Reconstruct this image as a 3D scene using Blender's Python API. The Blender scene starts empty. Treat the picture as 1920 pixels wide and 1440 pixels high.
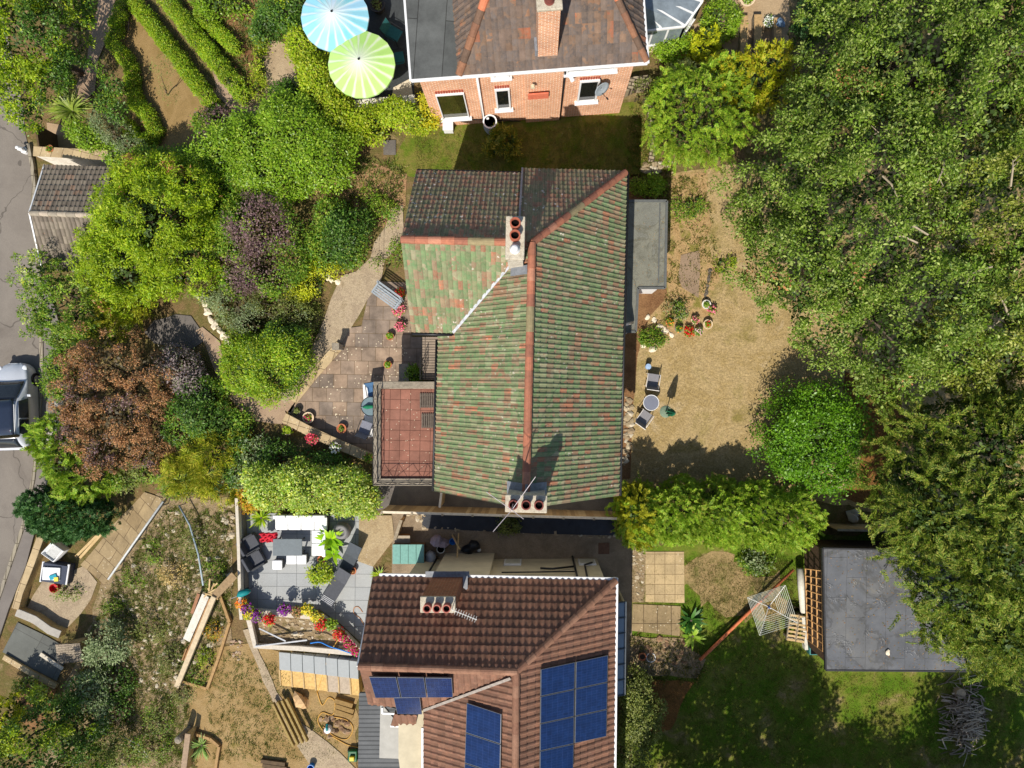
import bpy, bmesh, math, random
import numpy as np
from mathutils import Vector, Matrix

random.seed(11)
RNG = np.random.default_rng(11)
SC = bpy.context.scene
COL = SC.collection

# ------------------------------------------------------------------ camera, light
CAM_H = 32.0                     # camera height over the terrace level
FPX = 1333.0                     # focal length in pixels of the 1920 px photograph
NX, NY = 1000.0, 735.0           # where the plumb line meets the photograph

cam_data = bpy.data.cameras.new("camera")
cam_data.sensor_width = 36.0
cam_data.lens = 36.0 * FPX / 1920.0
cam_data.shift_x = -(NX - 960.0) / 1920.0
cam_data.shift_y = (NY - 720.0) / 1920.0
cam_data.clip_start = 0.5
cam_data.clip_end = 600.0
cam = bpy.data.objects.new("camera", cam_data)
cam.location = (0, 0, CAM_H)
COL.objects.link(cam)
SC.camera = cam

SHX, SHY = 0.25, 0.80            # ground shift of a shadow per metre of height
SUN_EL = math.atan2(1.0, math.hypot(SHX, SHY))
SUN_AZ = math.atan2(-SHX, -SHY)
world = bpy.data.worlds.new("World")
SC.world = world
world.use_nodes = True
wn = world.node_tree.nodes
sky = wn.new("ShaderNodeTexSky")
sky.sky_type = 'NISHITA'
sky.sun_disc = False
sky.sun_elevation = SUN_EL
sky.sun_rotation = SUN_AZ % (2 * math.pi)
wn["Background"].inputs["Strength"].default_value = 0.10
world.node_tree.links.new(sky.outputs[0], wn["Background"].inputs["Color"])
sun_data = bpy.data.lights.new("sun", 'SUN')
sun_data.energy = 4.5
sun_data.angle = math.radians(0.5)
sun_data.color = (1.0, 0.94, 0.84)
sun = bpy.data.objects.new("sun", sun_data)
sun.rotation_euler = Vector((SHX, SHY, -1.0)).to_track_quat('-Z', 'Y').to_euler()
sun.location = (-20, -60, 70)
COL.objects.link(sun)
SC.view_settings.view_transform = 'Standard'
SC.view_settings.look = 'None'
SC.view_settings.exposure = 0.30
SC.view_settings.gamma = 1.0
try:
    SC.cycles.max_bounces = 6
    SC.cycles.diffuse_bounces = 3
    SC.cycles.glossy_bounces = 2
    SC.cycles.transmission_bounces = 4
    SC.cycles.transparent_max_bounces = 4
except Exception:
    pass


# ------------------------------------------------------------------ terrain and pixels
def _sm(t):
    t = np.clip(t, 0.0, 1.0)
    return t * t * (3 - 2 * t)


ROAD_Z = -3.0


def ground(x, y):
    """the hillside: level round the houses, falling to the road in the west"""
    edge = -12.6 + 0.0 * y
    z = ROAD_Z * _sm((edge - x) / 10.0)
    return z


def at(px, py, z=0.0):
    k = (CAM_H - z) / FPX
    return Vector(((px - NX) * k, (NY - py) * k, z))


def gp(px, py, h=0.0):
    z = h
    for _ in range(12):
        p = at(px, py, z)
        z = float(ground(p.x, p.y)) + h
    return at(px, py, z)


def on_wall(px, py, a, b):
    """where the sight line of a pixel meets the upright plane through a and b"""
    d = Vector(((px - NX) / FPX, (NY - py) / FPX, -1.0))
    n = Vector((-(b.y - a.y), b.x - a.x, 0.0))
    o = Vector((0, 0, CAM_H))
    t = n.dot(Vector((a.x, a.y, 0)) - o) / n.dot(d)
    return o + d * t


def S(r, g, b, k=1.0):
    def c(v):
        v /= 255.0
        return (v / 12.92 if v <= 0.04045 else ((v + 0.055) / 1.055) ** 2.4) * k
    return (c(r), c(g), c(b), 1.0)


# ------------------------------------------------------------------ objects
def tag(o, label=None, cat=None, group=None, kind=None):
    if label: o["label"] = label
    if cat: o["category"] = cat
    if group: o["group"] = group
    if kind: o["kind"] = kind
    return o


def thing(name, label, cat, loc=(0, 0, 0), rz=0.0, group=None):
    o = bpy.data.objects.new(name, None)
    COL.objects.link(o)
    o.location = loc
    o.rotation_euler = (0, 0, rz)
    o.empty_display_size = 0.2
    return tag(o, label, cat, group)


def root_matrix(o):
    return Matrix.Translation(o.location) @ o.rotation_euler.to_matrix().to_4x4()


def link(name, me, parent=None, local=False):
    o = bpy.data.objects.new(name, me)
    COL.objects.link(o)
    if parent is not None:
        o.parent = parent
        if not local:                       # mesh is in world coordinates
            r = parent
            m = Matrix()
            while r is not None:
                if r.type == 'EMPTY' or r.parent is None:
                    m = root_matrix(r) if r.parent is None else m
                r = r.parent
            if parent.parent is None:
                o.matrix_parent_inverse = m.inverted()
    return o


class MB:
    """collects shapes and links them as one mesh object"""

    def __init__(self):
        self.v, self.f, self.m, self.uv = [], [], [], None

    def add(self, vs, fs, mi=0):
        n = len(self.v)
        self.v.extend([tuple(p) for p in vs])
        for f in fs:
            self.f.append([i + n for i in f])
            self.m.append(mi)
        return self

    def box(self, c, s, rz=0.0, mi=0, M=None):
        hx, hy, hz = s[0] / 2, s[1] / 2, s[2] / 2
        vs = [Vector((x, y, z)) for z in (-hz, hz) for x, y in ((-hx, -hy), (hx, -hy), (hx, hy), (-hx, hy))]
        R = M if M is not None else Matrix.Rotation(rz, 3, 'Z')
        c = Vector(c)
        vs = [c + R @ p for p in vs]
        return self.add(vs, [(3, 2, 1, 0), (4, 5, 6, 7), (0, 1, 5, 4), (1, 2, 6, 5), (2, 3, 7, 6), (3, 0, 4, 7)], mi)

    def beam(self, a, b, w, h, mi=0, up=(0, 0, 1)):
        a, b = Vector(a), Vector(b)
        d = (b - a)
        L = d.length
        if L < 1e-6: return self
        d.normalize()
        u = Vector(up)
        s = d.cross(u)
        if s.length < 1e-4:
            s = d.cross(Vector((1, 0, 0)))
        s.normalize()
        u = s.cross(d)
        M = Matrix((d, s, u)).transposed()
        return self.box((a + b) / 2, (L, w, h), mi=mi, M=M)

    def tube(self, pts, r, n=8, mi=0, caps=True):
        pts = [Vector(p) for p in pts]
        k = len(pts)
        rs = r if isinstance(r, (list, tuple)) else [r] * k
        vs, fs = [], []
        side = None
        for i, p in enumerate(pts):
            d = (pts[min(i + 1, k - 1)] - pts[max(i - 1, 0)])
            d.normalize()
            if side is None:
                side = d.cross(Vector((0, 0, 1)))
                if side.length < 1e-3: side = d.cross(Vector((1, 0, 0)))
            side = side - d * side.dot(d)
            side.normalize()
            u = d.cross(side)
            for j in range(n):
                a = 2 * math.pi * j / n
                vs.append(p + side * (math.cos(a) * rs[i]) + u * (math.sin(a) * rs[i]))
        for i in range(k - 1):
            for j in range(n):
                j2 = (j + 1) % n
                fs.append((i * n + j, i * n + j2, (i + 1) * n + j2, (i + 1) * n + j))
        if caps:
            fs.append(tuple(range(n - 1, -1, -1)))
            fs.append(tuple(range((k - 1) * n, k * n)))
        return self.add(vs, fs, mi)

    def lathe(self, c, prof, n=16, mi=0, sx=1.0, sy=1.0):
        c = Vector(c)
        vs, fs = [], []
        for r, z in prof:
            for j in range(n):
                a = 2 * math.pi * j / n
                vs.append(c + Vector((r * sx * math.cos(a), r * sy * math.sin(a), z)))
        k = len(prof)
        for i in range(k - 1):
            for j in range(n):
                j2 = (j + 1) % n
                fs.append((i * n + j, i * n + j2, (i + 1) * n + j2, (i + 1) * n + j))
        fs.append(tuple(range(n - 1, -1, -1)))
        fs.append(tuple(range((k - 1) * n, k * n)))
        return self.add(vs, fs, mi)

    def prism(self, poly, z0, z1, mi=0):
        """poly: (x, y) list, any winding; z0 and z1 numbers or per-vertex lists"""
        n = len(poly)
        ar = sum(poly[i][0] * poly[(i + 1) % n][1] - poly[(i + 1) % n][0] * poly[i][1] for i in range(n))
        idx = list(range(n)) if ar > 0 else list(range(n - 1, -1, -1))
        g = lambda z, i: z[i] if isinstance(z, (list, tuple)) else z
        vs = [(poly[i][0], poly[i][1], g(z0, i)) for i in idx] + [(poly[i][0], poly[i][1], g(z1, i)) for i in idx]
        fs = [tuple(range(n - 1, -1, -1)), tuple(range(n, 2 * n))]
        fs += [(i, (i + 1) % n, n + (i + 1) % n, n + i) for i in range(n)]
        return self.add(vs, fs, mi)

    def blob(self, c, r, n=7, seed=0, rough=0.25, mi=0, sq=1.0):
        """an irregular stone"""
        rg = random.Random(seed)
        bm = bmesh.new()
        bmesh.ops.create_icosphere(bm, subdivisions=2 if n > 6 else 1, radius=1.0)
        ph = [(rg.uniform(1.2, 2.6), rg.uniform(0, 6.3), Vector((rg.gauss(0, 1), rg.gauss(0, 1), rg.gauss(0, 1))).normalized()) for _ in range(5)]
        vs = []
        for v in bm.verts:
            k = 1.0
            for fq, p0, d in ph:
                k += rough * 0.45 * math.sin(fq * v.co.dot(d) * 2 + p0)
            vs.append((c[0] + v.co.x * k * r[0], c[1] + v.co.y * k * r[1], c[2] + v.co.z * k * r[2]))
        self.add(vs, [[v.index for v in f.verts] for f in bm.faces], mi)
        bm.free()
        return self

    def mesh(self, name, mats, smooth=False):
        me = bpy.data.meshes.new(name)
        me.from_pydata(self.v, [], self.f)
        for m in (mats if isinstance(mats, (list, tuple)) else [mats]):
            me.materials.append(m)
        if any(self.m):
            me.polygons.foreach_set("material_index", self.m)
        if smooth:
            me.polygons.foreach_set("use_smooth", [True] * len(self.f))
        me.update()
        return me

    def build(self, name, mats, parent=None, smooth=False, bevel=0.0, local=False, auto=None):
        o = link(name, self.mesh(name, mats, smooth), parent, local)
        if bevel:
            b = o.modifiers.new("bevel", 'BEVEL')
            b.width = bevel
            b.segments = 2
            b.limit_method = 'ANGLE'
        return o


def copy_tree(o, parent=None):
    c = o.copy()
    COL.objects.link(c)
    if parent is not None:
        inv = o.matrix_parent_inverse.copy()
        c.parent = parent
        c.matrix_parent_inverse = inv
    for ch in list(KIDS.get(o.name, [])) or [k for k in COL.objects if k.parent == o]:
        copy_tree(ch, c)
    return c


KIDS = {}
# ------------------------------------------------------------------ materials
MATS = {}


class NT:
    def __init__(self, name):
        self.m = bpy.data.materials.new(name)
        self.m.use_nodes = True
        self.t = self.m.node_tree
        self.n = self.t.nodes
        self.b = self.n["Principled BSDF"]
        self.tc = None

    def new(self, typ, **kw):
        x = self.n.new(typ)
        for k, v in kw.items():
            setattr(x, k, v)
        return x

    def L(self, a, b):
        self.t.links.new(a, b)

    def coord(self, kind="Object"):
        if self.tc is None:
            self.tc = self.new("ShaderNodeTexCoord")
        return self.tc.outputs[kind]

    def noise(self, scale, detail=5.0, rough=0.6, vec=None, dist=0.0):
        x = self.new("ShaderNodeTexNoise")
        x.inputs["Scale"].default_value = scale
        x.inputs["Detail"].default_value = detail
        x.inputs["Roughness"].default_value = rough
        x.inputs["Distortion"].default_value = dist
        self.L(vec if vec is not None else self.coord(), x.inputs["Vector"])
        return x.outputs["Fac"]

    def ramp(self, fac, stops, interp='LINEAR'):
        x = self.new("ShaderNodeValToRGB")
        x.color_ramp.interpolation = interp
        e = x.color_ramp.elements
        while len(e) > 1:
            e.remove(e[0])
        e[0].position, e[0].color = stops[0]
        for p, c in stops[1:]:
            q = e.new(p)
            q.color = c
        self.L(fac, x.inputs["Fac"])
        return x.outputs["Color"]

    def mix(self, fac, a, b, mode='MIX'):
        x = self.new("ShaderNodeMix", data_type='RGBA', blend_type=mode)
        for v, i in ((fac, 0), (a, 6), (b, 7)):
            if hasattr(v, "is_linked") or hasattr(v, "links"):
                self.L(v, x.inputs[i])
            else:
                x.inputs[i].default_value = v
        return x.outputs[2]

    def math(self, op, a, b=0.0, clamp=False):
        x = self.new("ShaderNodeMath", operation=op, use_clamp=clamp)
        for v, i in ((a, 0), (b, 1)):
            if hasattr(v, "links"):
                self.L(v, x.inputs[i])
            else:
                x.inputs[i].default_value = v
        return x.outputs[0]

    def bump(self, h, strength=0.4, dist=0.02):
        x = self.new("ShaderNodeBump")
        x.inputs["Strength"].default_value = strength
        x.inputs["Distance"].default_value = dist
        self.L(h, x.inputs["Height"])
        self.L(x.outputs[0], self.b.inputs["Normal"])

    def done(self, col=None, rough=0.8, spec=0.3, metal=0.0):
        if col is not None:
            if hasattr(col, "links"):
                self.L(col, self.b.inputs["Base Color"])
            else:
                self.b.inputs["Base Color"].default_value = col
        self.b.inputs["Roughness"].default_value = rough
        self.b.inputs["Specular IOR Level"].default_value = spec
        self.b.inputs["Metallic"].default_value = metal
        return self.m


def plain(name, c, rough=0.6, spec=0.35, metal=0.0, var=0.18, scale=9.0, bump=0.12):
    """a single-coloured surface with a little wear"""
    k = ("plain", name)
    if k in MATS: return MATS[k]
    t = NT(name)
    n = t.noise(scale, 6, 0.65)
    lo = tuple(v * (1 - var) for v in c[:3]) + (1,)
    hi = tuple(min(1, v * (1 + var)) for v in c[:3]) + (1,)
    col = t.ramp(n, [(0.3, lo), (0.7, hi)])
    if bump:
        t.bump(t.noise(scale * 6, 4), bump, 0.01)
    MATS[k] = t.done(col, rough, spec, metal)
    return MATS[k]


def mottled(name, stops, scale=2.0, fine=30.0, finek=0.35, rough=0.92, bump=0.5, dist=0.03, speck=None, dots=None):
    """ground-like surface: broad patches of several colours under a fine grain"""
    k = ("mot", name)
    if k in MATS: return MATS[k]
    t = NT(name)
    a = t.noise(scale, 8, 0.68, dist=0.4)
    col = t.ramp(a, stops)
    f = t.noise(fine, 4, 0.75)
    g = t.ramp(f, [(0.25, (1 - finek,) * 3 + (1,)), (0.75, (1 + finek,) * 3 + (1,))])
    col = t.mix(1.0, col, g, 'MULTIPLY')
    if dots:
        v = t.new("ShaderNodeTexVoronoi")
        v.inputs["Scale"].default_value = dots[0]
        t.L(t.coord(), v.inputs["Vector"])
        gate = t.math('GREATER_THAN', t.noise(dots[0] * 0.23, 3, 0.6), dots[3] if len(dots) > 3 else 0.5)
        m = t.math('LESS_THAN', v.outputs["Distance"], dots[1])
        col = t.mix(t.math('MULTIPLY', m, gate), col, dots[2])
    if bump:
        t.bump(t.math('ADD', t.noise(fine * 0.5, 5, 0.7), t.noise(scale * 4, 4)), bump, dist)
    MATS[k] = t.done(col, rough, 0.15)
    return MATS[k]


def leaf(name, cols, trans=0.30, rough=0.5, patch=0.35, pscale=0.9):
    """leaves: every leaf its own tint, with broad patches of fresher and duller growth"""
    k = ("leaf", name)
    if k in MATS: return MATS[k]
    t = NT(name)
    g = t.new("ShaderNodeNewGeometry")
    n = len(cols)
    col = t.ramp(g.outputs["Random Per Island"], [((i + 0.5) / n, c) for i, c in enumerate(cols)])
    p = t.ramp(t.noise(pscale, 4, 0.6), [(0.3, (1 - patch,) * 3 + (1,)), (0.7, (1 + patch,) * 3 + (1,))])
    col = t.mix(1.0, col, p, 'MULTIPLY')
    t.L(col, t.b.inputs["Base Color"])
    t.b.inputs["Roughness"].default_value = rough
    t.b.inputs["Specular IOR Level"].default_value = 0.35
    tr = t.new("ShaderNodeBsdfTranslucent")
    tc = t.mix(1.0, col, (1.15, 1.2, 0.55, 1), 'MULTIPLY')
    t.L(tc, tr.inputs["Color"])
    mx = t.new("ShaderNodeMixShader")
    mx.inputs[0].default_value = trans
    t.L(t.b.outputs[0], mx.inputs[1])
    t.L(tr.outputs[0], mx.inputs[2])
    t.L(mx.outputs[0], t.n["Material Output"].inputs["Surface"])
    MATS[k] = t.m
    return t.m


def paving(name, c1=None, c2=None, mortar=None, w=1, h=1, rot=0.0, msize=0.02, offset=0.5, stain=0.4, dots=True, rough=0.85, lich=0.16):
    """slabs or bricks laid in world units; rot in radians"""
    k = ("pav", name)
    if k in MATS: return MATS[k]
    t = NT(name)
    mp = t.new("ShaderNodeMapping")
    mp.inputs["Rotation"].default_value = (0, 0, rot)
    t.L(t.coord(), mp.inputs["Vector"])
    br = t.new("ShaderNodeTexBrick")
    br.offset = offset
    br.inputs["Scale"].default_value = 1.0
    br.inputs["Brick Width"].default_value = w
    br.inputs["Row Height"].default_value = h
    br.inputs["Mortar Size"].default_value = msize
    br.inputs["Mortar Smooth"].default_value = 0.3
    br.inputs["Color1"].default_value = c1
    br.inputs["Color2"].default_value = c2
    br.inputs["Mortar"].default_value = mortar
    t.L(mp.outputs[0], br.inputs["Vector"])
    s = t.ramp(t.noise(1.3, 8, 0.7), [(0.3, (1 - stain,) * 3 + (1,)), (0.7, (1 + stain * 0.6,) * 3 + (1,))])
    col = t.mix(1.0, br.outputs["Color"], s, 'MULTIPLY')
    f = t.ramp(t.noise(40, 3, 0.7), [(0.3, (0.85,) * 3 + (1,)), (0.7, (1.12,) * 3 + (1,))])
    col = t.mix(1.0, col, f, 'MULTIPLY')
    if dots:
        v = t.new("ShaderNodeTexVoronoi")
        v.inputs["Scale"].default_value = 7.0
        t.L(t.coord(), v.inputs["Vector"])
        gate = t.math('GREATER_THAN', t.noise(0.8, 3, 0.6), 0.52)
        m = t.math('MULTIPLY', t.math('LESS_THAN', v.outputs["Distance"], lich), gate)
        col = t.mix(m, col, S(206, 192, 165))
    inv = t.math('SUBTRACT', 1.0, br.outputs["Fac"])
    t.bump(t.math('ADD', inv, t.math('MULTIPLY', t.noise(25, 4), 0.3)), 0.5, 0.012)
    MATS[k] = t.done(col, rough, 0.2)
    return MATS[k]


def bricks(name, cols=None, mortar=None, w=0.225, h=0.085, vec_kind="UV"):
    """brickwork on an upright wall; UV in metres"""
    k = ("brick", name)
    if k in MATS: return MATS[k]
    t = NT(name)
    br = t.new("ShaderNodeTexBrick")
    br.inputs["Scale"].default_value = 1.0
    br.inputs["Brick Width"].default_value = w
    br.inputs["Row Height"].default_value = h
    br.inputs["Mortar Size"].default_value = 0.014
    br.inputs["Mortar Smooth"].default_value = 0.2
    br.inputs["Color1"].default_value = cols[0]
    br.inputs["Color2"].default_value = cols[1]
    br.inputs["Mortar"].default_value = mortar
    t.L(t.coord(vec_kind), br.inputs["Vector"])
    s = t.ramp(t.noise(0.9, 7, 0.65), [(0.3, (0.8, 0.78, 0.76, 1)), (0.7, (1.15, 1.15, 1.15, 1))])
    col = t.mix(1.0, br.outputs["Color"], s, 'MULTIPLY')
    n = t.ramp(t.noise(14, 3, 0.6), [(0.35, (0.85, 0.8, 0.8, 1)), (0.65, (1.12, 1.1, 1.08, 1))])
    col = t.mix(1.0, col, n, 'MULTIPLY')
    t.bump(t.math('SUBTRACT', 1.0, br.outputs["Fac"]), 0.6, 0.008)
    MATS[k] = t.done(col, 0.88, 0.2)
    return MATS[k]


def tiles(name, stops, lichen=None, lich_amt=0.45, dirt=0.4, interp='CONSTANT', rough=0.8, wear=None):
    """roof tiles: UV cell = one tile, each with a tint of its own, moss and lichen on top"""
    k = ("tiles", name)
    if k in MATS: return MATS[k]
    t = NT(name)
    uv = t.coord("UV")
    fl = t.new("ShaderNodeVectorMath", operation='FLOOR')
    t.L(uv, fl.inputs[0])
    wn_ = t.new("ShaderNodeTexWhiteNoise", noise_dimensions='3D')
    t.L(fl.outputs[0], wn_.inputs["Vector"])
    big = t.noise(0.8, 4, 0.65)
    f = t.math('ADD', t.math('MULTIPLY', wn_.outputs["Value"], 0.86), t.math('MULTIPLY', big, 0.9))
    f = t.math('SUBTRACT', f, 0.36, clamp=True)
    col = t.ramp(f, stops, interp)
    wn2 = t.new("ShaderNodeTexWhiteNoise", noise_dimensions='4D')
    wn2.inputs["W"].default_value = 3.7
    t.L(fl.outputs[0], wn2.inputs["Vector"])
    col = t.mix(1.0, col, t.ramp(wn2.outputs["Value"], [(0, (0.78,) * 3 + (1,)), (1, (1.2,) * 3 + (1,))]), 'MULTIPLY')
    d = t.ramp(t.noise(5.0, 7, 0.75), [(0.3, (1 - dirt,) * 3 + (1,)), (0.68, (1.12,) * 3 + (1,))])
    col = t.mix(1.0, col, d, 'MULTIPLY')
    if wear:
        wf = t.ramp(t.noise(8.0, 6, 0.7, dist=0.6), [(0.38, (0, 0, 0, 1)), (0.72, (1, 1, 1, 1))])
        col = t.mix(t.math('MULTIPLY', wf, 0.7), col, wear)
        wf = t.ramp(t.noise(2.6, 6, 0.75), [(0.48, (0, 0, 0, 1)), (0.8, (1, 1, 1, 1))])
        col = t.mix(t.math('MULTIPLY', wf, 0.6), col, tuple(c * 0.6 for c in wear[:3]) + (1,))
    if lichen:
        v = t.new("ShaderNodeTexVoronoi")
        v.inputs["Scale"].default_value = 6.5
        v.inputs["Randomness"].default_value = 1.0
        mp = t.new("ShaderNodeVectorMath", operation='ADD')
        nz = t.new("ShaderNodeTexNoise")
        nz.inputs["Scale"].default_value = 14.0
        t.L(t.coord(), nz.inputs["Vector"])
        sc = t.new("ShaderNodeVectorMath", operation='SCALE')
        sc.inputs["Scale"].default_value = 0.14
        t.L(nz.outputs["Color"], sc.inputs[0])
        t.L(t.coord(), mp.inputs[0]); t.L(sc.outputs[0], mp.inputs[1])
        t.L(mp.outputs[0], v.inputs["Vector"])
        gate = t.ramp(t.noise(0.7, 4, 0.65), [(lich_amt, (0, 0, 0, 1)), (lich_amt + 0.12, (1, 1, 1, 1))])
        m = t.math('MULTIPLY', t.math('LESS_THAN', v.outputs["Distance"], 0.24), gate)
        vm = t.math('GREATER_THAN', v.outputs["Color"], 0.55)
        col = t.mix(t.math('MULTIPLY', m, vm), col, lichen)
    t.bump(t.noise(45, 4, 0.7), 0.25, 0.01)
    MATS[k] = t.done(col, rough, 0.25)
    return MATS[k]
# ------------------------------------------------------------------ ground sheets
def inside(poly, x, y):
    r = False
    n = len(poly)
    j = n - 1
    for i in range(n):
        xi, yi = poly[i]; xj, yj = poly[j]
        if (yi > y) != (yj > y) and x < (xj - xi) * (y - yi) / (yj - yi) + xi:
            r = not r
        j = i
    return r


def sheet(name, px_poly, mat, off, kind="structure", label=None, cat=None, group=None, wobble=0.0, thick=0.0, parent=None, world=False, level=None, cut=0.6, wfreq=0.6, bevel=0.0):
    """a ground covering that follows the terrain; outline in photograph pixels, or metres with world=True"""
    pts = [(p[0], p[1]) for p in px_poly] if world else [tuple(gp(*p)[:2]) for p in px_poly]
    if wobble:
        out = []
        rg = random.Random(len(name) * 31 + len(pts))
        for i, p in enumerate(pts):
            q = pts[(i + 1) % len(pts)]
            L = math.hypot(q[0] - p[0], q[1] - p[1])
            k = max(1, int(L / wfreq))
            for j in range(k):
                t = j / k
                out.append((p[0] + (q[0] - p[0]) * t + rg.uniform(-wobble, wobble), p[1] + (q[1] - p[1]) * t + rg.uniform(-wobble, wobble)))
        pts = out
    bm = bmesh.new()
    vs = [bm.verts.new((x, y, 0)) for x, y in pts]
    es = [bm.edges.new((vs[i], vs[(i + 1) % len(vs)])) for i in range(len(vs))]
    bmesh.ops.triangle_fill(bm, edges=es, use_beauty=True)
    sloped = min(p[0] for p in pts) < -12.3 and level is None
    if sloped:
        xs = [p[0] for p in pts]; ys = [p[1] for p in pts]
        x = math.floor(min(xs) / cut) * cut
        while x < max(xs):
            if -24 < x < -12:
                bmesh.ops.bisect_plane(bm, geom=bm.verts[:] + bm.edges[:] + bm.faces[:], plane_co=(x, 0, 0), plane_no=(1, 0, 0))
            x += cut
    for v in bm.verts:
        v.co.z = (level if level is not None else float(ground(v.co.x, v.co.y))) + off
    bmesh.ops.recalc_face_normals(bm, faces=bm.faces)
    if sum(f.normal.z for f in bm.faces) < 0:
        bmesh.ops.reverse_faces(bm, faces=bm.faces)
    if thick:
        ext = bmesh.ops.extrude_face_region(bm, geom=bm.faces[:])
        top = [g for g in ext["geom"] if isinstance(g, bmesh.types.BMVert)]
        for v in top:
            v.co.z += thick
        bmesh.ops.recalc_face_normals(bm, faces=bm.faces)
    me = bpy.data.meshes.new(name)
    bm.to_mesh(me)
    bm.free()
    me.materials.append(mat)
    o = link(name, me, parent)
    if bevel:
        b = o.modifiers.new("bevel", 'BEVEL'); b.width = bevel; b.segments = 2; b.limit_method = 'ANGLE'
    return tag(o, label, cat, group, kind)


# ------------------------------------------------------------------ foliage
def norm(a):
    return a / np.maximum(np.linalg.norm(a, axis=-1, keepdims=True), 1e-9)


def quads(name, P, mats, mi=None, parent=None, local=False):
    """P: (N, 4, 3) corners -> one mesh object"""
    n = len(P)
    me = bpy.data.meshes.new(name)
    me.vertices.add(n * 4)
    me.vertices.foreach_set("co", np.ascontiguousarray(P, dtype=np.float32).ravel())
    me.loops.add(n * 4)
    me.loops.foreach_set("vertex_index", np.arange(n * 4, dtype=np.int32))
    me.polygons.add(n)
    me.polygons.foreach_set("loop_start", np.arange(0, n * 4, 4, dtype=np.int32))
    me.polygons.foreach_set("loop_total", np.full(n, 4, dtype=np.int32))
    for m in (mats if isinstance(mats, (list, tuple)) else [mats]):
        me.materials.append(m)
    if mi is not None:
        me.polygons.foreach_set("material_index", np.asarray(mi, dtype=np.int32))
    me.update()
    me.validate()
    return link(name, me, parent, local)


def leaf_quads(C, axis, nrm, length, width, fold=0.0):
    """rhombic leaves: C base points, axis directions, nrm face normals"""
    side = norm(np.cross(axis, nrm))
    L = length[:, None]; W = width[:, None]
    a = C
    b = C + axis * L * 0.45 + side * W * 0.5
    c = C + axis * L
    d = C + axis * L * 0.45 - side * W * 0.5
    return np.stack([a, b, c, d], axis=1)


def lobe(px, py, rx, ry, z, rz):
    """an ellipsoid seen at pixel (px, py) with pixel radii, its centre at height z over the terrace"""
    p = at(px, py, z)
    k = (CAM_H - z) / FPX
    return (p.x, p.y, z, rx * k, ry * k, rz)


def bush_lobes(px, py, rx, ry, h, n=6, seed=0, lump=0.5):
    """a lumpy mound: apparent outline centre and radii in pixels, height h over the ground there"""
    rg = random.Random(seed * 7 + int(px) + int(py) * 3)
    base = gp(px, py, h * 0.45)
    g = base.z - h * 0.45
    zc = g + h * 0.42
    k = (CAM_H - zc) / FPX
    X, Y = rx * k, ry * k
    out = [(base.x, base.y, zc, X * 0.80, Y * 0.80, h * 0.55)]
    for i in range(n):
        a = 2 * math.pi * (i + rg.uniform(-0.3, 0.3)) / max(1, n)
        d = rg.uniform(0.42, 0.62)
        r = rg.uniform(0.34, 0.5) * (0.8 + lump * 0.4)
        zz = g + h * rg.uniform(0.3, 0.72)
        out.append((base.x + math.cos(a) * X * d, base.y + math.sin(a) * Y * d, zz, X * r, Y * r, h * rg.uniform(0.24, 0.34)))
    return out


def hedge_lobes(path, w, h, step=None, z0=None, zvar=0.1, seed=0):
    """path in pixels of the hedge's top line; w in metres"""
    rg = random.Random(seed + 5)
    out = []
    pts = [gp(x, y, h) for x, y in path]
    st = step or w * 0.45
    for a, b in zip(pts[:-1], pts[1:]):
        L = (b - a).length
        k = max(1, int(L / st))
        for i in range(k + 1):
            p = a.lerp(b, i / k)
            g = float(ground(p.x, p.y)) if z0 is None else z0
            hh = h * (1 + rg.uniform(-zvar, zvar))
            out.append((p.x + rg.uniform(-.05, .05) * w, p.y + rg.uniform(-.05, .05) * w, g + hh * 0.5, w * 0.55, w * 0.55, hh * 0.52))
    return out


def shell_points(lobes, per_m2, rng, low=-0.35, depth=0.35, pw=2.0):
    """points spread over the outside of a union of ellipsoids, some sunk below the surface"""
    lob = np.array(lobes)
    C, N = [], []
    for i, (x, y, z, rx, ry, rz) in enumerate(lobes):
        area = 4 * math.pi * (((rx * ry) ** 1.6 + (rx * rz) ** 1.6 + (ry * rz) ** 1.6) / 3) ** (1 / 1.6)
        n = max(6, int(area * per_m2 * (1 - low) / 2))
        d = norm(rng.normal(size=(n * 2, 3)))
        d = d[d[:, 2] > low][:n]
        if pw != 2.0:
            q = (np.abs(d) ** pw).sum(axis=1, keepdims=True) ** (1 / pw)
            ds = d / q
        else:
            ds = d
        s = 1 - depth * rng.random((len(d), 1)) ** 2
        p = np.array([x, y, z]) + ds * np.array([rx, ry, rz]) * s
        nn = norm(d / np.array([rx, ry, rz]))
        keep = np.ones(len(p), bool)
        for j, o in enumerate(lobes):
            if j == i: continue
            e = ((p - np.array(o[:3])) / np.array(o[3:])) ** 2
            keep &= e.sum(axis=1) > 0.62
        C.append(p[keep]); N.append(nn[keep])
    return np.concatenate(C), np.concatenate(N)


FINE = 0.74                      # leaf size against the sizes written below


def relieve(C, N, rng, relief, gaps, lobes=None):
    """boughs: push foliage in and out by a smooth random field, and thin it in the hollows"""
    f = np.zeros(len(C))
    for k in range(9):
        w = norm(rng.normal(size=3)) * (2.6 + k * 0.75)
        f += np.sin(C @ w + rng.random() * 6.3)
    f = f / f.std() if f.std() > 0 else f
    if lobes is not None:
        relief = relief * min(1.0, sum((l[3] + l[4]) / 2 for l in lobes) / len(lobes) / 1.5)
    C = C + N * (np.clip(f, -1.8, 1.8) * relief)[:, None]
    if gaps:
        g = f + rng.normal(size=len(C)) * 0.35
        keep = g > np.quantile(g, gaps)
        C, N = C[keep], N[keep]
    return C, N


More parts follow.
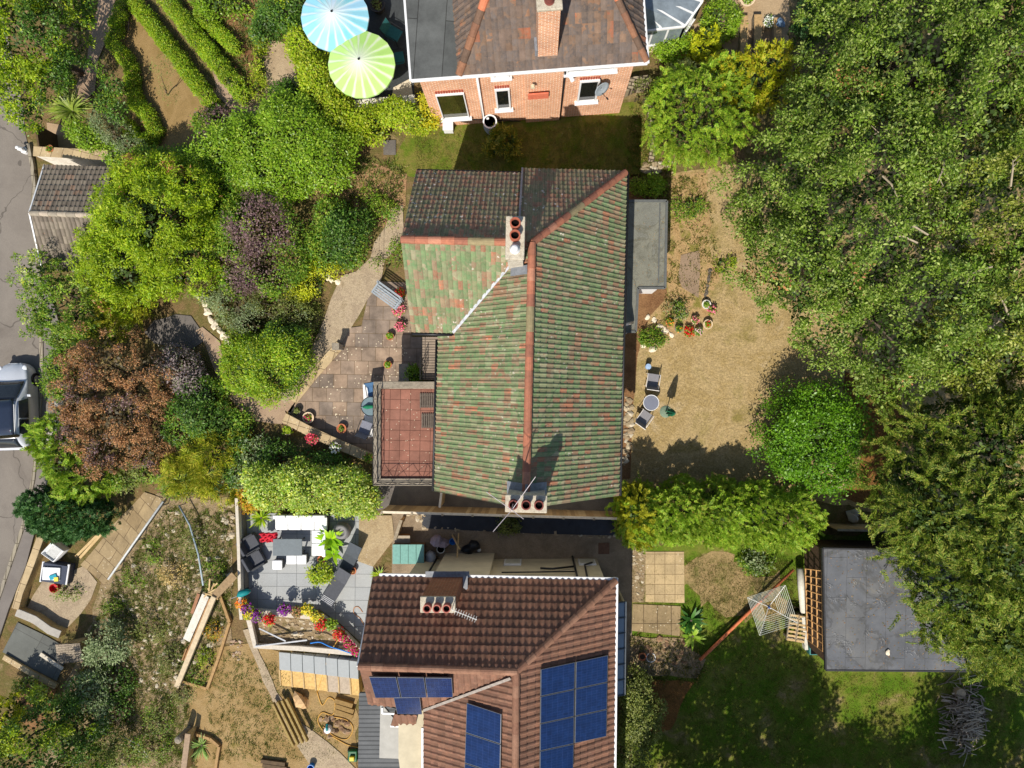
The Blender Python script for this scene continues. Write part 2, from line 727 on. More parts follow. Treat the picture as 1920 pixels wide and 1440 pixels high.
def broad(lobes, rng, size=0.12, aspect=0.55, per_m2=9, n=22, rc=0.22, up=0.55, gaps=0.25, low=-0.3, depth=0.35, flat=0.6, sizevar=0.3, pw=2.0, relief=0.22):
    """clumps of broad leaves"""
    size *= FINE; n = int(n * 1.35 / FINE)
    C, N = shell_points(lobes, per_m2, rng, low, depth, pw)
    C, N = relieve(C, N, rng, relief, gaps, lobes)
    M = len(C)
    cl = np.repeat(np.arange(M), n)
    off = rng.normal(size=(M * n, 3)) * rc
    nn = N[cl]
    off -= nn * (off * nn).sum(1, keepdims=True) * flat
    P = C[cl] + off
    tone = rng.normal(size=(M, 3)) * 0.35
    nrm = norm(nn * (1 - up) + np.array([0, 0, up]) + rng.normal(size=(M * n, 3)) * 0.42 + tone[cl] * 0.6)
    ax = norm(off + rng.normal(size=off.shape) * rc * 0.8 + nn * rc * 0.4)
    ax = norm(ax - nrm * (ax * nrm).sum(1, keepdims=True))
    L = size * (1 + sizevar * rng.normal(size=M * n)).clip(0.45, 1.8)
    return leaf_quads(P, ax, nrm, L, L * aspect)


def boughs(lobes, rng, size=0.13, aspect=0.5, per_m2=1.5, n=150, R=0.5, up=0.35, low=-0.3, depth=0.3, gaps=0.1, spread=0.45, relief=0.0):
    """a crown of separate leafy boughs: dense tufts with hollows between them"""
    size *= FINE; n = int(n / FINE)
    C, N = shell_points(lobes, per_m2, rng, low, depth)
    if gaps:
        keep = rng.random(len(C)) > gaps
        C, N = C[keep], N[keep]
    C = C + N * (rng.normal(size=(len(C), 1)) * spread * 0.6)
    M = len(C)
    rad = R * rng.uniform(0.6, 1.35, M)
    cl = np.repeat(np.arange(M), n)
    axis = norm(N * 0.8 + np.array([0, 0, 0.5]) + rng.normal(size=(M, 3)) * 0.3)
    d = norm(rng.normal(size=(M * n, 3)) + axis[cl] * 0.75)
    r = rad[cl] * rng.random(M * n) ** 0.42
    stretch = 1 - 0.35 * np.abs((d * axis[cl]).sum(1))
    P = C[cl] + d * (r * stretch)[:, None]
    nrm = norm(d * (1 - up) + np.array([0, 0, up]) + rng.normal(size=(M * n, 3)) * 0.4)
    ax = norm(d + rng.normal(size=(M * n, 3)) * 0.7)
    ax = norm(ax - nrm * (ax * nrm).sum(1, keepdims=True) * 0.8)
    L = size * (1 + 0.3 * rng.normal(size=M * n)).clip(0.45, 1.8)
    return leaf_quads(P, ax, nrm, L, L * aspect)


def spray(lobes, rng, length=0.5, leaflen=0.10, leafw=0.03, per_m2=14, n=20, out=0.6, upv=0.35, low=-0.3, depth=0.4, gaps=0.15, ang=0.75, common=None, pw=2.0, jit=0.55, relief=0.18):
    """feathery conifer sprays: little leaves set along a twig on both sides"""
    C, N = shell_points(lobes, per_m2, rng, low, depth, pw)
    C, N = relieve(C, N, rng, relief, gaps, lobes)
    M = len(C)
    base = N * out + np.array([0, 0, upv]) + rng.normal(size=(M, 3)) * jit
    if common is not None:
        base = base + np.array(common)
    A = norm(base)
    B = norm(np.cross(A, norm(np.array([0, 0, 1.0]) + rng.normal(size=(M, 3)) * 0.35)))
    Nf = norm(np.cross(B, A))
    Lg = length * rng.uniform(0.6, 1.25, size=M)
    i = np.tile(np.arange(n), M)
    cl = np.repeat(np.arange(M), n)
    t = (i + rng.random(M * n)) / n
    sgn = np.where(i % 2 == 0, 1.0, -1.0)
    P = C[cl] + A[cl] * ((t - 0.55) * Lg[cl])[:, None]
    P[:, 2] -= 0.25 * Lg[cl] * t * t
    w = (1 - 0.75 * t)
    ax = norm(A[cl] * ang + B[cl] * (sgn * (1 - ang * 0.4))[:, None] + rng.normal(size=(M * n, 3)) * 0.25)
    nrm = norm(Nf[cl] + rng.normal(size=(M * n, 3)) * 0.3)
    L = leaflen * (0.7 + 0.9 * w) * rng.uniform(0.8, 1.2, size=M * n)
    return leaf_quads(P, ax, nrm, L, np.full(M * n, leafw) * (0.8 + 0.5 * w))


def core(lobes, rng, size=0.3, per_m2=22, sc=0.72, low=-0.9):
    """the inner, hidden foliage that makes a crown opaque"""
    lob = [(x, y, z, rx * sc, ry * sc, rz * sc) for x, y, z, rx, ry, rz in lobes]
    C, N = shell_points(lob, per_m2 * 2.6, rng, low, 0.15)
    size *= 0.58
    nrm = norm(N + rng.normal(size=C.shape) * 0.5)
    ax = norm(np.cross(nrm, rng.normal(size=C.shape)))
    L = size * rng.uniform(0.7, 1.3, len(C))
    return leaf_quads(C, ax, nrm, L, L * 0.75)


def stems(parent, lobes, base, r, bark, seed=0, name="trunk", branches=True, fork=0.35):
    """tapered trunk with limbs reaching into the lobes"""
    rg = random.Random(seed)
    mb = MB()
    top = max(l[2] for l in lobes)
    bx, by, bz = base
    lx = sum(l[0] for l in lobes) / len(lobes); ly = sum(l[1] for l in lobes) / len(lobes)
    fz = bz + (top - bz) * fork
    fx, fy = bx + (lx - bx) * 0.3, by + (ly - by) * 0.3
    mb.tube([(bx, by, bz - 0.15), (bx + (fx - bx) * 0.4 + rg.uniform(-.05, .05), by + (fy - by) * 0.4, bz + (fz - bz) * 0.5), (fx, fy, fz)], [r * 1.25, r, r * 0.85], 9)
    if branches:
        for l in lobes[:10]:
            e = Vector((l[0], l[1], l[2] + l[5] * 0.45))
            s = Vector((fx, fy, fz - 0.1 * (fz - bz)))
            mid = s.lerp(e, 0.5) + Vector((rg.uniform(-.2, .2), rg.uniform(-.2, .2), 0.15 * (e - s).length)) * min(1.0, (e - s).length / 2)
            mb.tube([s, s.lerp(mid, 0.5) + Vector((0, 0, 0.05)), mid, e], [r * 0.6, r * 0.5, r * 0.35, r * 0.08], 6)
    return mb.build(name, bark, parent, smooth=True)


def plant(name, label, cat, lobes, style, mat, group=None, core_mat=None, base=None, trunk_r=0.06, bark=None, seed=None, trunk="stem", core_size=0.28, core_per=22, extra=None, branches=True, **kw):
    """a tree, shrub or hedge: crown and stem under one Empty"""
    seed = seed if seed is not None else int(abs(lobes[0][0]) * 97 + abs(lobes[0][1]) * 31)
    rng = np.random.default_rng(seed)
    if base is None:
        bx, by = lobes[0][0], lobes[0][1]
        base = (bx, by, float(ground(bx, by)))
    root = thing(name, label, cat, base, 0, group)
    P = {'broad': broad, 'spray': spray, 'boughs': boughs}[style](lobes, rng, **kw)
    if core_per:
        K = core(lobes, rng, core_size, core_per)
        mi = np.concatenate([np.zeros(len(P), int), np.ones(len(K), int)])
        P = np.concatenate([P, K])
    else:
        mi = np.zeros(len(P), int)
    if extra is not None:           # a second leaf colour scattered over the same crown
        m2, frac = extra
        f = np.zeros(len(P))
        c = P[:, 0, :]
        for k in range(4):
            w = rng.normal(size=3) * 1.5
            f += np.sin(c @ w + rng.random() * 6.3)
        f += rng.normal(size=len(P)) * 0.7
        sel = (f > np.quantile(f, 1 - frac)) & (mi == 0)
        mi = np.where(sel, 2, mi)
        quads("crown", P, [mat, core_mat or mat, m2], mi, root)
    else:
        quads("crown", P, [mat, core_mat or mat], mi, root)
    stems(root, lobes, base, trunk_r, bark or BARK, seed, trunk, branches=branches)
    return root


def tuft_quads(pts, rng, h=0.25, w=0.03, n=10, spread=0.5):
    """grassy tufts growing at pts (M, 3)"""
    M = len(pts)
    cl = np.repeat(np.arange(M), n)
    d = rng.normal(size=(M * n, 3)) * spread
    d[:, 2] = 1.0
    d = norm(d)
    P = pts[cl] + rng.normal(size=(M * n, 3)) * np.array([0.06, 0.06, 0])
    L = h * rng.uniform(0.5, 1.3, M * n)
    nr = norm(np.cross(d, rng.normal(size=d.shape)))
    return leaf_quads(P, d, nr, L, np.full(M * n, w))


def scatter(px_poly, n, rng):
    """random ground points inside a pixel outline"""
    xs = [p[0] for p in px_poly]; ys = [p[1] for p in px_poly]
    out = []
    while len(out) < n:
        x = rng.uniform(min(xs), max(xs)); y = rng.uniform(min(ys), max(ys))
        if inside(px_poly, x, y):
            out.append(gp(x, y)[:])
    return np.array(out)
# ------------------------------------------------------------------ roofs
def roof_plane(poly, u, tw=0.168, gauge=0.345, roll=0.034, lip=0.022, samples=(0.0, 0.40, 0.62, 0.80), prof=(0, 0.1, 1.0, 0.75), seed=0, anchor=None):
    """real tiles over a plane outline (convex, 3-D points); u = direction of the courses. Returns (mesh, outline)"""
    P = [Vector(p) for p in poly]
    n = (P[1] - P[0]).cross(P[2] - P[0]).normalized()
    if n.z < 0: n = -n
    u = Vector(u)
    u = (u - n * u.dot(n)).normalized()
    v = n.cross(u).normalized()
    if v.z < 0:
        v = -v; u = -u
    o = min(P, key=lambda p: p.dot(v)) if anchor is None else Vector(anchor)
    us = [(p - o).dot(u) for p in P]; vs = [(p - o).dot(v) for p in P]
    u0, u1 = min(us), max(us)
    ncol = int(math.ceil((u1 - u0) / tw)) + 1
    nrow = int(math.ceil(max(vs) / gauge)) + 1
    rg = random.Random(seed)
    verts, faces, uvs = [], [], []
    k = len(samples)
    for r in range(nrow):
        va, vb = r * gauge, (r + 1) * gauge + 0.02
        jit = [rg.uniform(-0.006, 0.006) for _ in range(ncol + 1)]
        b0 = len(verts)
        cols = [(c, s) for c in range(ncol) for s in range(k)] + [(ncol, 0)]
        for c, s in cols:
            uu = u0 + (c + samples[s]) * tw
            h = roll * prof[s]
            dv = jit[c]
            verts.append(o + u * uu + v * (va + dv) + n * 0.0)
            verts.append(o + u * uu + v * (va + dv) + n * (lip + h))
            verts.append(o + u * uu + v * vb + n * (h * 0.9))
        for i in range(len(cols) - 1):
            a = b0 + i * 3; b = a + 3
            c, s = cols[i]
            uA = c + samples[s] + 0.002; uB = c + (samples[s + 1] if s + 1 < k else 0.998)
            faces.append((a, b, b + 1, a + 1)); uvs.append(((uA, r + .02), (uB, r + .02), (uB, r + .05), (uA, r + .05)))
            faces.append((a + 1, b + 1, b + 2, a + 2)); uvs.append(((uA, r + .05), (uB, r + .05), (uB, r + .97), (uA, r + .97)))
    me = bpy.data.meshes.new("tiles")
    me.from_pydata([tuple(p) for p in verts], [], faces)
    lay = me.uv_layers.new(name="UVMap")
    flat = [c + (seed * 17.0) * (i % 2 == 0) for q in uvs for w in q for i, c in enumerate(w)]
    lay.data.foreach_set("uv", flat)
    bm = bmesh.new()
    bm.from_mesh(me)
    bpy.data.meshes.remove(me)
    cen = sum(P, Vector()) / len(P)
    for i in range(len(P)):
        a, b = P[i], P[(i + 1) % len(P)]
        e = (b - a).normalized()
        q = e.cross(n)
        if q.dot(cen - a) > 0: q = -q
        bmesh.ops.bisect_plane(bm, geom=bm.verts[:] + bm.edges[:] + bm.faces[:], plane_co=a, plane_no=q, clear_outer=True)
    # boarding under the tiles
    dn = [bm.verts.new(p - n * 0.03) for p in P]
    dd = [bm.verts.new(p - n * 0.13) for p in P]
    m = len(P)
    bm.faces.new(dn)
    bm.faces.new(dd[::-1])
    for i in range(m):
        bm.faces.new((dn[i], dd[i], dd[(i + 1) % m], dn[(i + 1) % m]))
    out = bpy.data.meshes.new("tiles")
    bm.to_mesh(out)
    bm.free()
    return out


def tiled(name, poly, u, mat, parent, label=None, **kw):
    me = roof_plane(poly, u, **kw)
    me.materials.append(mat)
    o = link(name, me, parent)
    return tag(o, label)


def ridge_row(mb, a, b, r=0.13, seg=0.42, drop=0.35):
    """half-round ridge tiles laid end to end"""
    a, b = Vector(a), Vector(b)
    L = (b - a).length
    k = max(1, round(L / seg))
    d = (b - a).normalized()
    s = d.cross(Vector((0, 0, 1))).normalized()
    w = s.cross(d)
    for i in range(k):
        p = a + d * (L * i / k); q = a + d * (L * (i + 1) / k + 0.03)
        vs, fs = [], []
        m = 7
        for pt, rr in ((p, r), (q, r * 1.12)):
            for j in range(m):
                t = math.pi * j / (m - 1)
                vs.append(pt + s * (math.cos(t) * rr) + w * (math.sin(t) * rr - drop * r))
        for j in range(m - 1):
            fs.append((j, j + 1, m + j + 1, m + j))
        fs.append(tuple(range(m - 1, -1, -1))); fs.append(tuple(range(m, 2 * m)))
        mb.add(vs, fs)


def island(name, cols, rough=0.8, dirt=0.35, bump=0.2):
    """each loose piece of the mesh gets a tint of its own"""
    k = ("isl", name)
    if k in MATS: return MATS[k]
    t = NT(name)
    g = t.new("ShaderNodeNewGeometry")
    n = len(cols)
    col = t.ramp(g.outputs["Random Per Island"], [(i / n, c) for i, c in enumerate(cols)], 'CONSTANT')
    d = t.ramp(t.noise(7.0, 7, 0.75), [(0.3, (1 - dirt,) * 3 + (1,)), (0.7, (1.15,) * 3 + (1,))])
    col = t.mix(1.0, col, d, 'MULTIPLY')
    if bump: t.bump(t.noise(40, 4), bump, 0.01)
    MATS[k] = t.done(col, rough, 0.25)
    return MATS[k]


def wall_mesh(a, b, z0, z1, thick, name, mat, parent, top=None):
    """upright wall on the line a-b with UV in metres on its faces"""
    a, b = Vector((a[0], a[1], 0)), Vector((b[0], b[1], 0))
    d = (b - a); L = d.length; d.normalize()
    n = Vector((d.y, -d.x, 0)) * thick
    z1a, z1b = (z1, z1) if not isinstance(z1, tuple) else z1
    V = [a, b, b - n, a - n]
    z = [z1a, z1b, z1b, z1a]
    vs = [(p.x, p.y, z0) for p in V] + [(p.x, p.y, q) for p, q in zip(V, z)]
    fs = [(0, 1, 5, 4), (1, 2, 6, 5), (2, 3, 7, 6), (3, 0, 4, 7), (4, 5, 6, 7)]
    me = bpy.data.meshes.new(name)
    me.from_pydata(vs, [], fs)
    lay = me.uv_layers.new(name="UVMap")
    off = [0, L, L + thick, 2 * L + thick]
    k = 0
    for fi, f in enumerate(fs):
        for vi in f:
            p = vs[vi]
            if fi < 4:
                s = {0: (0, 1), 1: (1, 2), 2: (2, 3), 3: (3, 0)}[fi]
                uu = 0 if (vi % 4) == s[0] else [L, thick, L, thick][fi]
                lay.data[k].uv = (uu + off[fi], p[2])
            else:
                lay.data[k].uv = (p[0], p[1])
            k += 1
    me.materials.append(mat)
    return link(name, me, parent)


def pot_profile(r, h):
    return [(r * 0.95, 0), (r, h * 0.1), (r * 0.86, h * 0.2), (r * 0.84, h * 0.7), (r * 1.02, h * 0.82), (r * 1.02, h), (r * 0.76, h), (r * 0.72, h * 0.55)]


def chimney(parent, c, size, z0, z1, rz, shaft_mat, slab_mat, pots, pot_mat, label=None, pot_r=0.16, pot_h=0.35, along='x', blocked=(), slab_over=0.05):
    mb = MB()
    c = Vector((c[0], c[1], 0))
    R = Matrix.Rotation(rz, 3, 'Z')
    mb.box((c.x, c.y, (z0 + z1) / 2), (size[0], size[1], z1 - z0), rz)
    ch = mb.build("chimney", shaft_mat, parent, bevel=0.015)
    tag(ch, label)
    sb = MB()
    sb.box((c.x, c.y, z1 + 0.06), (size[0] + slab_over * 2, size[1] + slab_over * 2, 0.118), rz)
    sb.build("chimney_slab", slab_mat, ch, bevel=0.03)
    for i, t in enumerate(pots):
        off = R @ Vector((t, 0, 0) if along == 'x' else (0, t, 0))
        pm = MB()
        r = pot_r
        if i in blocked:
            pm.lathe((c.x + off.x, c.y + off.y, z1 + 0.1), [(r, 0), (r, .05), (r * .75, .09), (r * .7, .2), (r * .8, .22), (r * .45, .3), (0.01, .32)], 16)
            pm.build("chimney_cowl", WHITE, ch, smooth=True)
            continue
        pm.lathe((c.x + off.x, c.y + off.y, z1 + 0.1), pot_profile(r, pot_h), 20)
        pm.lathe((c.x + off.x, c.y + off.y, z1 + 0.1), [(r * .75, pot_h * .60), (r * .75, pot_h * .61)], 20, mi=1)  # black disc stands in for the shade down the pot
        pm.build("chimney_pot", [pot_mat, DARK_INSIDE], ch, smooth=False)
    return ch


# ------------------------------------------------------------------ shared materials
WHITE = plain("white_paint", (0.74, 0.74, 0.74, 1), 0.45, var=0.06)
DARK_INSIDE = plain("dark_inside", (0.008, 0.006, 0.006, 1), 1.0, 0.0, var=0.1)  # near-black discs paint the shaded depth of chimney pots; also fills vessels
BLACKP = plain("black_plastic", (0.016, 0.016, 0.018, 1), 0.45, var=0.2)
BARK = mottled("bark", [(0.3, (0.055, 0.04, 0.03, 1)), (0.7, (0.16, 0.125, 0.095, 1))], 5, 40)
LEAD = plain("lead_sheet", (0.20, 0.21, 0.23, 1), 0.55, var=0.25)
TERRA = plain("terracotta", S(190, 95, 62), 0.75, var=0.25)
GLASS_D = plain("dark_glass", (0.012, 0.014, 0.013, 1), 0.08, 0.6, var=0.3, bump=0)
MORTAR = mottled("mortar_flaunching", [(0.3, S(150, 138, 118)), (0.55, S(196, 186, 166)), (0.75, S(120, 112, 92))], 6, 60, 0.4)
tE = NT("mineral_felt")
cE = tE.ramp(tE.noise(1.1, 7, .7, dist=.4), [(0.28, S(92, 93, 88)), (0.45, S(122, 122, 114)), (0.6, S(112, 112, 105)), (0.75, S(96, 95, 86))])
cE = tE.mix(.8, cE, tE.ramp(tE.noise(0.7, 5, .6, dist=.6), [(.47, (1, 1, 1, 1)), (.50, (.70, .67, .6, 1)), (.53, (1.08, 1.06, 1.0, 1))]), 'MULTIPLY')
cE = tE.mix(1.0, cE, tE.ramp(tE.noise(38, 4, .8), [(.3, (.6, .6, .58, 1)), (.7, (1.35, 1.35, 1.3, 1))]), 'MULTIPLY')
tE.bump(tE.noise(40, 4), .3, .01)
FELT = tE.done(cE, .92, .15)
TIMBER_OLD = mottled("weathered_timber", [(0.3, S(120, 108, 92)), (0.7, S(176, 162, 138))], 3, 45, 0.3)
TIMBER_NEW = mottled("new_timber", [(0.3, S(176, 146, 100)), (0.7, S(208, 182, 136))], 3, 40, 0.2)

GREEN_T = tiles("green_red_tiles",
    [(0.0, S(116, 126, 90)), (0.14, S(102, 132, 88)), (0.32, S(126, 138, 102)), (0.44, S(106, 134, 92)), (0.54, S(150, 148, 118)),
     (0.62, S(142, 120, 96)), (0.72, S(110, 132, 92)), (0.80, S(146, 112, 88)), (0.90, S(158, 104, 80)), (0.97, S(178, 110, 82))],
    S(196, 186, 172), 0.50, 0.34, wear=S(146, 132, 104))
MOSS_T = tiles("dark_mossy_tiles",
    [(0.0, S(124, 128, 92)), (0.2, S(140, 132, 98)), (0.4, S(150, 124, 98)), (0.55, S(166, 116, 92)), (0.7, S(122, 128, 92)), (0.82, S(176, 122, 94)), (0.93, S(150, 146, 116))],
    S(214, 206, 196), 0.40, 0.4, wear=S(168, 150, 122))
BROWN_T = tiles("brown_concrete_tiles",
    [(0.0, S(130, 92, 74)), (0.3, S(138, 98, 78)), (0.6, S(124, 88, 72)), (0.85, S(144, 104, 84))], S(170, 150, 130), 0.62, 0.32, rough=0.9, wear=S(112, 90, 74))
GREY_T = tiles("grey_brown_tiles",
    [(0.0, S(104, 92, 84)), (0.2, S(94, 86, 82)), (0.42, S(112, 96, 86)), (0.55, S(98, 90, 86)), (0.72, S(122, 98, 80)), (0.80, S(98, 88, 82)), (0.92, S(136, 102, 78)), (0.975, S(160, 98, 70))],
    None, 0.5, 0.38, wear=S(120, 100, 84))
GARAGE_T = tiles("grey_garage_tiles",
    [(0.0, S(122, 112, 100)), (0.35, S(130, 120, 106)), (0.65, S(116, 106, 94)), (0.9, S(140, 116, 98))], None, 0.5, 0.25)
RIDGE_RED = island("red_ridge_tiles", [S(164, 108, 84), S(178, 114, 88), S(152, 100, 80), S(184, 128, 102), S(158, 104, 82), S(148, 134, 100), S(170, 110, 86)], 0.85, 0.32)
RIDGE_MIX = island("old_ridge_tiles", [S(128, 92, 72), S(112, 88, 72), S(140, 100, 76), S(200, 122, 88), S(104, 84, 70)], 0.85, 0.3)
RIDGE_BROWN = island("brown_ridge_tiles", [S(146, 108, 86), S(138, 100, 80), S(152, 114, 92)], 0.85, 0.35)

# ------------------------------------------------------------------ central house
HR = Matrix.Rotation(math.radians(-1.4), 3, 'Z')


def hp(x, y, z):
    return HR @ Vector((x, y, z))


ZE, ZR = 5.0, 8.5
house = thing("house", "detached house with mossy green and red tiled roof, two chimneys and balcony", "house", (0, 1, 0))
J = hp(-0.16, 4.94, ZR)
RS = hp(-0.16, -3.86, ZR)
SE = hp(3.33, -3.86, ZE); NE = hp(3.33, 8.45, ZE)
SW = hp(-3.65, -3.86, ZE)
NM = hp(-0.62, 8.45, ZE); NWi = hp(-0.62, 8.22, 5.22)
WN = hp(-4.62, 8.22, 5.22); WR = hp(-4.5, 4.94, ZR); WS = hp(-4.56, 2.12, 5.68)
VB = hp(-2.98, 2.12, 5.68)               # foot of the valley
east, north = HR @ Vector((1, 0, 0)), HR @ Vector((0, 1, 0))
roof = None
# east slope
tiled("roof", [SE, NE, J, RS], north, GREEN_T, house, "weathered green and red tiled east roof slope", seed=1)
# north slope of the main part and of the wing
tiled("roof", [NE, NM, hp(-0.62, 4.94, ZR), J], -east, MOSS_T, house, "dark mossy north roof slope", seed=2, gauge=0.31, lip=0.04)
lowN = Vector((0, 0, -0.06))
tiled("roof", [NWi + lowN, WN + lowN, WR + lowN * .3, hp(-0.62, 4.94, ZR) + lowN * .3], -east, MOSS_T, house, "dark mossy north roof slope of the wing", seed=3, gauge=0.31, lip=0.04)
# south slope of the wing
tiled("roof", [WS, VB, J, WR], east, GREEN_T, house, "bright green tiled roof slope of the wing", seed=4, gauge=0.40, roll=0.026)
# west slope below the valley; the plane rises one for one from the eave
def wz(x): return ZR - (abs(x + 0.16)) * (3.5 / 3.49)
an = hp(-3.65, -3.86, wz(-3.65))
tiled("roof", [an, RS, hp(-0.16, 2.12, ZR), hp(-3.65, 2.12, wz(-3.65))], north, GREEN_T, house, "green and red tiled west roof slope", seed=5, anchor=an)
tiled("roof", [hp(-0.16, 2.12, ZR), J, hp(-2.98, 2.12, wz(-2.98))], north, GREEN_T, house, "green and red tiled roof slope beside the valley", seed=5, anchor=an)
mb = MB()
ridge_row(mb, J + Vector((0, 0, .03)), RS + Vector((0, 0, .03)), 0.13)
mb.build("ridge_tiles", RIDGE_RED, house)
mb = MB()
ridge_row(mb, J + Vector((0, 0, .02)), NE + Vector((0, 0, .06)) - (NE - J).normalized() * 0.1, 0.12)
mb.build("hip_tiles", RIDGE_RED, house)
mb = MB()
ridge_row(mb, WR + Vector((0, 0, .03)), hp(-1.0, 4.94, ZR + .03), 0.13)
mb.build("ridge_tiles", RIDGE_RED, house)
mb = MB()     # lead valley, gutters, verge boards
mb.beam(hp(-0.9, 4.28, wz(-0.9) + 0.10), hp(-3.02, 2.12, 5.74), 0.10, 0.03)
mb.build("valley_lead", plain("pale_lead", S(176, 178, 182), 0.55, var=0.3), house)
mb = MB()
mb.beam(hp(-0.62, 8.46, ZE + 0.10), hp(-0.62, 5.1, ZR + 0.0), 0.07, 0.05)
mb.build("roof_step_lead", LEAD, house)
for a, b in ((hp(3.40, -3.86, ZE - .05), hp(3.40, 8.45, ZE - .05)), (hp(-3.72, -3.86, ZE - .05), hp(-3.72, 1.9, ZE - .05)),
             (hp(-4.55, 2.05, 5.62), hp(-3.0, 2.05, 5.62)), (hp(-4.6, 8.28, 5.1), hp(-0.66, 8.28, 5.1))):
    MB().tube([a, b], 0.055, 8).build("gutter", BLACKP, house, smooth=True)
mb = MB()
for (x0, y0, x1, y1, zt) in ((-3.35, -3.62, 3.03, 8.15, 4.9), (-4.4, 2.45, -3.35, 7.95, 5.0)):
    mb.prism([tuple(HR @ Vector((x, y, 0)))[:2] for x, y in ((x0, y0), (x1, y0), (x1, y1), (x0, y1))], -0.3, zt)
g1 = [hp(-3.35, -3.62, 4.9), hp(3.03, -3.62, 4.9), hp(-0.16, -3.62, 8.1)]
mb.add([*g1, *[p + north * 0.2 for p in g1]], [(0, 1, 2), (5, 4, 3), (0, 3, 4, 1), (1, 4, 5, 2), (2, 5, 3, 0)])
g2 = [hp(-4.4, 7.9, 4.99), hp(-4.4, 2.5, 4.99), hp(-4.4, 4.94, 8.1)]
mb.add([*g2, *[p + east * 0.2 for p in g2]], [(0, 1, 2), (5, 4, 3), (0, 3, 4, 1), (1, 4, 5, 2), (2, 5, 3, 0)])
RENDER_W = plain("white_render", S(214, 210, 200), 0.9, var=0.12)
mb.build("wall", RENDER_W, house)
# chimneys
PEB = mottled("pebbledash", [(0.3, S(150, 140, 124)), (0.6, S(204, 196, 180)), (0.8, S(120, 112, 98))], 7, 70, 0.5)
cs = at(985, 943, 9.7)
chimney(house, hp(-0.16 + 0.02, -3.52, 0)[:2], (1.22, 0.46), 4.9, 9.55, math.radians(-1.4), PEB, MORTAR, (-0.40, 0.0, 0.40), plain("pot_red", S(118, 62, 54), 0.85), label="south gable chimney with three open pots", pot_r=0.15, pot_h=0.3)
cn = at(966, 446, 9.8)
chimney(house, (cn.x, cn.y), (0.5, 1.26), 6.5, 9.7, math.radians(-1.4), PEB, MORTAR, (0.40, 0.02, -0.36), plain("pot_orange", S(160, 88, 66), 0.85), label="north chimney with two open pots and a white cowl", pot_r=0.165, pot_h=0.34, along='y', blocked=(2,))
for a, b, w in ((hp(-0.80, -3.24, wz(-0.80) + .10), hp(-0.12, -3.24, ZR + .13), .42), (hp(-0.18, -3.24, ZR + .13), hp(0.52, -3.24, wz(0.52) + .10), .42), (hp(-0.86, 4.05, ZR - .55), hp(-0.30, 4.05, ZR), .30)):
    MB().beam(a, b, w, 0.03).build("chimney_flashing", LEAD, house)
# balcony on the west side
bz = 2.75
bal = [at(705, 722, 3.05), at(820, 722, 3.05), at(818, 905, 3.05), at(703, 905, 3.05)]
QUARRY = paving("red_quarry_tiles", S(186, 128, 108, .62), S(170, 120, 102, .62), S(120, 80, 66, .62), 0.42, 0.42, 0.02, 0.012, 0.0, 0.35, True, lich=0.12)
pb = [tuple(p)[:2] for p in bal]
x0, x1 = pb[0][0], -3.4
y0, y1 = pb[2][1], pb[0][1]
mb = MB().prism([(x0 + .12, y0 + .12), (x1, y0 + .12), (x1, y1 - .12), (x0 + .12, y1 - .12)], bz - 0.25, bz)
mb.build("balcony_floor", QUARRY, house)
STONE_G = mottled("grey_coping_stone", [(0.3, S(112, 104, 92)), (0.55, S(148, 138, 122)), (0.75, S(88, 80, 68))], 3, 40, 0.4)
mb = MB()
for a, b in (((x0, y0 + .15), (x0, y1 - .15)), ((x0 - .15, y0), (x1, y0)), ((x0 - .15, y1), (x1, y1))):
    mb.beam((a[0], a[1], bz - .02), (b[0], b[1], bz - .02), 0.30, 0.28)
mb.build("balcony_parapet", STONE_G, house, bevel=0.02)
mb = MB().prism([(x0 + .2, y0 + .2), (x1, y0 + .2), (x1, y1 - .2), (x0 + .2, y1 - .2)], -0.2, bz - .26)
mb.build("balcony_wall", RENDER_W, house)
mb = MB()
zr0, zr1 = bz + 0.18, bz + 0.95
loop = [Vector((x1, y0, 0)), Vector((x0 + .03, y0, 0)), Vector((x0 + .03, y1, 0))]
for a, b in zip(loop[:-1], loop[1:]):
    L = (b - a).length
    k = round(L / 0.55)
    for z in (zr0, zr1):
        mb.tube([a + Vector((0, 0, z)), b + Vector((0, 0, z))], 0.016, 6)
    for i in range(k + 1):
        p = a.lerp(b, i / k)
        if i % 2 == 0:
            mb.tube([p + Vector((0, 0, bz)), p + Vector((0, 0, zr1))], 0.013, 5)
        if i < k:
            q = a.lerp(b, (i + 1) / k)
            mb.tube([p + Vector((0, 0, zr0)), q + Vector((0, 0, zr1))], 0.009, 5)
            mb.tube([p + Vector((0, 0, zr1)), q + Vector((0, 0, zr0))], 0.009, 5)
mb.build("balcony_railing", BLACKP, house)
for i, (px_, py_) in enumerate(((801, 751), (804, 789))):
    p_ = at(px_, py_, bz + .05)
    m_ = thing("slatted_mat", ("grey slatted mat on the red balcony floor, nearer its top corner", "grey slatted mat on the red balcony floor, below the other mat")[i], "mat", p_, 0, "slatted mats on the balcony")
    mb = MB()
    for k in range(7):
        mb.box((-.27 + k * .09, 0, 0), (.065, .6, .03))
    mb.box((0, -.22, -.02), (.62, .05, .02)).box((0, .22, -.02), (.62, .05, .02))
    mb.build("slats", plain("mat_grey", S(96, 86, 76), .8, var=.25), m_, local=True)
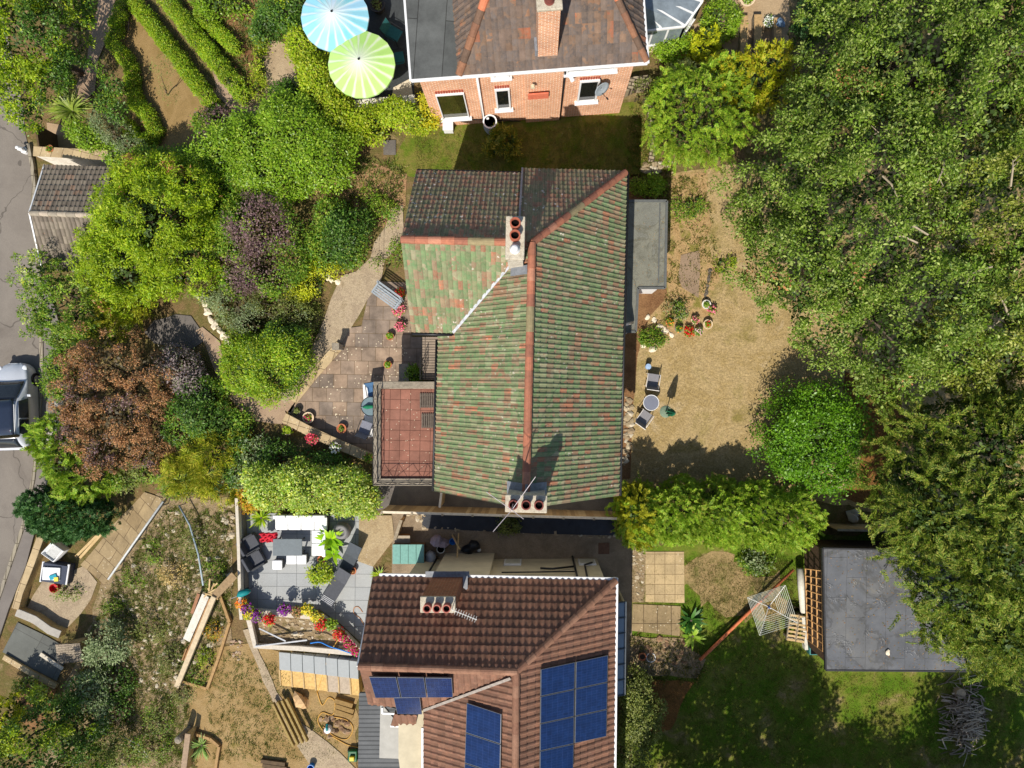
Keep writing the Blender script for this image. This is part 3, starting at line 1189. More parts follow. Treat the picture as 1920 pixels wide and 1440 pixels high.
# porch roof north of the balcony
pr = [at(792, 632, 2.4), at(822, 632, 2.4), at(822, 712, 2.4), at(792, 712, 2.4)]
mb = MB().prism([(pr[0].x, pr[0].y), (-3.3, pr[0].y), (-3.3, pr[2].y), (pr[3].x, pr[3].y)], -0.1, 2.4)
mb.build("porch", paving("porch_boards", S(150, 134, 116), S(134, 120, 106), S(90, 80, 70), 0.9, 0.11, 0, 0.02, 0.0, 0.3, False), house)
mb = MB()
for i in range(4):
    y = pr[0].y + (pr[2].y - pr[0].y) * (i + .5) / 4
    pass
a, b = Vector((pr[0].x + .04, pr[0].y - .9, 2.4)), Vector((pr[3].x + .04, pr[3].y, 2.4))
for z in (0.12, 0.85):
    mb.tube([a + Vector((0, 0, z)), b + Vector((0, 0, z))], 0.014, 6)
for i in range(4):
    p = a.lerp(b, i / 3)
    mb.tube([p, p + Vector((0, 0, .85))], 0.013, 5)
    if i < 3:
        q = a.lerp(b, (i + 1) / 3)
        mb.tube([p + Vector((0, 0, .12)), q + Vector((0, 0, .85))], 0.009, 5)
        mb.tube([p + Vector((0, 0, .85)), q + Vector((0, 0, .12))], 0.009, 5)
mb.build("porch_railing", BLACKP, house)
# flat-roofed extension on the east side
e0 = [at(1172, 377, 2.6), at(1250, 377, 2.6), at(1247, 540, 2.6), at(1196, 540, 2.6), at(1192, 622, 2.6), at(1166, 622, 2.6)]
pe = [(3.0, e0[0].y), (e0[1].x, e0[1].y), (e0[2].x, e0[2].y), (e0[3].x, e0[3].y), (e0[4].x, e0[4].y), (3.0, e0[5].y)]
mb = MB().prism([(pe[0][0], pe[0][1] - .1), (pe[1][0] - .12, pe[1][1] - .1), (pe[2][0] - .12, pe[2][1] + .12), (pe[3][0] - .1, pe[3][1] + .12), (pe[4][0] - .1, pe[4][1] + .1), (pe[5][0], pe[5][1] + .1)], -0.1, 2.46)
mb.build("extension_wall", WHITE, house)
mb = MB().prism(pe, 2.46, 2.6)
mb.build("extension_roof", FELT, house, bevel=0.015)
mb = MB()
for a, b in zip(pe[:-1], pe[1:]):
    a3, b3 = Vector((a[0], a[1], 2.62)), Vector((b[0], b[1], 2.62))
    c = Vector((4.0, e0[2].y + 1.0, 2.62))
    inn = ((c - a3) * 0.0)
    mb.beam(a3, b3, 0.10, 0.05)
    # felt upstand a little inside the edge
mb.beam((e0[1].x - .28, e0[1].y - .1, 2.615), (e0[2].x - .28, e0[2].y + .2, 2.615), 0.05, 0.03)
mb.build("roof_edge", plain("felt_edge", S(92, 94, 92), 0.8), house)
mb = MB().tube([at(1168, 611, 4.4), at(1178, 607, 3.6), at(1186, 605, 2.75)], 0.06, 10)
mb.build("downpipe", plain("pale_pipe", S(206, 196, 190), 0.5), house, smooth=True)

# television aerials on the south chimney
aer = thing("tv_aerial", "thin pale TV aerial strapped to the south gable chimney of the green roof", "aerial", hp(-0.62, -3.52, 9.0)[:])
mb = MB()
p0 = hp(-0.55, -3.5, 9.5)
mast = p0 + Vector((0, 0, 1.6))
mb.tube([p0 - Vector((0, 0, .4)), mast], 0.018, 6)
for d in ((-0.75, 0.55, 0.0), (0.7, 1.0, 0.05), (-0.55, -0.62, 0.0), (0.35, -.25, 0)):
    mb.tube([mast - Vector((0, 0, .1)), mast + Vector(d)], 0.010, 6)
mb.build("mast", plain("aerial_metal", S(186, 176, 180), 0.5, metal=0.3), aer)
# ------------------------------------------------------------------ brick house in the north
BRICK = bricks("orange_brick", [S(220, 154, 110), S(204, 132, 92)], S(230, 214, 190))
BRICK_D = plain("brick_soldiers", S(158, 72, 56), 0.85, var=0.3, scale=20)
bh = thing("brick_house", "orange brick house with dark tiled hipped roof, tall chimney and white gutters", "house", (0, 13, 0))
A = gp(812, 238)                         # foot of the south wall
B = gp(1161, 212)
dirB = (B - A).normalized(); nB = Vector((dirB.y, -dirB.x, 0))     # outwards (south)
Aw = A + dirB * 0.30
ZB = 5.55
DEPTH = 9.0
wall_mesh(Aw - dirB * .16, B, -0.2, ZB, 0.28, "wall", BRICK, bh)
Bn = B - nB * DEPTH; An = Aw - nB * DEPTH
mb = MB()
mb.prism([(Aw - dirB * .16 - nB * .29)[:2], (B - nB * .29)[:2], Bn[:2], An[:2]], -0.2, ZB - 0.02)
mb.build("house_body", BRICK, bh)
# eaves of the roof
def bq(s, t, z):                         # s metres along the wall from Aw, t metres north of it
    return Aw + dirB * s - nB * t + Vector((0, 0, z))
LB = (B - Aw).length
ze = ZB + 0.08
sF = 1.50                                # the felt roof ends, the tiles begin
ov = 0.32
mb = MB().prism([bq(-ov, -ov, 0)[:2], bq(sF, -ov, 0)[:2], bq(sF, DEPTH, 0)[:2], bq(-ov, DEPTH, 0)[:2]], ze - 0.12, ze + 0.02)
mb.build("flat_roof", paving("felt_strips", S(96, 98, 96), S(84, 86, 84), S(56, 56, 54), 9.0, 1.05, math.pi / 2 + .07, 0.015, 0.5, 0.35, False), bh)
# hipped roof
rise = 3.0
run = 3.6
w_ = LB + ov
SWc = bq(sF - .08, -ov, ze); SEc = bq(w_, -ov, ze)
R1 = bq(sF + 2.4, run, ze + rise); R2 = bq(w_ - 2.6, run, ze + rise)
NWc = bq(sF - .08, 2 * run + ov, ze); NEc = bq(w_, 2 * run + ov, ze)
tiled("roof", [SWc, SEc, R2, R1], dirB, GREY_T, bh, "south roof slope of grey brown tiles with orange lichen", seed=11, tw=0.23, gauge=0.36, roll=0.018)
tiled("roof", [SEc, NEc, R2], -nB, GREY_T, bh, "east hip slope of the dark tiled roof", seed=12, tw=0.23, gauge=0.36, roll=0.03)
tiled("roof", [NWc, SWc, R1], nB, GREY_T, bh, "west hip slope of the dark tiled roof", seed=13, tw=0.23, gauge=0.36, roll=0.03)
tiled("roof", [NEc, NWc, R1, R2], -dirB, GREY_T, bh, "north slope of the dark tiled roof", seed=14, tw=0.23, gauge=0.36, roll=0.018)
up = Vector((0, 0, .05))
for a_, b_, r_ in ((SWc, R1, .14), (SEc, R2, .12), (R1, R2, .12)):
    mb = MB()
    ridge_row(mb, a_ + up, b_ + up, r_, 0.45)
    mb.build("ridge_tiles", RIDGE_MIX, bh)
mb = MB()
gz = ze - 0.05
mb.beam(bq(-ov - .03, -ov - .05, gz), bq(w_ + .03, -ov - .05, gz), 0.11, 0.10)
mb.beam(bq(-ov - .05, -ov - .05, gz), bq(-ov - .05, DEPTH, gz), 0.09, 0.10)
mb.beam(bq(w_ + .05, -ov - .05, gz), bq(w_ + .05, DEPTH, gz), 0.11, 0.10)
mb.build("gutter", WHITE, bh, bevel=0.02)
# chimney breast and stack
s0 = (on_wall(986, 228, A, B) - Aw).dot(dirB); s1 = (on_wall(1048, 222, A, B) - Aw).dot(dirB)
cb0, cb1 = bq(s0, -0.12, 0), bq(s1, -0.12, 0)
wall_mesh(cb0, cb1, -0.2, ZB - 0.15, 0.14, "chimney_breast", BRICK, bh)
st = bq((s0 + s1) / 2 + 0.12, 0.42, 0)
ca = st - dirB * 0.36 + nB * 0.4; cbb = st + dirB * 0.36 + nB * 0.4
ch = wall_mesh(ca, cbb, ze - 0.1, 9.1, 0.85, "chimney", BRICK, bh)
mb = MB().box((st.x, st.y, 9.17), (0.84, 0.96, 0.13), math.atan2(dirB.y, dirB.x))
mb.build("chimney_slab", MORTAR, ch, bevel=0.03)
mb = MB()
pc = st + nB * 0.2
mb.lathe((pc.x, pc.y, 9.22), pot_profile(0.17, 0.4), 18)
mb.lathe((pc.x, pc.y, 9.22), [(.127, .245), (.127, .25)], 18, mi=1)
mb.build("chimney_pot", [plain("pot_red", (0, 0, 0, 1)), DARK_INSIDE], ch)
mb = MB()
q = bq((s0 + s1) / 2 + .12, -.02, ze + .10)
mb.box(q, (0.80, 0.18, 0.05), math.atan2(dirB.y, dirB.x))
mb.build("chimney_flashing", LEAD, bh)
mb = MB()
q = st - dirB * 0.42
mb.box((q.x, q.y, ze + .45), (0.10, 0.75, 0.5), math.atan2(dirB.y, dirB.x))
mb.build("chimney_flashing", LEAD, bh)


def window(px0, py0, px1, py1, name="window", bars=0, glass=None, sill=True, lintel=True, fw=0.07):
    """a window in the south wall, given by its outer frame's corners in the photograph"""
    p = on_wall(px0, py0, A, B); q = on_wall(px1, py1, A, B)
    s0_, s1_ = sorted(((p - Aw).dot(dirB), (q - Aw).dot(dirB)))
    z0_, z1_ = sorted((p.z, q.z))
    f = MB()
    t0 = -0.05
    f.beam(bq(s0_, t0, z0_ + fw / 2), bq(s1_, t0, z0_ + fw / 2), 0.10, fw)
    f.beam(bq(s0_, t0, z1_ - fw / 2), bq(s1_, t0, z1_ - fw / 2), 0.10, fw)
    for s in [s0_ + fw / 2, s1_ - fw / 2] + [s0_ + (s1_ - s0_) * (i + 1) / (bars + 1) for i in range(bars)]:
        f.beam(bq(s, t0, z0_ + fw), bq(s, t0, z1_ - fw), 0.10, fw, up=dirB)
    w = f.build(name, WHITE, bh)
    MB().beam(bq(s0_ + fw, -.015, (z0_ + z1_) / 2), bq(s1_ - fw, -.015, (z0_ + z1_) / 2), 0.02, z1_ - z0_ - fw).build("pane", glass or GLASS_D, w)
    if sill:
        MB().beam(bq(s0_ - .1, -0.09, z0_ - .045), bq(s1_ + .1, -0.09, z0_ - .045), 0.20, 0.08).build("sill", WHITE, w, bevel=0.015)
    if lintel:
        l = MB()
        k = max(2, int((s1_ - s0_) / 0.1))
        for i in range(k):
            s = s0_ + (s1_ - s0_) * (i + .5) / k
            l.box(bq(s, -.012, z1_ + 0.13), (0.075, 0.03, 0.21), math.atan2(dirB.y, dirB.x))
        l.build("brick_lintel", BRICK_D, w)
    return w


w1 = window(816, 176, 880, 217, fw=0.045, glass=plain('olive_reflection', (.035, .034, .008, 1), .08, .6, var=.6, scale=1.5, bump=0))
tag(w1, "large dark window")
window(927, 166, 958, 201)
window(1087, 150, 1117, 186)
window(922, 124, 955, 141, lintel=False)
window(1064, 106, 1153, 128, bars=1, lintel=False)
mb = MB()
pa = on_wall(893, 133, A, B) + nB * 0.12; pb_ = on_wall(906, 218, A, B) + nB * 0.12
butt_c = gp(921, 242, 0.0)
mb.tube([pa, pb_, Vector((butt_c.x - .05, butt_c.y + .1, 1.0))], 0.045, 8)
mb.build("downpipe", WHITE, bh, smooth=True)
mb = MB()
pa = on_wall(1062, 112, A, B) + nB * 0.08; pb_ = on_wall(1049, 224, A, B) + nB * 0.08
mb.tube([pa, pb_], 0.035, 8)
mb.build("soil_pipe", BLACKP, bh, smooth=True)
mb = MB()
pa = on_wall(880, 222, A, B) + nB * .04; pb_ = on_wall(985, 226, A, B) + nB * .04
mb.tube([pa, pb_], 0.02, 6)
mb.build("waste_pipe", BLACKP, bh, smooth=True)
v0, v1 = on_wall(989, 175, A, B), on_wall(1028, 160, A, B)
sv0, sv1 = (v0 - Aw).dot(dirB), (v1 - Aw).dot(dirB)
MB().beam(bq(sv0, -.27, (v0.z + v1.z) / 2), bq(sv1, -.27, (v0.z + v1.z) / 2), 0.06, 0.5).build("tile_patch", plain("red_tile_patch", S(205, 112, 84), 0.8), bh, bevel=0.01)
p = on_wall(998, 145, A, B) + nB * 0.3
MB().tube([p, p + nB * 0.12], 0.08, 12).build("flue_vent", plain("vent_cream", S(205, 195, 165), 0.6), bh)
p = on_wall(1068, 136, A, B) + nB * 0.1
MB().box(p, (0.14, 0.16, 0.14)).tube([p, p + nB * .2 + Vector((0.12, 0, -.1))], [0.07, 0.09], 10).build("wall_lamp", WHITE, bh)
# satellite dish
dish = thing("satellite_dish", "grey satellite dish on the brick wall beside the white window", "satellite dish", on_wall(1126, 146, A, B)[:])
p = on_wall(1126, 146, A, B)
axis = (nB * 0.9 + dirB * 0.45 + Vector((0, 0, .25))).normalized()
sd = axis.cross(Vector((0, 0, 1))).normalized(); ud = sd.cross(axis)
c = p + nB * 0.42
vs, fs = [], []
for i in range(5):
    r = 0.32 * i / 4
    for j in range(18):
        a = 2 * math.pi * j / 18
        vs.append(c + sd * (r * math.cos(a)) + ud * (r * 1.1 * math.sin(a)) + axis * (r * r * 0.55))
for i in range(4):
    for j in range(18):
        j2 = (j + 1) % 18
        fs.append((i * 18 + j, i * 18 + j2, (i + 1) * 18 + j2, (i + 1) * 18 + j))
mb = MB().add(vs, fs)
do = mb.build("dish", plain("dish_grey", S(150, 158, 164), 0.5), dish, smooth=True)
so = do.modifiers.new("solid", 'SOLIDIFY'); so.thickness = 0.012
MB().tube([p, c], 0.022, 6).tube([c - ud * .3, c + axis * .42 - ud * .12], 0.012, 6).tube([c + axis * .40 - ud * .12, c + axis * .5 - ud * .12], 0.035, 8).build("bracket", BLACKP, dish)
# conservatory bay on the east side
con = thing("conservatory", "white framed conservatory with glass roof on a low brick base beside brick house", "conservatory", gp(1270, 20)[:])
cp = [at(1195, 60, 2.0), at(1283, 50, 2.0), at(1315, 5, 2.0), at(1325, -60, 2.0), at(1195, -60, 2.0)]
cp2 = [(p.x, p.y) for p in cp]
MB().prism(cp2, -0.1, 0.65).build("base_wall", BRICK, con)
mb = MB()
for i in range(3):
    a, b = cp[i], cp[i + 1]
    for z in (0.70, 2.05):
        mb.beam((a.x, a.y, z), (b.x, b.y, z), 0.12, 0.10)
    k = 3 if i == 0 else 2
    for j in range(k + 1):
        q = a.lerp(b, j / k)
        mb.beam((q.x, q.y, .7), (q.x, q.y, 2.05), 0.08, 0.08)
# glazing bars of the roof, rising to the house
top = [Vector((3.9 + .2, p.y, 3.0)) for p in cp]
for i in range(4):
    a, b = cp[i], cp[min(i + 1, 3)]
    for j in range(2):
        q = a.lerp(b, j / 2)
        mb.beam((q.x, q.y, 2.1), (4.05, q.y * .6 + cp[2].y * .4 + .4, 3.0), 0.07, 0.06)
mb.build("frame", WHITE, con)
mb = MB()
for i in range(3):
    a, b = cp[i], cp[i + 1]
    mb.beam((a.x, a.y, 1.38), (b.x, b.y, 1.38), 0.02, 1.26)
mb.build("glazing", plain("conservatory_glass", S(120, 130, 138), 0.08, 0.7, var=0.3, scale=2, bump=0), con)
mb = MB()
vs = [(p.x, p.y, 2.09) for p in cp[:4]] + [(4.05, cp[3].y, 3.0), (4.05, cp[1].y + .5, 3.0)]
mb.add(vs, [(0, 1, 5), (1, 2, 5), (2, 3, 4, 5)])
mb.build("glass_roof", MATS[("plain", "conservatory_glass")], con)

# ------------------------------------------------------------------ brown-roofed house in the south
sh = thing("house", "cream rendered house with brown tiled roof and blue solar panels", "house", (-1, -11, 0))
ze, zr = 4.9, 7.2
J2 = at(968, 1259, zr); RS2 = Vector((J2.x - .1, -22.0, zr))
NE2 = at(1154, 1089, ze); NW2 = at(724, 1076, ze)
SE2 = Vector((NE2.x - .15, -22.0, ze))
WR2 = at(672, 1249, zr)
NWl = at(699, 1094, ze)
rr = NE2.y - J2.y
tiled("roof", [NE2, NWl + Vector((0, 0.25, 0)), WR2, J2], Vector((-1, 0.02, 0)), BROWN_T, sh, "north slope of brown rolled tiles", seed=21, tw=0.235, gauge=0.33, roll=0.05, lip=0.04, samples=(0, .25, .45, .6, .75, .9), prof=(0, 0.1, .7, 1, .8, .2))
tiled("roof", [SE2, NE2, J2, RS2], Vector((0, 1, 0)), BROWN_T, sh, "east slope of brown tiles under the large solar array", seed=22, tw=0.235, gauge=0.33, roll=0.04)
# wing's south slope and main west slope
WS2z = zr - 1.85
VB2 = at(795, 1330, WS2z)
WS2 = at(690, 1320, WS2z)
tiled("roof", [WS2, VB2, J2, WR2], Vector((1, 0, 0)), BROWN_T, sh, "short south slope of brown tiles with four solar panels", seed=23, tw=0.235, gauge=0.33, roll=0.04)
pn = (RS2 - J2).cross(VB2 - J2)
SWz = VB2.z
SW2 = Vector((VB2.x + (RS2.x - J2.x) * .5, -22.0, SWz + 0.0))
def on_plane(x, y):
    return zr - (J2.x - x) * (zr - VB2.z) / (J2.x - VB2.x)
W2a = Vector((VB2.x, VB2.y, on_plane(VB2.x, 0)))
tiled("roof", [J2, RS2 + Vector((.1, 0, 0)), Vector((VB2.x, -22, on_plane(VB2.x, 0))), W2a], Vector((0, 1, 0)), BROWN_T, sh, "west slope of brown tiles with a double column of solar panels", seed=24, tw=0.235, gauge=0.33, roll=0.04)
mb = MB()
u3 = Vector((0, 0, .06))
for a_, b_ in ((J2, NE2), (J2, RS2), (WR2, J2)):
    mb = MB()
    ridge_row(mb, a_ + u3, b_ + u3, 0.125)
    mb.build("ridge_tiles", RIDGE_BROWN, sh)
mb = MB().beam(J2 + Vector((-.2, -.25, -.02)), VB2 + Vector((0, 0, .09)), 0.10, 0.03)
mb.build("valley_lead", plain("valley_grey", S(150, 140, 130), .7, var=.3), sh)
mb = MB()
gd = Vector((0, 0, -.03))
mb.beam(NWl + Vector((0.25, .33, -.03)), NE2 + Vector((.05, .07, -.03)), 0.10, 0.09)
mb.beam(NE2 + Vector((.06, .1, -.03)), SE2 + Vector((.06, 0, -.03)), 0.09, 0.09)
mb.beam(W2a + Vector((-.06, -.7, -.03)), Vector((VB2.x - .06, -22, on_plane(VB2.x, 0) - .03)), 0.08, 0.09)
mb.beam(NWl + Vector((0, -.05, 0)), WR2 + Vector((-.03, 0, 0.02)), 0.05, 0.08)
mb.build("gutter", WHITE, sh)
CREAM = plain("cream_render", S(196, 184, 156), 0.9, var=0.12, scale=2)
yN = at(0, 1046, 0).y - 0.02
mb = MB()
mb.prism([(-5.15, yN - .05), (2.85, yN), (2.85, -22), (-4.0, -22), (-5.15, -14.0)], -0.3, ze - .05)
mb.prism([(-3.95, yN + .24), (-1.75, yN + .25), (-1.75, yN), (-3.95, yN)], -0.3, ze - .35)
mb.build("wall", CREAM, sh)
for pts_, r_ in (([(-4.3, yN + .08, 4.6), (-4.3, yN + .08, 0.1)], .045), ([(1.75, yN + .12, 4.6), (1.75, yN + .12, 0.1)], .045), ([(-1.3, yN + .1, 2.9), (1.7, yN + .1, 2.75)], .03),
                 ([(0.3, yN + .1, 2.2), (0.8, yN + .1, 2.3), (1.7, yN + .1, 1.9)], .045), ([(2.15, yN + .1, 3.6), (2.2, yN + .1, 1.6), (2.55, yN + .1, 1.2)], .04)):
    MB().tube(pts_, r_, 8).build("waste_pipe", BLACKP, sh, smooth=True)
for x in (-0.9, 2.35):
    w = MB().box((x, yN + .03, 0.85), (0.75, 0.08, 0.9)).build("window", WHITE, sh)
    MB().box((x, yN + .075, 0.85), (0.62, 0.02, 0.76)).build("pane", plain("frosted_glass", S(200, 198, 180), 0.3, var=.1), w)
BRK2 = bricks("red_chimney_brick", [S(150, 88, 62), S(128, 72, 52)], S(150, 128, 104))
cA = at(808, 1087, 5.3); cB = at(866, 1085, 5.3)
zc = 7.6
cw = wall_mesh((cA.x, cA.y - .45, 0), (cB.x, cA.y - .45, 0), 4.8, zc, 0.45, "chimney", BRK2, sh)
cc = Vector(((cA.x + cB.x) / 2, cA.y - .22, zc + .06))
MB().box(cc, (cB.x - cA.x + .04, 0.55, 0.11)).build("chimney_slab", MORTAR, cw, bevel=.02)
for i in (-1, 0, 1):
    pm = MB()
    c0 = (cc.x + i * .33, cc.y - .05, zc + .1)
    pm.lathe(c0, pot_profile(.14, .32), 18).lathe(c0, [(.105, .2), (.105, .205)], 18, mi=1)
    pm.build("chimney_pot", [plain("pot_dusky", S(168, 98, 84), .8), DARK_INSIDE], cw)
MB().box((cB.x + .12, cA.y - .25, ze + .32), (0.18, .75, .03)).build("chimney_flashing", LEAD, sh)
MB().box((cc.x, cA.y + .13, ze + .1), (cB.x - cA.x + .5, .22, .03)).build("chimney_flashing", LEAD, sh)
aer2 = thing("tv_aerial", "small white multi-element TV aerial on the brown roof's brick chimney", "aerial", (cc.x + .5, cc.y, zc))
mb = MB()
a0 = Vector((cc.x + .52, cc.y - .05, zc + .5))
mb.tube([a0 - Vector((0, 0, 1.0)), a0], .015, 6)
b0 = a0 + Vector((0.85, -.34, 0.0))
mb.tube([a0, b0], .013, 6)
d0 = (b0 - a0).normalized(); sd0 = d0.cross(Vector((0, 0, 1)))
for i in range(10):
    q = a0.lerp(b0, (i + .5) / 10)
    mb.tube([q - sd0 * .11, q + sd0 * .11], .007, 5)
mb.build("antenna", plain("aerial_white", S(215, 212, 205), .4), aer2)

# solar panels: each a part of the house with a cell grid
tS = NT("solar_cells")
brk = tS.new("ShaderNodeTexBrick")
brk.offset = 0.0
brk.inputs["Scale"].default_value = 1.0
brk.inputs["Brick Width"].default_value = 1 / 6
brk.inputs["Row Height"].default_value = 1 / 10
brk.inputs["Mortar Size"].default_value = 0.004
brk.inputs["Color1"].default_value = S(13, 36, 76)
brk.inputs["Color2"].default_value = S(16, 42, 86)
brk.inputs["Mortar"].default_value = S(40, 58, 104)
tS.L(tS.coord("UV"), brk.inputs["Vector"])
vo = tS.new("ShaderNodeTexVoronoi"); vo.inputs["Scale"].default_value = 9
tS.L(tS.coord(), vo.inputs["Vector"])
cS = tS.mix(1.0, brk.outputs["Color"], tS.ramp(tS.noise(3, 4), [(.3, (.75, .8, .85, 1)), (.7, (1.25, 1.2, 1.2, 1))]), 'MULTIPLY')
cS = tS.mix(1.0, cS, tS.ramp(vo.outputs["Color"], [(0, (.88, .88, .9, 1)), (1, (1.12, 1.12, 1.1, 1))]), 'MULTIPLY')
SOLAR = tS.done(cS, 0.22, 0.55)
PFRAME = plain("panel_frame", S(120, 122, 122), 0.4, metal=0.4)


def ray_plane(px, py, o, n):
    d = Vector(((px - NX) / FPX, (NY - py) / FPX, -1.0))
    c = Vector((0, 0, CAM_H))
    return c + d * (n.dot(o - c) / n.dot(d))


def panels(o, n, c00, c10, c01, c11, nu, nv, skip=(), lift=0.16, label=None):
    """a grid of panels between four pixel corners on the roof plane (o, n)"""
    n = n.normalized()
    if n.z < 0: n = -n
    q = [ray_plane(*c, o + n * lift, n) for c in (c00, c10, c01, c11)]
    def P(u, v):
        return (q[0] * (1 - u) + q[1] * u) * (1 - v) + (q[2] * (1 - u) + q[3] * u) * v
    for i in range(nu):
        for j in range(nv):
            if (i, j) in skip: continue
            e = 0.012
            u0, u1, v0, v1 = i / nu + e / nu * 1.5, (i + 1) / nu - e / nu * 1.5, j / nv + e / nv, (j + 1) / nv - e / nv
            cs = [P(u0, v0), P(u1, v0), P(u1, v1), P(u0, v1)]
            me = bpy.data.meshes.new("solar_panel")
            cen = sum(cs, Vector()) / 4
            inn = [cen + (c - cen) * .972 + n * .004 for c in cs]
            vs = cs + [c - n * .045 for c in cs] + inn
            fs = [(0, 1, 5, 4), (1, 2, 6, 5), (2, 3, 7, 6), (3, 0, 4, 7), (4, 5, 6, 7), (0, 1, 9, 8), (1, 2, 10, 9), (2, 3, 11, 10), (3, 0, 8, 11), (8, 9, 10, 11)]
            me.from_pydata([tuple(v) for v in vs], [], fs)
            lay = me.uv_layers.new(name="UVMap")
            me.materials.append(PFRAME); me.materials.append(SOLAR)
            me.polygons[9].material_index = 1
            ls = me.polygons[9].loop_start
            for k, w in enumerate(((0, 0), (1, 0), (1, 1), (0, 1))):
                lay.data[ls + k].uv = w
            link("solar_panel", me, sh)


nS = (VB2 - J2).cross(WR2 - J2)
panels(J2, nS, (691, 1269), (848, 1271), (703, 1309), (850, 1308), 3, 1)
panels(J2, nS, (737, 1308), (788, 1307), (744, 1339), (792, 1340), 1, 1)
nW = (RS2 - J2).cross(W2a - J2)
panels(J2, nW, (874, 1317), (941, 1339), (868, 1487), (938, 1510), 1, 3)
nE = (RS2 - J2).cross(NE2 - J2)
panels(J2, nE, (1013, 1255), (1141, 1228), (1011, 1460), (1137, 1432), 2, 4, skip=((1, 3),))
# small porch roof and grey side roof west of the house
VE2 = at(734, 1335, 4.6)
mb = MB()
tiled("porch_roof", [at(733, 1360, 4.75), at(780, 1361, 4.75), at(782, 1340, 5.2), at(740, 1338, 5.2)], Vector((1, 0, 0)), BROWN_T, sh, seed=31, tw=0.235, gauge=0.33, roll=0.035)
mb.beam(at(732, 1361, 4.7), at(780, 1362, 4.7), .07, .08)
mb.beam(at(717, 1337, 5.0), at(745, 1338, 5.0), .07, .08)
mb.beam(at(717, 1326, 5.1), at(717, 1337, 5.0), .07, .08)
mb.build("porch_gutter", WHITE, sh)
# east lean-to with a glass roof
lt = thing("lean_to", "narrow glass roofed lean-to along the east wall of brown roofed house", "lean-to", gp(1165, 1210)[:])
l0, l1 = at(1150, 1128, 2.4), at(1173, 1128, 2.3)
l2, l3 = at(1171, 1302, 2.3), at(1150, 1302, 2.4)
MB().add([(2.86, l0.y, 2.75), l1, l2, (2.86, l3.y, 2.75)], [(0, 3, 2, 1)]).build("glass_roof", plain("blue_grey_glass", S(122, 138, 152), 0.2, .5, var=.12, scale=2, bump=0), lt)
mb = MB()
for i in range(7):
    t = i / 6
    a = Vector((2.86, l0.y + (l3.y - l0.y) * t, 2.78)); b = l1.lerp(l2, t) + Vector((0, 0, .03))
    mb.beam(a, b, .045, .05)
mb.beam(l1, l2, .08, .08)
mb.build("glazing_bars", plain("bar_grey", S(70, 78, 86), .5), lt)
MB().prism([(l1.x - .12, l1.y), (l1.x - .04, l1.y), (l2.x - .04, l2.y), (l2.x - .12, l2.y)], -.1, 2.25).build("wall", CREAM, lt)
gh = thing("side_roof", "grey ribbed flat roof in front of the brown roofed house", "roof", gp(700, 1380)[:])
g0 = [at(673, 1300, 1.4), at(716, 1298, 1.4), at(716, 1322, 1.4), at(782, 1340, 1.4), at(782, 1480, 1.4), at(671, 1480, 1.4)]
MB().prism([p[:2] for p in g0], 1.25, 1.4).build("roof_sheet", paving("ribbed_grey", S(104, 106, 108), S(96, 98, 100), S(74, 76, 78), 40, .19, 0, .03, 0, .2, False), gh)
MB().prism([(p.x * .98 + .0, p.y) for p in (at(677, 1304, 1.2), at(780, 1342, 1.2), at(780, 1480, 1.2), at(674, 1480, 1.2))], -.4, 1.24).build("wall", CREAM, gh)
g1 = [at(713, 1318, 1.48), at(748, 1360, 1.48), at(782, 1364, 1.48), at(780, 1424, 1.48), at(711, 1422, 1.48)]
MB().prism([p[:2] for p in g1], 1.41, 1.46).build("roof_slab", plain("pale_slab", S(168, 166, 160), .8, var=.12, scale=2), gh)

# ------------------------------------------------------------------ garage by the road
gar = thing("garage", "small garage with pitched grey tiled roof beside the road", "garage", gp(125, 400)[:])
gg = gp(125, 400).z
gr0, gr1 = at(56, 399, gg + 3.6), at(192, 404, gg + 3.6)
gn0, gn1 = at(84, 310, gg + 2.45), at(212, 314, gg + 2.45)
gs0, gs1 = at(80, 505, gg + 2.4), at(190, 510, gg + 2.4)
tiled("roof", [gn1, gn0, gr0, gr1], Vector((1, 0, 0)), GARAGE_T, gar, "dark north slope of the garage roof", seed=41, tw=.2, gauge=.30, roll=.045, lip=.045)
tiled("roof", [gs0, gs1, gr1, gr0], Vector((1, 0, 0)), GARAGE_T, gar, "pale south slope of the garage roof", seed=42, tw=.2, gauge=.33, roll=.06)
mb = MB(); ridge_row(mb, gr0, gr1, .12); mb.build("ridge_tiles", island("grey_ridge", [S(168, 156, 138), S(152, 142, 126), S(178, 164, 146)]), gar)
mb = MB(); mb.beam(gn0, gr0, .06, .12); mb.beam(gr0, gs0, .06, .12); mb.build("bargeboard", WHITE, gar)
mb = MB()
pts = [at(84, 322, gg + 2.3), at(205, 325, gg + 2.3), at(186, 500, gg + 2.3), at(84, 495, gg + 2.3)]
mb.prism([p[:2] for p in pts], gg - 1.0, gg + 2.2)
ga, gb = pts[0], pts[3]
mb.build("wall", RENDER_W, gar)

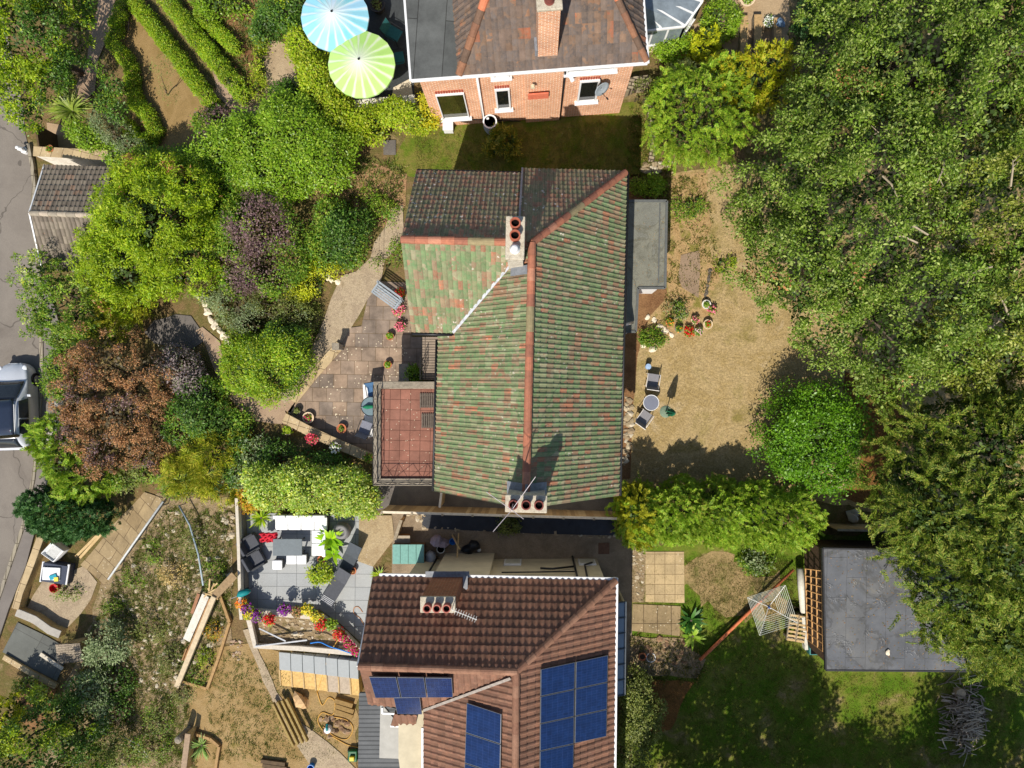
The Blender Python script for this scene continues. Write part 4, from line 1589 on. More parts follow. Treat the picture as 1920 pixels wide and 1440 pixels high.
# ------------------------------------------------------------------ flat-roofed shed in the east
shed = thing("shed", "large flat roofed garden shed with wrinkled dark grey felt under the tree", "shed", gp(1680, 1150)[:])
s0_, s1_, s2_, s3_ = at(1543, 1028, 2.6), at(1800, 1034, 2.6), at(1830, 1259, 2.6), at(1549, 1257, 2.6)
tF = NT("wrinkled_roof_felt")
n1 = tF.noise(0.8, 6, .7)
cF = tF.ramp(n1, [(.3, S(80, 82, 86)), (.6, S(100, 102, 106)), (.75, S(120, 116, 106))])
pu = tF.ramp(tF.noise(0.55, 5, .6, dist=.5), [(.46, (1, 1, 1, 1)), (.50, (.62, .58, .5, 1)), (.53, (1.12, 1.08, 1.0, 1)), (.70, (1.2, 1.14, 1.0, 1))])
cF = tF.mix(.7, cF, pu, 'MULTIPLY')
cF = tF.mix(1.0, cF, tF.ramp(tF.noise(50, 3), [(.3, (.9,) * 3 + (1,)), (.7, (1.1,) * 3 + (1,))]), 'MULTIPLY')
sepx = tF.new("ShaderNodeTexBrick"); sepx.offset = 0.5
for k_, v_ in (("Scale", 1.0), ("Brick Width", 1.65), ("Row Height", .82), ("Mortar Size", .012), ("Mortar Smooth", .6)):
    sepx.inputs[k_].default_value = v_
mpF = tF.new("ShaderNodeMapping"); mpF.inputs["Rotation"].default_value = (0, 0, math.radians(91))
dw = tF.new("ShaderNodeVectorMath", operation='ADD')
nzF = tF.new("ShaderNodeTexNoise"); nzF.inputs["Scale"].default_value = 3.0
tF.L(tF.coord(), nzF.inputs["Vector"])
scF = tF.new("ShaderNodeVectorMath", operation='SCALE'); scF.inputs["Scale"].default_value = .06
tF.L(nzF.outputs["Color"], scF.inputs[0]); tF.L(tF.coord(), dw.inputs[0]); tF.L(scF.outputs[0], dw.inputs[1])
tF.L(dw.outputs[0], mpF.inputs["Vector"]); tF.L(mpF.outputs[0], sepx.inputs["Vector"])
cF = tF.mix(tF.math('MULTIPLY', sepx.outputs["Fac"], .35), cF, S(58, 58, 60))
wv = tF.noise(1.6, 2, .5, dist=2.0)
rid = tF.math('POWER', tF.math('SUBTRACT', 1.0, tF.math('ABSOLUTE', tF.math('MULTIPLY', tF.math('SUBTRACT', wv, .5), 7.0), 0), clamp=True), 3.0)
gate = tF.math('GREATER_THAN', tF.noise(1.1, 3, .6), .58)
hh_ = tF.math('ADD', tF.math('MULTIPLY', rid, gate), tF.math('MULTIPLY', sepx.outputs["Fac"], .8))
tF.bump(hh_, .6, .025)
SHEDF = tF.done(cF, .5, .35)
MB().prism([p[:2] for p in (s0_, s1_, s2_, s3_)], 2.48, 2.6).build("roof", SHEDF, shed, bevel=.015)
mb = MB()
for a, b in ((s0_, s1_), (s2_, s3_), (s3_, s0_)):
    mb.beam(a + Vector((0, 0, -.06)), b + Vector((0, 0, -.06)), .06, .16)
mb.build("fascia", plain("dark_fascia", (.03, .03, .033, 1), .6), shed)
c_ = (s0_ + s1_ + s2_ + s3_) / 4
MB().prism([(c_ + (p - c_) * .94)[:2] for p in (s0_, s1_, s2_, s3_)], -.1, 2.45).build("wall", plain("shed_boards", S(84, 64, 48), .85, var=.35), shed)

# fallen needles and leaves lying on the flat roofs
def fallen(name, quad, n, seed, mat, z, size=.06):
    rng = np.random.default_rng(seed)
    u, v = rng.random((2, n))
    u = 1 - u ** 1.6
    q = [np.array(p[:]) for p in quad]
    P = (q[0] * (1 - u)[:, None] + q[1] * u[:, None]) * (1 - v)[:, None] + (q[3] * (1 - u)[:, None] + q[2] * u[:, None]) * v[:, None]
    P[:, 2] = z
    a = rng.random(n) * 6.283
    ax = np.stack([np.cos(a), np.sin(a), rng.normal(size=n) * .08], 1)
    nr = norm(np.stack([rng.normal(size=n) * .15, rng.normal(size=n) * .15, np.ones(n)], 1))
    L = size * rng.uniform(.5, 1.4, n)
    return tag(quads(name, leaf_quads(P, norm(ax), nr, L, L * .4), mat), kind="stuff")


FALL = leaf("fallen_leaves", [S(150, 110, 66), S(120, 90, 56), S(176, 140, 90), S(96, 96, 50)], .1, .7, .2)
fallen("leaf_litter", (s0_, s1_, s2_, s3_), 900, 3, FALL, 2.612)
fallen("leaf_litter", [Vector((3.6, e0[0].y, 0)), Vector((e0[1].x - .1, e0[1].y, 0)), Vector((e0[2].x - .1, e0[2].y, 0)), Vector((3.6, e0[2].y, 0))], 160, 4, FALL, 2.61, .05)
# ------------------------------------------------------------------ ground
def Q(r, g, b, k=1.0):
    """albedo of level ground that shows as this colour in full sun"""
    return S(r, g, b, 0.66 * k)


EARTH = mottled("garden_earth", [(0.25, Q(96, 78, 48)), (0.42, Q(148, 122, 84)), (0.55, Q(120, 112, 62)), (0.68, Q(172, 148, 108)), (0.8, Q(104, 104, 48))], 1.1, 26, 0.45, bump=0.8, dist=0.06)
LAWN = mottled("dry_lawn", [(0.22, Q(124, 124, 54)), (0.35, Q(162, 144, 86)), (0.48, Q(200, 174, 126)), (0.58, Q(184, 158, 106)), (0.66, Q(208, 184, 142)), (0.75, Q(148, 138, 72)), (0.86, Q(120, 126, 52))], 0.5, 15, 0.5, bump=0.9, dist=0.05)
LAWN_G = mottled("patchy_green_lawn", [(0.30, Q(80, 116, 20)), (0.44, Q(108, 136, 34)), (0.56, Q(134, 138, 58)), (0.64, Q(172, 152, 104)), (0.76, Q(120, 132, 46))], 0.7, 30, 0.38, bump=0.8, dist=0.04)
LAWN_N = mottled("north_lawn", [(0.28, Q(100, 128, 32)), (0.45, Q(140, 132, 66)), (0.55, Q(118, 130, 44)), (0.72, Q(92, 126, 28))], 1.3, 30, 0.4, bump=0.8, dist=0.04, dots=(13.0, 0.10, Q(210, 204, 190), 0.58))
LAWN_W = mottled("brown_lawn", [(0.25, Q(146, 120, 70)), (0.45, Q(176, 146, 98)), (0.62, Q(160, 132, 84)), (0.78, Q(140, 128, 62))], 0.7, 28, 0.3, bump=0.6, dist=0.03)
tA = NT("road_asphalt")
cA_ = tA.ramp(tA.noise(0.35, 7, .65, dist=.5), [(0.28, Q(128, 119, 110)), (0.42, Q(146, 137, 127)), (0.56, Q(156, 147, 136)), (0.72, Q(138, 129, 119))])
cA_ = tA.mix(1.0, cA_, tA.ramp(tA.noise(45, 4, .8), [(.3, (.8,) * 3 + (1,)), (.7, (1.2,) * 3 + (1,))]), 'MULTIPLY')
vA = tA.new("ShaderNodeTexVoronoi", feature='DISTANCE_TO_EDGE'); vA.inputs["Scale"].default_value = 0.22
wA = tA.new("ShaderNodeVectorMath", operation='ADD'); nA = tA.new("ShaderNodeTexNoise"); nA.inputs["Scale"].default_value = 1.2
sA = tA.new("ShaderNodeVectorMath", operation='SCALE'); sA.inputs["Scale"].default_value = .8
tA.L(tA.coord(), nA.inputs["Vector"]); tA.L(nA.outputs["Color"], sA.inputs[0]); tA.L(tA.coord(), wA.inputs[0]); tA.L(sA.outputs[0], wA.inputs[1]); tA.L(wA.outputs[0], vA.inputs["Vector"])
cA_ = tA.mix(tA.math('MULTIPLY', tA.math('LESS_THAN', vA.outputs["Distance"], .0045), .55), cA_, Q(84, 78, 72))
vB = tA.new("ShaderNodeTexVoronoi"); vB.inputs["Scale"].default_value = .8; tA.L(wA.outputs[0], vB.inputs["Vector"])
cA_ = tA.mix(tA.math('MULTIPLY', tA.math('LESS_THAN', vB.outputs["Distance"], .07), .6), cA_, Q(92, 86, 80))
tA.bump(tA.noise(60, 3), .25, .008)
ASPH = tA.done(cA_, .92, .15)
PAVE = mottled("pavement_asphalt", [(0.3, Q(136, 128, 122)), (0.7, Q(154, 146, 138))], 1.0, 50, 0.2, bump=0.3, dist=0.01)
KERB = paving("kerb_stone", Q(190, 178, 154), Q(176, 166, 148), Q(120, 110, 92), 0.2, 0.9, 0.1, 0.02, 0, 0.2, False)
CONC = mottled("old_concrete_path", [(0.25, Q(150, 130, 100)), (0.45, Q(202, 182, 152)), (0.6, Q(180, 160, 134)), (0.75, Q(210, 190, 162)), (0.85, Q(144, 126, 102))], 2.2, 26, 0.45, bump=0.6, dist=0.02)
PATIO = paving("terrace_slabs", Q(194, 166, 140), Q(156, 140, 126), Q(134, 114, 90), 0.62, 0.62, 0.02, 0.012, 0.5, 0.5, True, lich=0.2)
STEPSLAB = paving("path_slabs", Q(196, 172, 132), Q(178, 154, 116), Q(120, 100, 74), 0.75, 0.75, 0.62, 0.015, 0.5, 0.35, True)
GREYP = paving("grey_porcelain_slabs", Q(196, 198, 196), Q(186, 189, 190), Q(140, 142, 142), 0.88, 0.59, 0.01, 0.012, 0.0, 0.1, False, rough=0.5)
TANSLAB = paving("tan_slabs", Q(226, 198, 150), Q(212, 186, 142), Q(150, 126, 90), 0.455, 0.455, 0.0, 0.012, 0.0, 0.25, True)
TANSLAB2 = paving("worn_tan_slabs", Q(190, 164, 124), Q(172, 150, 112), Q(124, 104, 76), 0.62, 1.3, 0.0, 0.02, 0.0, 0.35, True)
PINKP = mottled("pinkish_path", [(0.3, Q(168, 140, 116)), (0.55, Q(196, 168, 140)), (0.8, Q(150, 126, 102))], 1.2, 34, 0.3, bump=0.5, dist=0.02)
SOIL = mottled("bare_soil", [(0.3, Q(130, 92, 62)), (0.55, Q(164, 124, 86)), (0.75, Q(148, 108, 74))], 1.6, 26, 0.35, bump=0.9, dist=0.05, dots=(6.0, 0.12, Q(206, 184, 150), 0.55))
SAND = mottled("clay_ground", [(0.25, Q(146, 124, 76)), (0.45, Q(176, 146, 96)), (0.58, Q(190, 160, 112)), (0.7, Q(150, 134, 72)), (0.85, Q(198, 160, 110))], 0.8, 28, 0.35, bump=0.8, dist=0.04, dots=(5.0, 0.07, Q(212, 190, 160), 0.58))
DARKYARD = mottled("dark_yard", [(0.3, Q(140, 122, 100)), (0.6, Q(178, 158, 132)), (0.8, Q(124, 108, 86))], 1.4, 30, 0.4, bump=0.7, dist=0.03)
RUBBLE = mottled("stony_soil", [(0.3, Q(140, 116, 84)), (0.5, Q(186, 162, 126)), (0.65, Q(130, 116, 70)), (0.8, Q(204, 182, 150))], 2.4, 22, 0.45, bump=1.0, dist=0.06, dots=(4.5, 0.16, Q(220, 204, 176), 0.5))
LITTER = mottled("leaf_litter", [(0.3, Q(120, 88, 48)), (0.5, Q(160, 112, 62)), (0.7, Q(110, 84, 46)), (0.85, Q(184, 132, 80))], 2.6, 20, 0.5, bump=1.0, dist=0.05)
SLATE = mottled("dark_slabs", [(0.3, Q(110, 104, 100)), (0.7, Q(140, 132, 124))], 1.4, 30, 0.3, bump=0.4, dist=0.015)
WALLST = mottled("garden_wall_stone", [(0.25, Q(150, 128, 94)), (0.5, Q(204, 184, 142)), (0.7, Q(176, 154, 114)), (0.85, Q(130, 112, 84))], 2.2, 34, 0.35, bump=0.7, dist=0.03)

# base: one sheet out to the horizon
xs = [-400, -120, -60, -34] + [round(-24.0 + .6 * i, 3) for i in range(21)] + [-8, 0, 10, 25, 60, 150, 400]
ys = [-400, -100, -40, -20, 0, 20, 40, 100, 400]
V = [(x, y, float(ground(x, y))) for y in ys for x in xs]
nx = len(xs)
F_ = [(j * nx + i, j * nx + i + 1, (j + 1) * nx + i + 1, (j + 1) * nx + i) for j in range(len(ys) - 1) for i in range(nx - 1)]
tag(MB().add(V, F_).build("ground", EARTH), kind="structure")

sheet("road", [(-1500, -400), (-1500, 1800), (-90, 1800), (-45, 1260), (-4, 1130), (20, 1060), (44, 990), (64, 900), (74, 800), (80, 700), (79, 620), (77, 540), (72, 470), (60, 400), (66, 350), (62, 310), (48, 250), (44, 200), (20, 90), (-10, -40), (-60, -400)], ASPH, 0.03)
sheet("pavement", [(44, 990), (64, 900), (74, 800), (80, 700), (79, 620), (77, 540), (90, 520), (112, 600), (112, 700), (108, 780), (98, 880), (78, 960), (52, 1060), (20, 1140), (-10, 1230), (-40, 1360), (-80, 1360), (-45, 1260), (-4, 1130), (20, 1060)], PAVE, 0.03, thick=0.11)
kl = [(-45, 1260), (-4, 1130), (20, 1060), (44, 990), (64, 900), (74, 800), (80, 700), (79, 620), (77, 540), (72, 470), (60, 400), (66, 350), (62, 310), (54, 270)]
mb = MB()
for a, b in zip(kl[:-1], kl[1:]):
    A_, B_ = gp(*a, 0.10), gp(*b, 0.10)
    mb.beam(A_, B_, 0.17, 0.20)
tag(mb.build("kerb", KERB, bevel=0.02), kind="structure")
PTH = "structure"
sheet("lawn", [(1165, 330), (1240, 330), (1330, 315), (1420, 300), (1960, 280), (1960, 960), (1640, 960), (1540, 940), (1165, 930)], LAWN, 0.02, wobble=.12)
sheet("lower_lawn", [(1180, 1030), (1400, 1000), (1960, 1000), (1960, 1500), (1185, 1500)], LAWN_G, 0.02, wobble=.12)
sheet("north_lawn", [(770, 250), (850, 215), (1200, 190), (1240, 230), (1235, 330), (1180, 345), (990, 330), (770, 330), (735, 300)], LAWN_N, 0.02, wobble=.12)
sheet("top_garden_lawn", [(240, 10), (400, 190), (395, 230), (380, 285), (280, 300), (250, 240), (240, 150), (222, 100), (225, 60)], LAWN_W, 0.02, wobble=.06)
sheet("leaf_litter", [(1580, 700), (1680, 700), (1700, 800), (1660, 900), (1640, 960), (1580, 930), (1620, 850)], LITTER, 0.03, wobble=.15)
sheet("house_edge_bed", [(1160, 330), (1250, 330), (1262, 420), (1250, 560), (1240, 600), (1200, 640), (1185, 760), (1180, 900), (1155, 900)], SOIL, 0.03, wobble=.08)
sheet("sunny_bed", [(1240, 330), (1325, 320), (1330, 450), (1345, 520), (1325, 590), (1240, 640), (1200, 650), (1215, 590), (1250, 560)], mottled("straw_bed", [(.3, Q(186, 150, 100)), (.5, Q(206, 172, 122)), (.65, Q(140, 136, 60)), (.8, Q(190, 156, 108))], 1.6, 24, .4, bump=.9, dist=.05), 0.035, wobble=.12)
sheet("slab_path", [(1278, 478), (1312, 470), (1310, 560), (1280, 540), (1272, 520)], mottled("buff_slab", [(.3, Q(160, 136, 112)), (.7, Q(186, 160, 134))], 1.5, 30, .25), 0.06, wobble=.04)
sheet("concrete_path", [(757, 386), (736, 390), (722, 425), (702, 455), (694, 485), (668, 510), (640, 518), (622, 560), (606, 605), (588, 645), (570, 690), (545, 722), (522, 742), (534, 756), (560, 745), (590, 705), (636, 650), (660, 615), (690, 560), (714, 528), (722, 488), (742, 470), (757, 440)], CONC, 0.06, wobble=.03)
sheet("terrace", [(714, 528), (766, 530), (772, 632), (792, 632), (792, 722), (707, 724), (706, 852), (640, 826), (560, 790), (540, 772), (560, 745), (590, 705), (636, 650), (644, 616), (678, 612), (690, 560)], PATIO, 0.05)
sheet("garden_path", [(560, 745), (520, 742), (478, 752), (440, 745), (412, 715), (398, 680), (386, 645), (368, 622), (380, 612), (412, 640), (424, 690), (440, 720), (480, 742), (522, 765), (545, 772)], PINKP, 0.05, wobble=.04)
sheet("garden_path", [(468, 740), (530, 760), (545, 795), (480, 790), (455, 770), (425, 738)], PINKP, 0.055, wobble=.04)
sheet("dark_terrace", [(272, 625), (290, 602), (330, 590), (358, 592), (382, 625), (384, 640), (362, 655), (330, 650), (290, 645)], SLATE, 0.05, wobble=.03)
sheet("side_alley", [(700, 905), (830, 905), (830, 925), (1165, 935), (1165, 962), (830, 962), (735, 950), (700, 960)], SLATE, 0.03)
sheet("yard", [(735, 955), (1160, 965), (1185, 1010), (1185, 1300), (1150, 1300), (1150, 1080), (735, 1080)], DARKYARD, 0.03)
MEMB = plain("black_membrane", (0.018, 0.021, 0.028, 1), 0.42, .4, var=.4, scale=3, bump=.5)
tag(sheet("weed_membrane", [(792, 964), (1160, 974), (1160, 1004), (1000, 1000), (792, 990)], MEMB, 0.06, kind="structure"), None)
sheet("grey_terrace", [(455, 962), (700, 962), (700, 1075), (690, 1130), (678, 1205), (640, 1170), (600, 1142), (456, 1142)], GREYP, 0.04)
sheet("stony_strip", [(674, 966), (735, 966), (740, 1010), (700, 1062), (672, 1052)], mottled("pebble_concrete", [(.3, Q(176, 152, 116)), (.6, Q(206, 184, 146)), (.8, Q(150, 128, 96))], 2, 26, .45, dots=(6., .16, Q(216, 196, 170), .5)), 0.06)
sheet("planted_bank", [(462, 1142), (600, 1142), (640, 1172), (676, 1210), (660, 1228), (560, 1215), (480, 1206)], RUBBLE, 0.03)
sheet("clay_yard", [(440, 1205), (520, 1215), (560, 1290), (670, 1300), (670, 1500), (380, 1500), (360, 1380), (350, 1290), (400, 1215)], SAND, 0.02, wobble=.15)
sheet("concrete_strip", [(456, 1180), (466, 1180), (520, 1296), (548, 1340), (590, 1372), (640, 1412), (690, 1460), (600, 1460), (560, 1400), (528, 1350), (505, 1300)], CONC, 0.05, wobble=.04)
sheet("wild_garden", [(200, 1000), (300, 930), (430, 935), (440, 1140), (440, 1205), (400, 1215), (350, 1290), (360, 1380), (380, 1500), (60, 1500), (120, 1290), (170, 1160), (190, 1090)], RUBBLE, 0.02, wobble=.2)
sheet("sandy_yard", [(48, 1140), (80, 1090), (130, 1075), (160, 1060), (185, 1095), (150, 1150), (110, 1190), (60, 1165)], CONC, 0.03, wobble=.1)
sheet("slab_steps", [(306, 934), (272, 922), (252, 944), (212, 985), (178, 1030), (152, 1058), (196, 1095), (228, 1060), (262, 1005), (290, 970)], STEPSLAB, 0.06, wobble=.02)
sheet("drive", [(6, 1222), (34, 1166), (88, 1192), (130, 1216), (120, 1246), (108, 1276), (60, 1252)], paving("drive_slabs", Q(126, 128, 122), Q(116, 118, 114), Q(98, 98, 94), 1.4, 1.4, .5, .012, 0, .2, False), 0.05)
sheet("planting_bed", [(36, 1300), (60, 1270), (110, 1290), (100, 1340), (60, 1370), (30, 1350)], SOIL, 0.03, wobble=.08)
sheet("path", [(268, -60), (340, 60), (398, 130), (408, 178), (430, 200), (458, 190), (440, 150), (392, 95), (330, 20), (300, -60)], PINKP, 0.05, wobble=.04)
sheet("path", [(398, 172), (430, 160), (470, 175), (510, 185), (545, 215), (520, 235), (470, 225), (440, 215)], PINKP, 0.055, wobble=.06)
sheet("path", [(498, 60), (545, 90), (560, 150), (575, 200), (545, 215), (505, 190), (490, 140)], mottled("cream_slabs", [(.3, Q(176, 152, 122)), (.6, Q(206, 182, 148)), (.8, Q(150, 130, 104))], 1.4, 26, .3), 0.05, wobble=.05)
sheet("path", [(190, -20), (222, -20), (205, 60), (186, 110), (180, 170), (150, 200), (140, 170), (165, 110), (172, 60)], PINKP, 0.04, wobble=.04)
sheet("planting_bed", [(330, -20), (480, -20), (500, 60), (490, 150), (460, 160), (420, 90), (360, 20)], SOIL, 0.03, wobble=.1)
sheet("entrance_yard", [(88, 230), (150, 240), (150, 280), (92, 278)], mottled("buff_yard", [(.3, Q(190, 160, 126)), (.7, Q(206, 176, 142))], 1.5, 30, .15), 0.03)
sheet("lawn", [(1284, 1060), (1330, 1040), (1400, 1050), (1470, 1090), (1490, 1150), (1440, 1160), (1380, 1150), (1330, 1140), (1286, 1120)], mottled("worn_lawn", [(.28, Q(112, 130, 44)), (.42, Q(168, 148, 98)), (.6, Q(192, 162, 116)), (.74, Q(130, 134, 56))], 1.2, 24, .4, bump=.8, dist=.04), 0.03, wobble=.4, wfreq=.35)
sheet("slab_path", [(1210, 1034), (1282, 1034), (1283, 1130), (1210, 1128)], TANSLAB, 0.05)
sheet("slab_path", [(1186, 1132), (1276, 1136), (1274, 1192), (1184, 1182)], TANSLAB2, 0.05)
sheet("gravel_strip", [(1185, 1010), (1212, 1026), (1208, 1130), (1184, 1128)], RUBBLE, 0.04, wobble=.03)
sheet("rockery_bed", [(1182, 1192), (1280, 1196), (1320, 1235), (1310, 1270), (1180, 1265)], RUBBLE, 0.05, wobble=.08)
sheet("bare_patch", [(1200, 1270), (1300, 1275), (1260, 1370), (1215, 1380)], LITTER, 0.05, wobble=.15)
sheet("north_house_path", [(1210, 70), (1330, 40), (1400, -40), (1480, -40), (1480, 110), (1390, 130), (1330, 60), (1220, 100)], mottled("buff_path", [(.3, Q(180, 152, 116)), (.6, Q(204, 176, 138)), (.8, Q(150, 126, 92))], 1.3, 28, .3), 0.03, wobble=.06)
sheet("terrace_north", [(600, -40), (765, -40), (778, 190), (740, 200), (640, 195), (600, 120)], plain("dark_decking", Q(70, 74, 76), .7, var=.25), 0.04)
sheet("dry_bank", [(590, 330), (690, 300), (765, 330), (757, 390), (720, 430), (660, 400), (600, 380)], mottled("dry_bank", [(.3, Q(170, 128, 92)), (.5, Q(196, 156, 116)), (.65, Q(136, 128, 60)), (.8, Q(150, 112, 80))], 1.6, 22, .45, bump=1., dist=.06), 0.03, wobble=.12)

# grass and weeds too many to count
BLADE = leaf("grass_blades", [Q(112, 132, 40), Q(150, 142, 66), Q(96, 122, 30), Q(186, 160, 96)], .25, .6)
BLADE_W = leaf("weed_blades", [Q(120, 150, 46), Q(156, 156, 76), Q(100, 132, 38), Q(190, 172, 112), Q(140, 158, 84)], .25, .6)


def ground_cover(name, poly, n, mat, h, w, k, seed, spread=.6):
    rng = np.random.default_rng(seed)
    o = quads(name, tuft_quads(scatter(poly, n, rng), rng, h, w, k, spread), mat)
    return tag(o, kind="stuff")


ground_cover("grass", [(1185, 340), (1420, 310), (1500, 700), (1520, 930), (1180, 900)], 7000, leaf("dry_blades", [Q(196, 164, 104), Q(170, 140, 82), Q(150, 136, 66), Q(206, 178, 124)], .2, .7), .05, .012, 9, 1, .9)
ground_cover("grass", [(1284, 1050), (1480, 1050), (1490, 1165), (1330, 1160)], 1500, BLADE, .09, .02, 11, 21, .9)
ground_cover("grass", [(1185, 1040), (1500, 1040), (1540, 1260), (1900, 1270), (1920, 1440), (1185, 1440)], 8000, BLADE, .09, .018, 10, 2, .9)
ground_cover("grass", [(780, 250), (1190, 225), (1235, 330), (780, 325)], 3000, BLADE, .08, .02, 9, 3, .9)
ground_cover("weeds", [(312, 950), (430, 960), (435, 1140), (400, 1215), (350, 1290), (370, 1440), (100, 1440), (180, 1160), (210, 1095)], 3200, BLADE_W, .19, .028, 14, 4, .85)
ground_cover("weeds", [(385, 535), (600, 520), (600, 640), (480, 700), (420, 640)], 420, BLADE_W, .25, .05, 16, 5, .8)
ground_cover("weeds", [(590, 300), (760, 300), (750, 390), (700, 430), (600, 390)], 330, BLADE_W, .2, .04, 14, 6, .8)
ground_cover("weeds", [(1245, 330), (1330, 330), (1345, 520), (1300, 560), (1210, 640), (1250, 560)], 260, BLADE, .16, .035, 14, 7, .8)
ground_cover("weeds", [(340, 0), (500, 0), (500, 160), (455, 160)], 240, BLADE_W, .22, .04, 14, 8, .8)
ground_cover("weeds", [(380, 1210), (520, 1240), (650, 1420), (400, 1430)], 900, BLADE_W, .10, .025, 12, 9, .9)
ground_cover("weeds", [(1180, 210), (1235, 180), (1265, 330), (1320, 330), (1230, 390), (1180, 340)], 260, BLADE, .2, .04, 14, 10, .8)
ground_cover("weeds", [(1185, 1190), (1320, 1200), (1320, 1280), (1185, 1280)], 150, BLADE, .18, .04, 14, 12, .8)


def stones(poly, n, r, mat, seed, name="rubble", kind="stuff", flat=.6):
    """loose rubble, too much to count"""
    rng = np.random.default_rng(seed)
    mb = MB()
    for i, p in enumerate(scatter(poly, n, rng)):
        q = r * rng.uniform(.5, 1.4)
        mb.blob((p[0], p[1], p[2] + q * .25), (q * rng.uniform(.8, 1.3), q * rng.uniform(.7, 1.1), q * flat), 5, int(seed * 100 + i), .35)
    return tag(mb.build(name, mat), kind=kind)


STONE_L = island("pale_garden_stone", [Q(222, 204, 172), Q(200, 180, 146), Q(236, 222, 196), Q(182, 160, 128)], .9, .3)
stones([(312, 950), (430, 960), (435, 1140), (400, 1215), (350, 1290), (250, 1300), (180, 1160), (210, 1095)], 330, .10, STONE_L, 1)
stones([(462, 1150), (600, 1150), (660, 1215), (560, 1212)], 90, .09, STONE_L, 2)
stones([(1186, 1015), (1208, 1030), (1206, 1130), (1186, 1126)], 46, .07, STONE_L, 3)
stones([(760, 960), (800, 962), (790, 985), (1155, 1010), (1155, 1002), (795, 992)], 60, .08, STONE_L, 4)
stones([(1190, 1195), (1280, 1198), (1300, 1250), (1190, 1240)], 40, .12, island("brown_rockery_stone", [Q(176, 140, 108), Q(150, 118, 90), Q(190, 160, 128)], .9), 5)
stones([(415, 940), (440, 940), (436, 1010), (418, 1000)], 30, .1, STONE_L, 6)
stones([(1170, 745), (1186, 745), (1184, 830), (1168, 880)], 42, .13, STONE_L, 7)
stones([(1205, 300), (1260, 300), (1262, 332), (1200, 330)], 26, .13, STONE_L, 8)
stones([(430, 1200), (456, 1200), (452, 1240), (436, 1240)], 30, .06, island("pinkish_rubble", [Q(206, 176, 146), Q(186, 150, 122), Q(220, 196, 170)], .9), 9)
# ------------------------------------------------------------------ planting
def G(r, g, b, k=1.12):
    return S(r, g, b, k)


L_OAK = leaf("oak_leaves", [G(92, 118, 28), G(74, 102, 22), G(114, 138, 38), G(160, 172, 92), G(100, 126, 32)], .28, .5, .28)
L_OAK2 = leaf("oak_leaves_olive", [G(108, 122, 30), G(88, 106, 24), G(130, 140, 44), G(168, 168, 90), G(112, 122, 32)], .28, .5, .28)
L_YEW = leaf("yew_needles", [G(92, 116, 26), G(74, 98, 20), G(114, 132, 34), G(146, 146, 62)], .22, .6, .3)
L_BAY = leaf("bay_leaves", [G(80, 126, 18), G(98, 142, 24), G(62, 104, 14), G(116, 156, 38)], .26, .4, .2)
L_LEY = leaf("cypress_green", [G(124, 160, 34), G(100, 140, 28), G(146, 176, 46), G(164, 172, 60)], .25, .55, .28)
L_YG = leaf("lime_leaves", [G(150, 172, 26), G(126, 156, 22), G(174, 184, 44), G(104, 138, 18)], .32, .5, .3)
L_LAUREL = leaf("laurel_leaves", [G(108, 144, 26), G(130, 162, 36), G(90, 126, 20), G(152, 174, 54)], .3, .4, .22)
L_GREEN = leaf("mid_green_leaves", [G(92, 132, 26), G(76, 112, 22), G(116, 146, 36), G(140, 152, 50)], .28, .5, .3)
L_DARK = leaf("dark_green_leaves", [G(60, 96, 24), G(48, 80, 20), G(80, 116, 34), G(100, 128, 48)], .22, .45, .3)
L_GOLD = leaf("golden_leaves", [G(186, 190, 28), G(158, 172, 24), G(204, 200, 50), G(140, 156, 26)], .3, .5, .22)
L_COPPER = leaf("copper_leaves", [G(174, 124, 78), G(146, 106, 72), G(122, 94, 70), G(190, 138, 88), G(104, 94, 64)], .24, .6, .3)
L_PURP = leaf("purple_leaves", [G(112, 84, 88), G(92, 70, 72), G(134, 106, 106), G(98, 92, 60)], .2, .5, .25)
L_VAR = leaf("variegated_leaves", [G(120, 158, 34), G(208, 212, 130), G(100, 140, 36), G(190, 190, 60), G(146, 176, 60)], .28, .45, .3)
L_CREAM = leaf("cream_leaves", [G(224, 222, 130), G(206, 204, 96), G(234, 232, 160), G(150, 164, 60)], .3, .5, .15)
L_DKCON = leaf("dark_conifer", [G(54, 92, 44), G(66, 106, 50), G(42, 76, 36), G(84, 120, 58)], .18, .55, .25)
L_GREY = leaf("grey_green_leaves", [G(134, 148, 104), G(112, 128, 84), G(156, 166, 124), G(98, 118, 66)], .22, .55, .25)
L_OLIVE = leaf("olive_leaves", [G(120, 128, 56), G(100, 112, 44), G(146, 150, 84), G(88, 104, 36)], .24, .5, .3)
L_IVY = leaf("climber_leaves", [G(138, 164, 24), G(164, 180, 36), G(112, 144, 20), G(182, 184, 60)], .32, .45, .3)
L_BOX = leaf("clipped_hedge_leaves", [G(118, 152, 20), G(98, 134, 18), G(140, 166, 30), G(160, 170, 40)], .28, .5, .25)
L_DEAD = leaf("brown_leaves", [G(170, 116, 70), G(190, 140, 90), G(150, 98, 60)], .2, .6, .2)
L_BROOM = leaf("broom_twigs", [G(140, 152, 28), G(118, 136, 24), G(164, 166, 40), G(176, 164, 50)], .22, .6, .3)
INNER_SHADE = leaf("inner_shade_leaves", [G(54, 76, 20), G(44, 64, 18), G(66, 86, 26)], .15, .6, .2)  # darker leaf colour paints the shade in a crown's gaps
INNER_SHADE_B = leaf("inner_shade_brown", [G(70, 60, 36), G(60, 56, 34), G(86, 70, 44)], .1, .6, .2)  # brown version, also darkened to paint shade inside the crown
TWIG = plain("pale_twig", S(160, 146, 122), .8, var=.2)


def LB(*rows):
    return [lobe(*r) for r in rows]


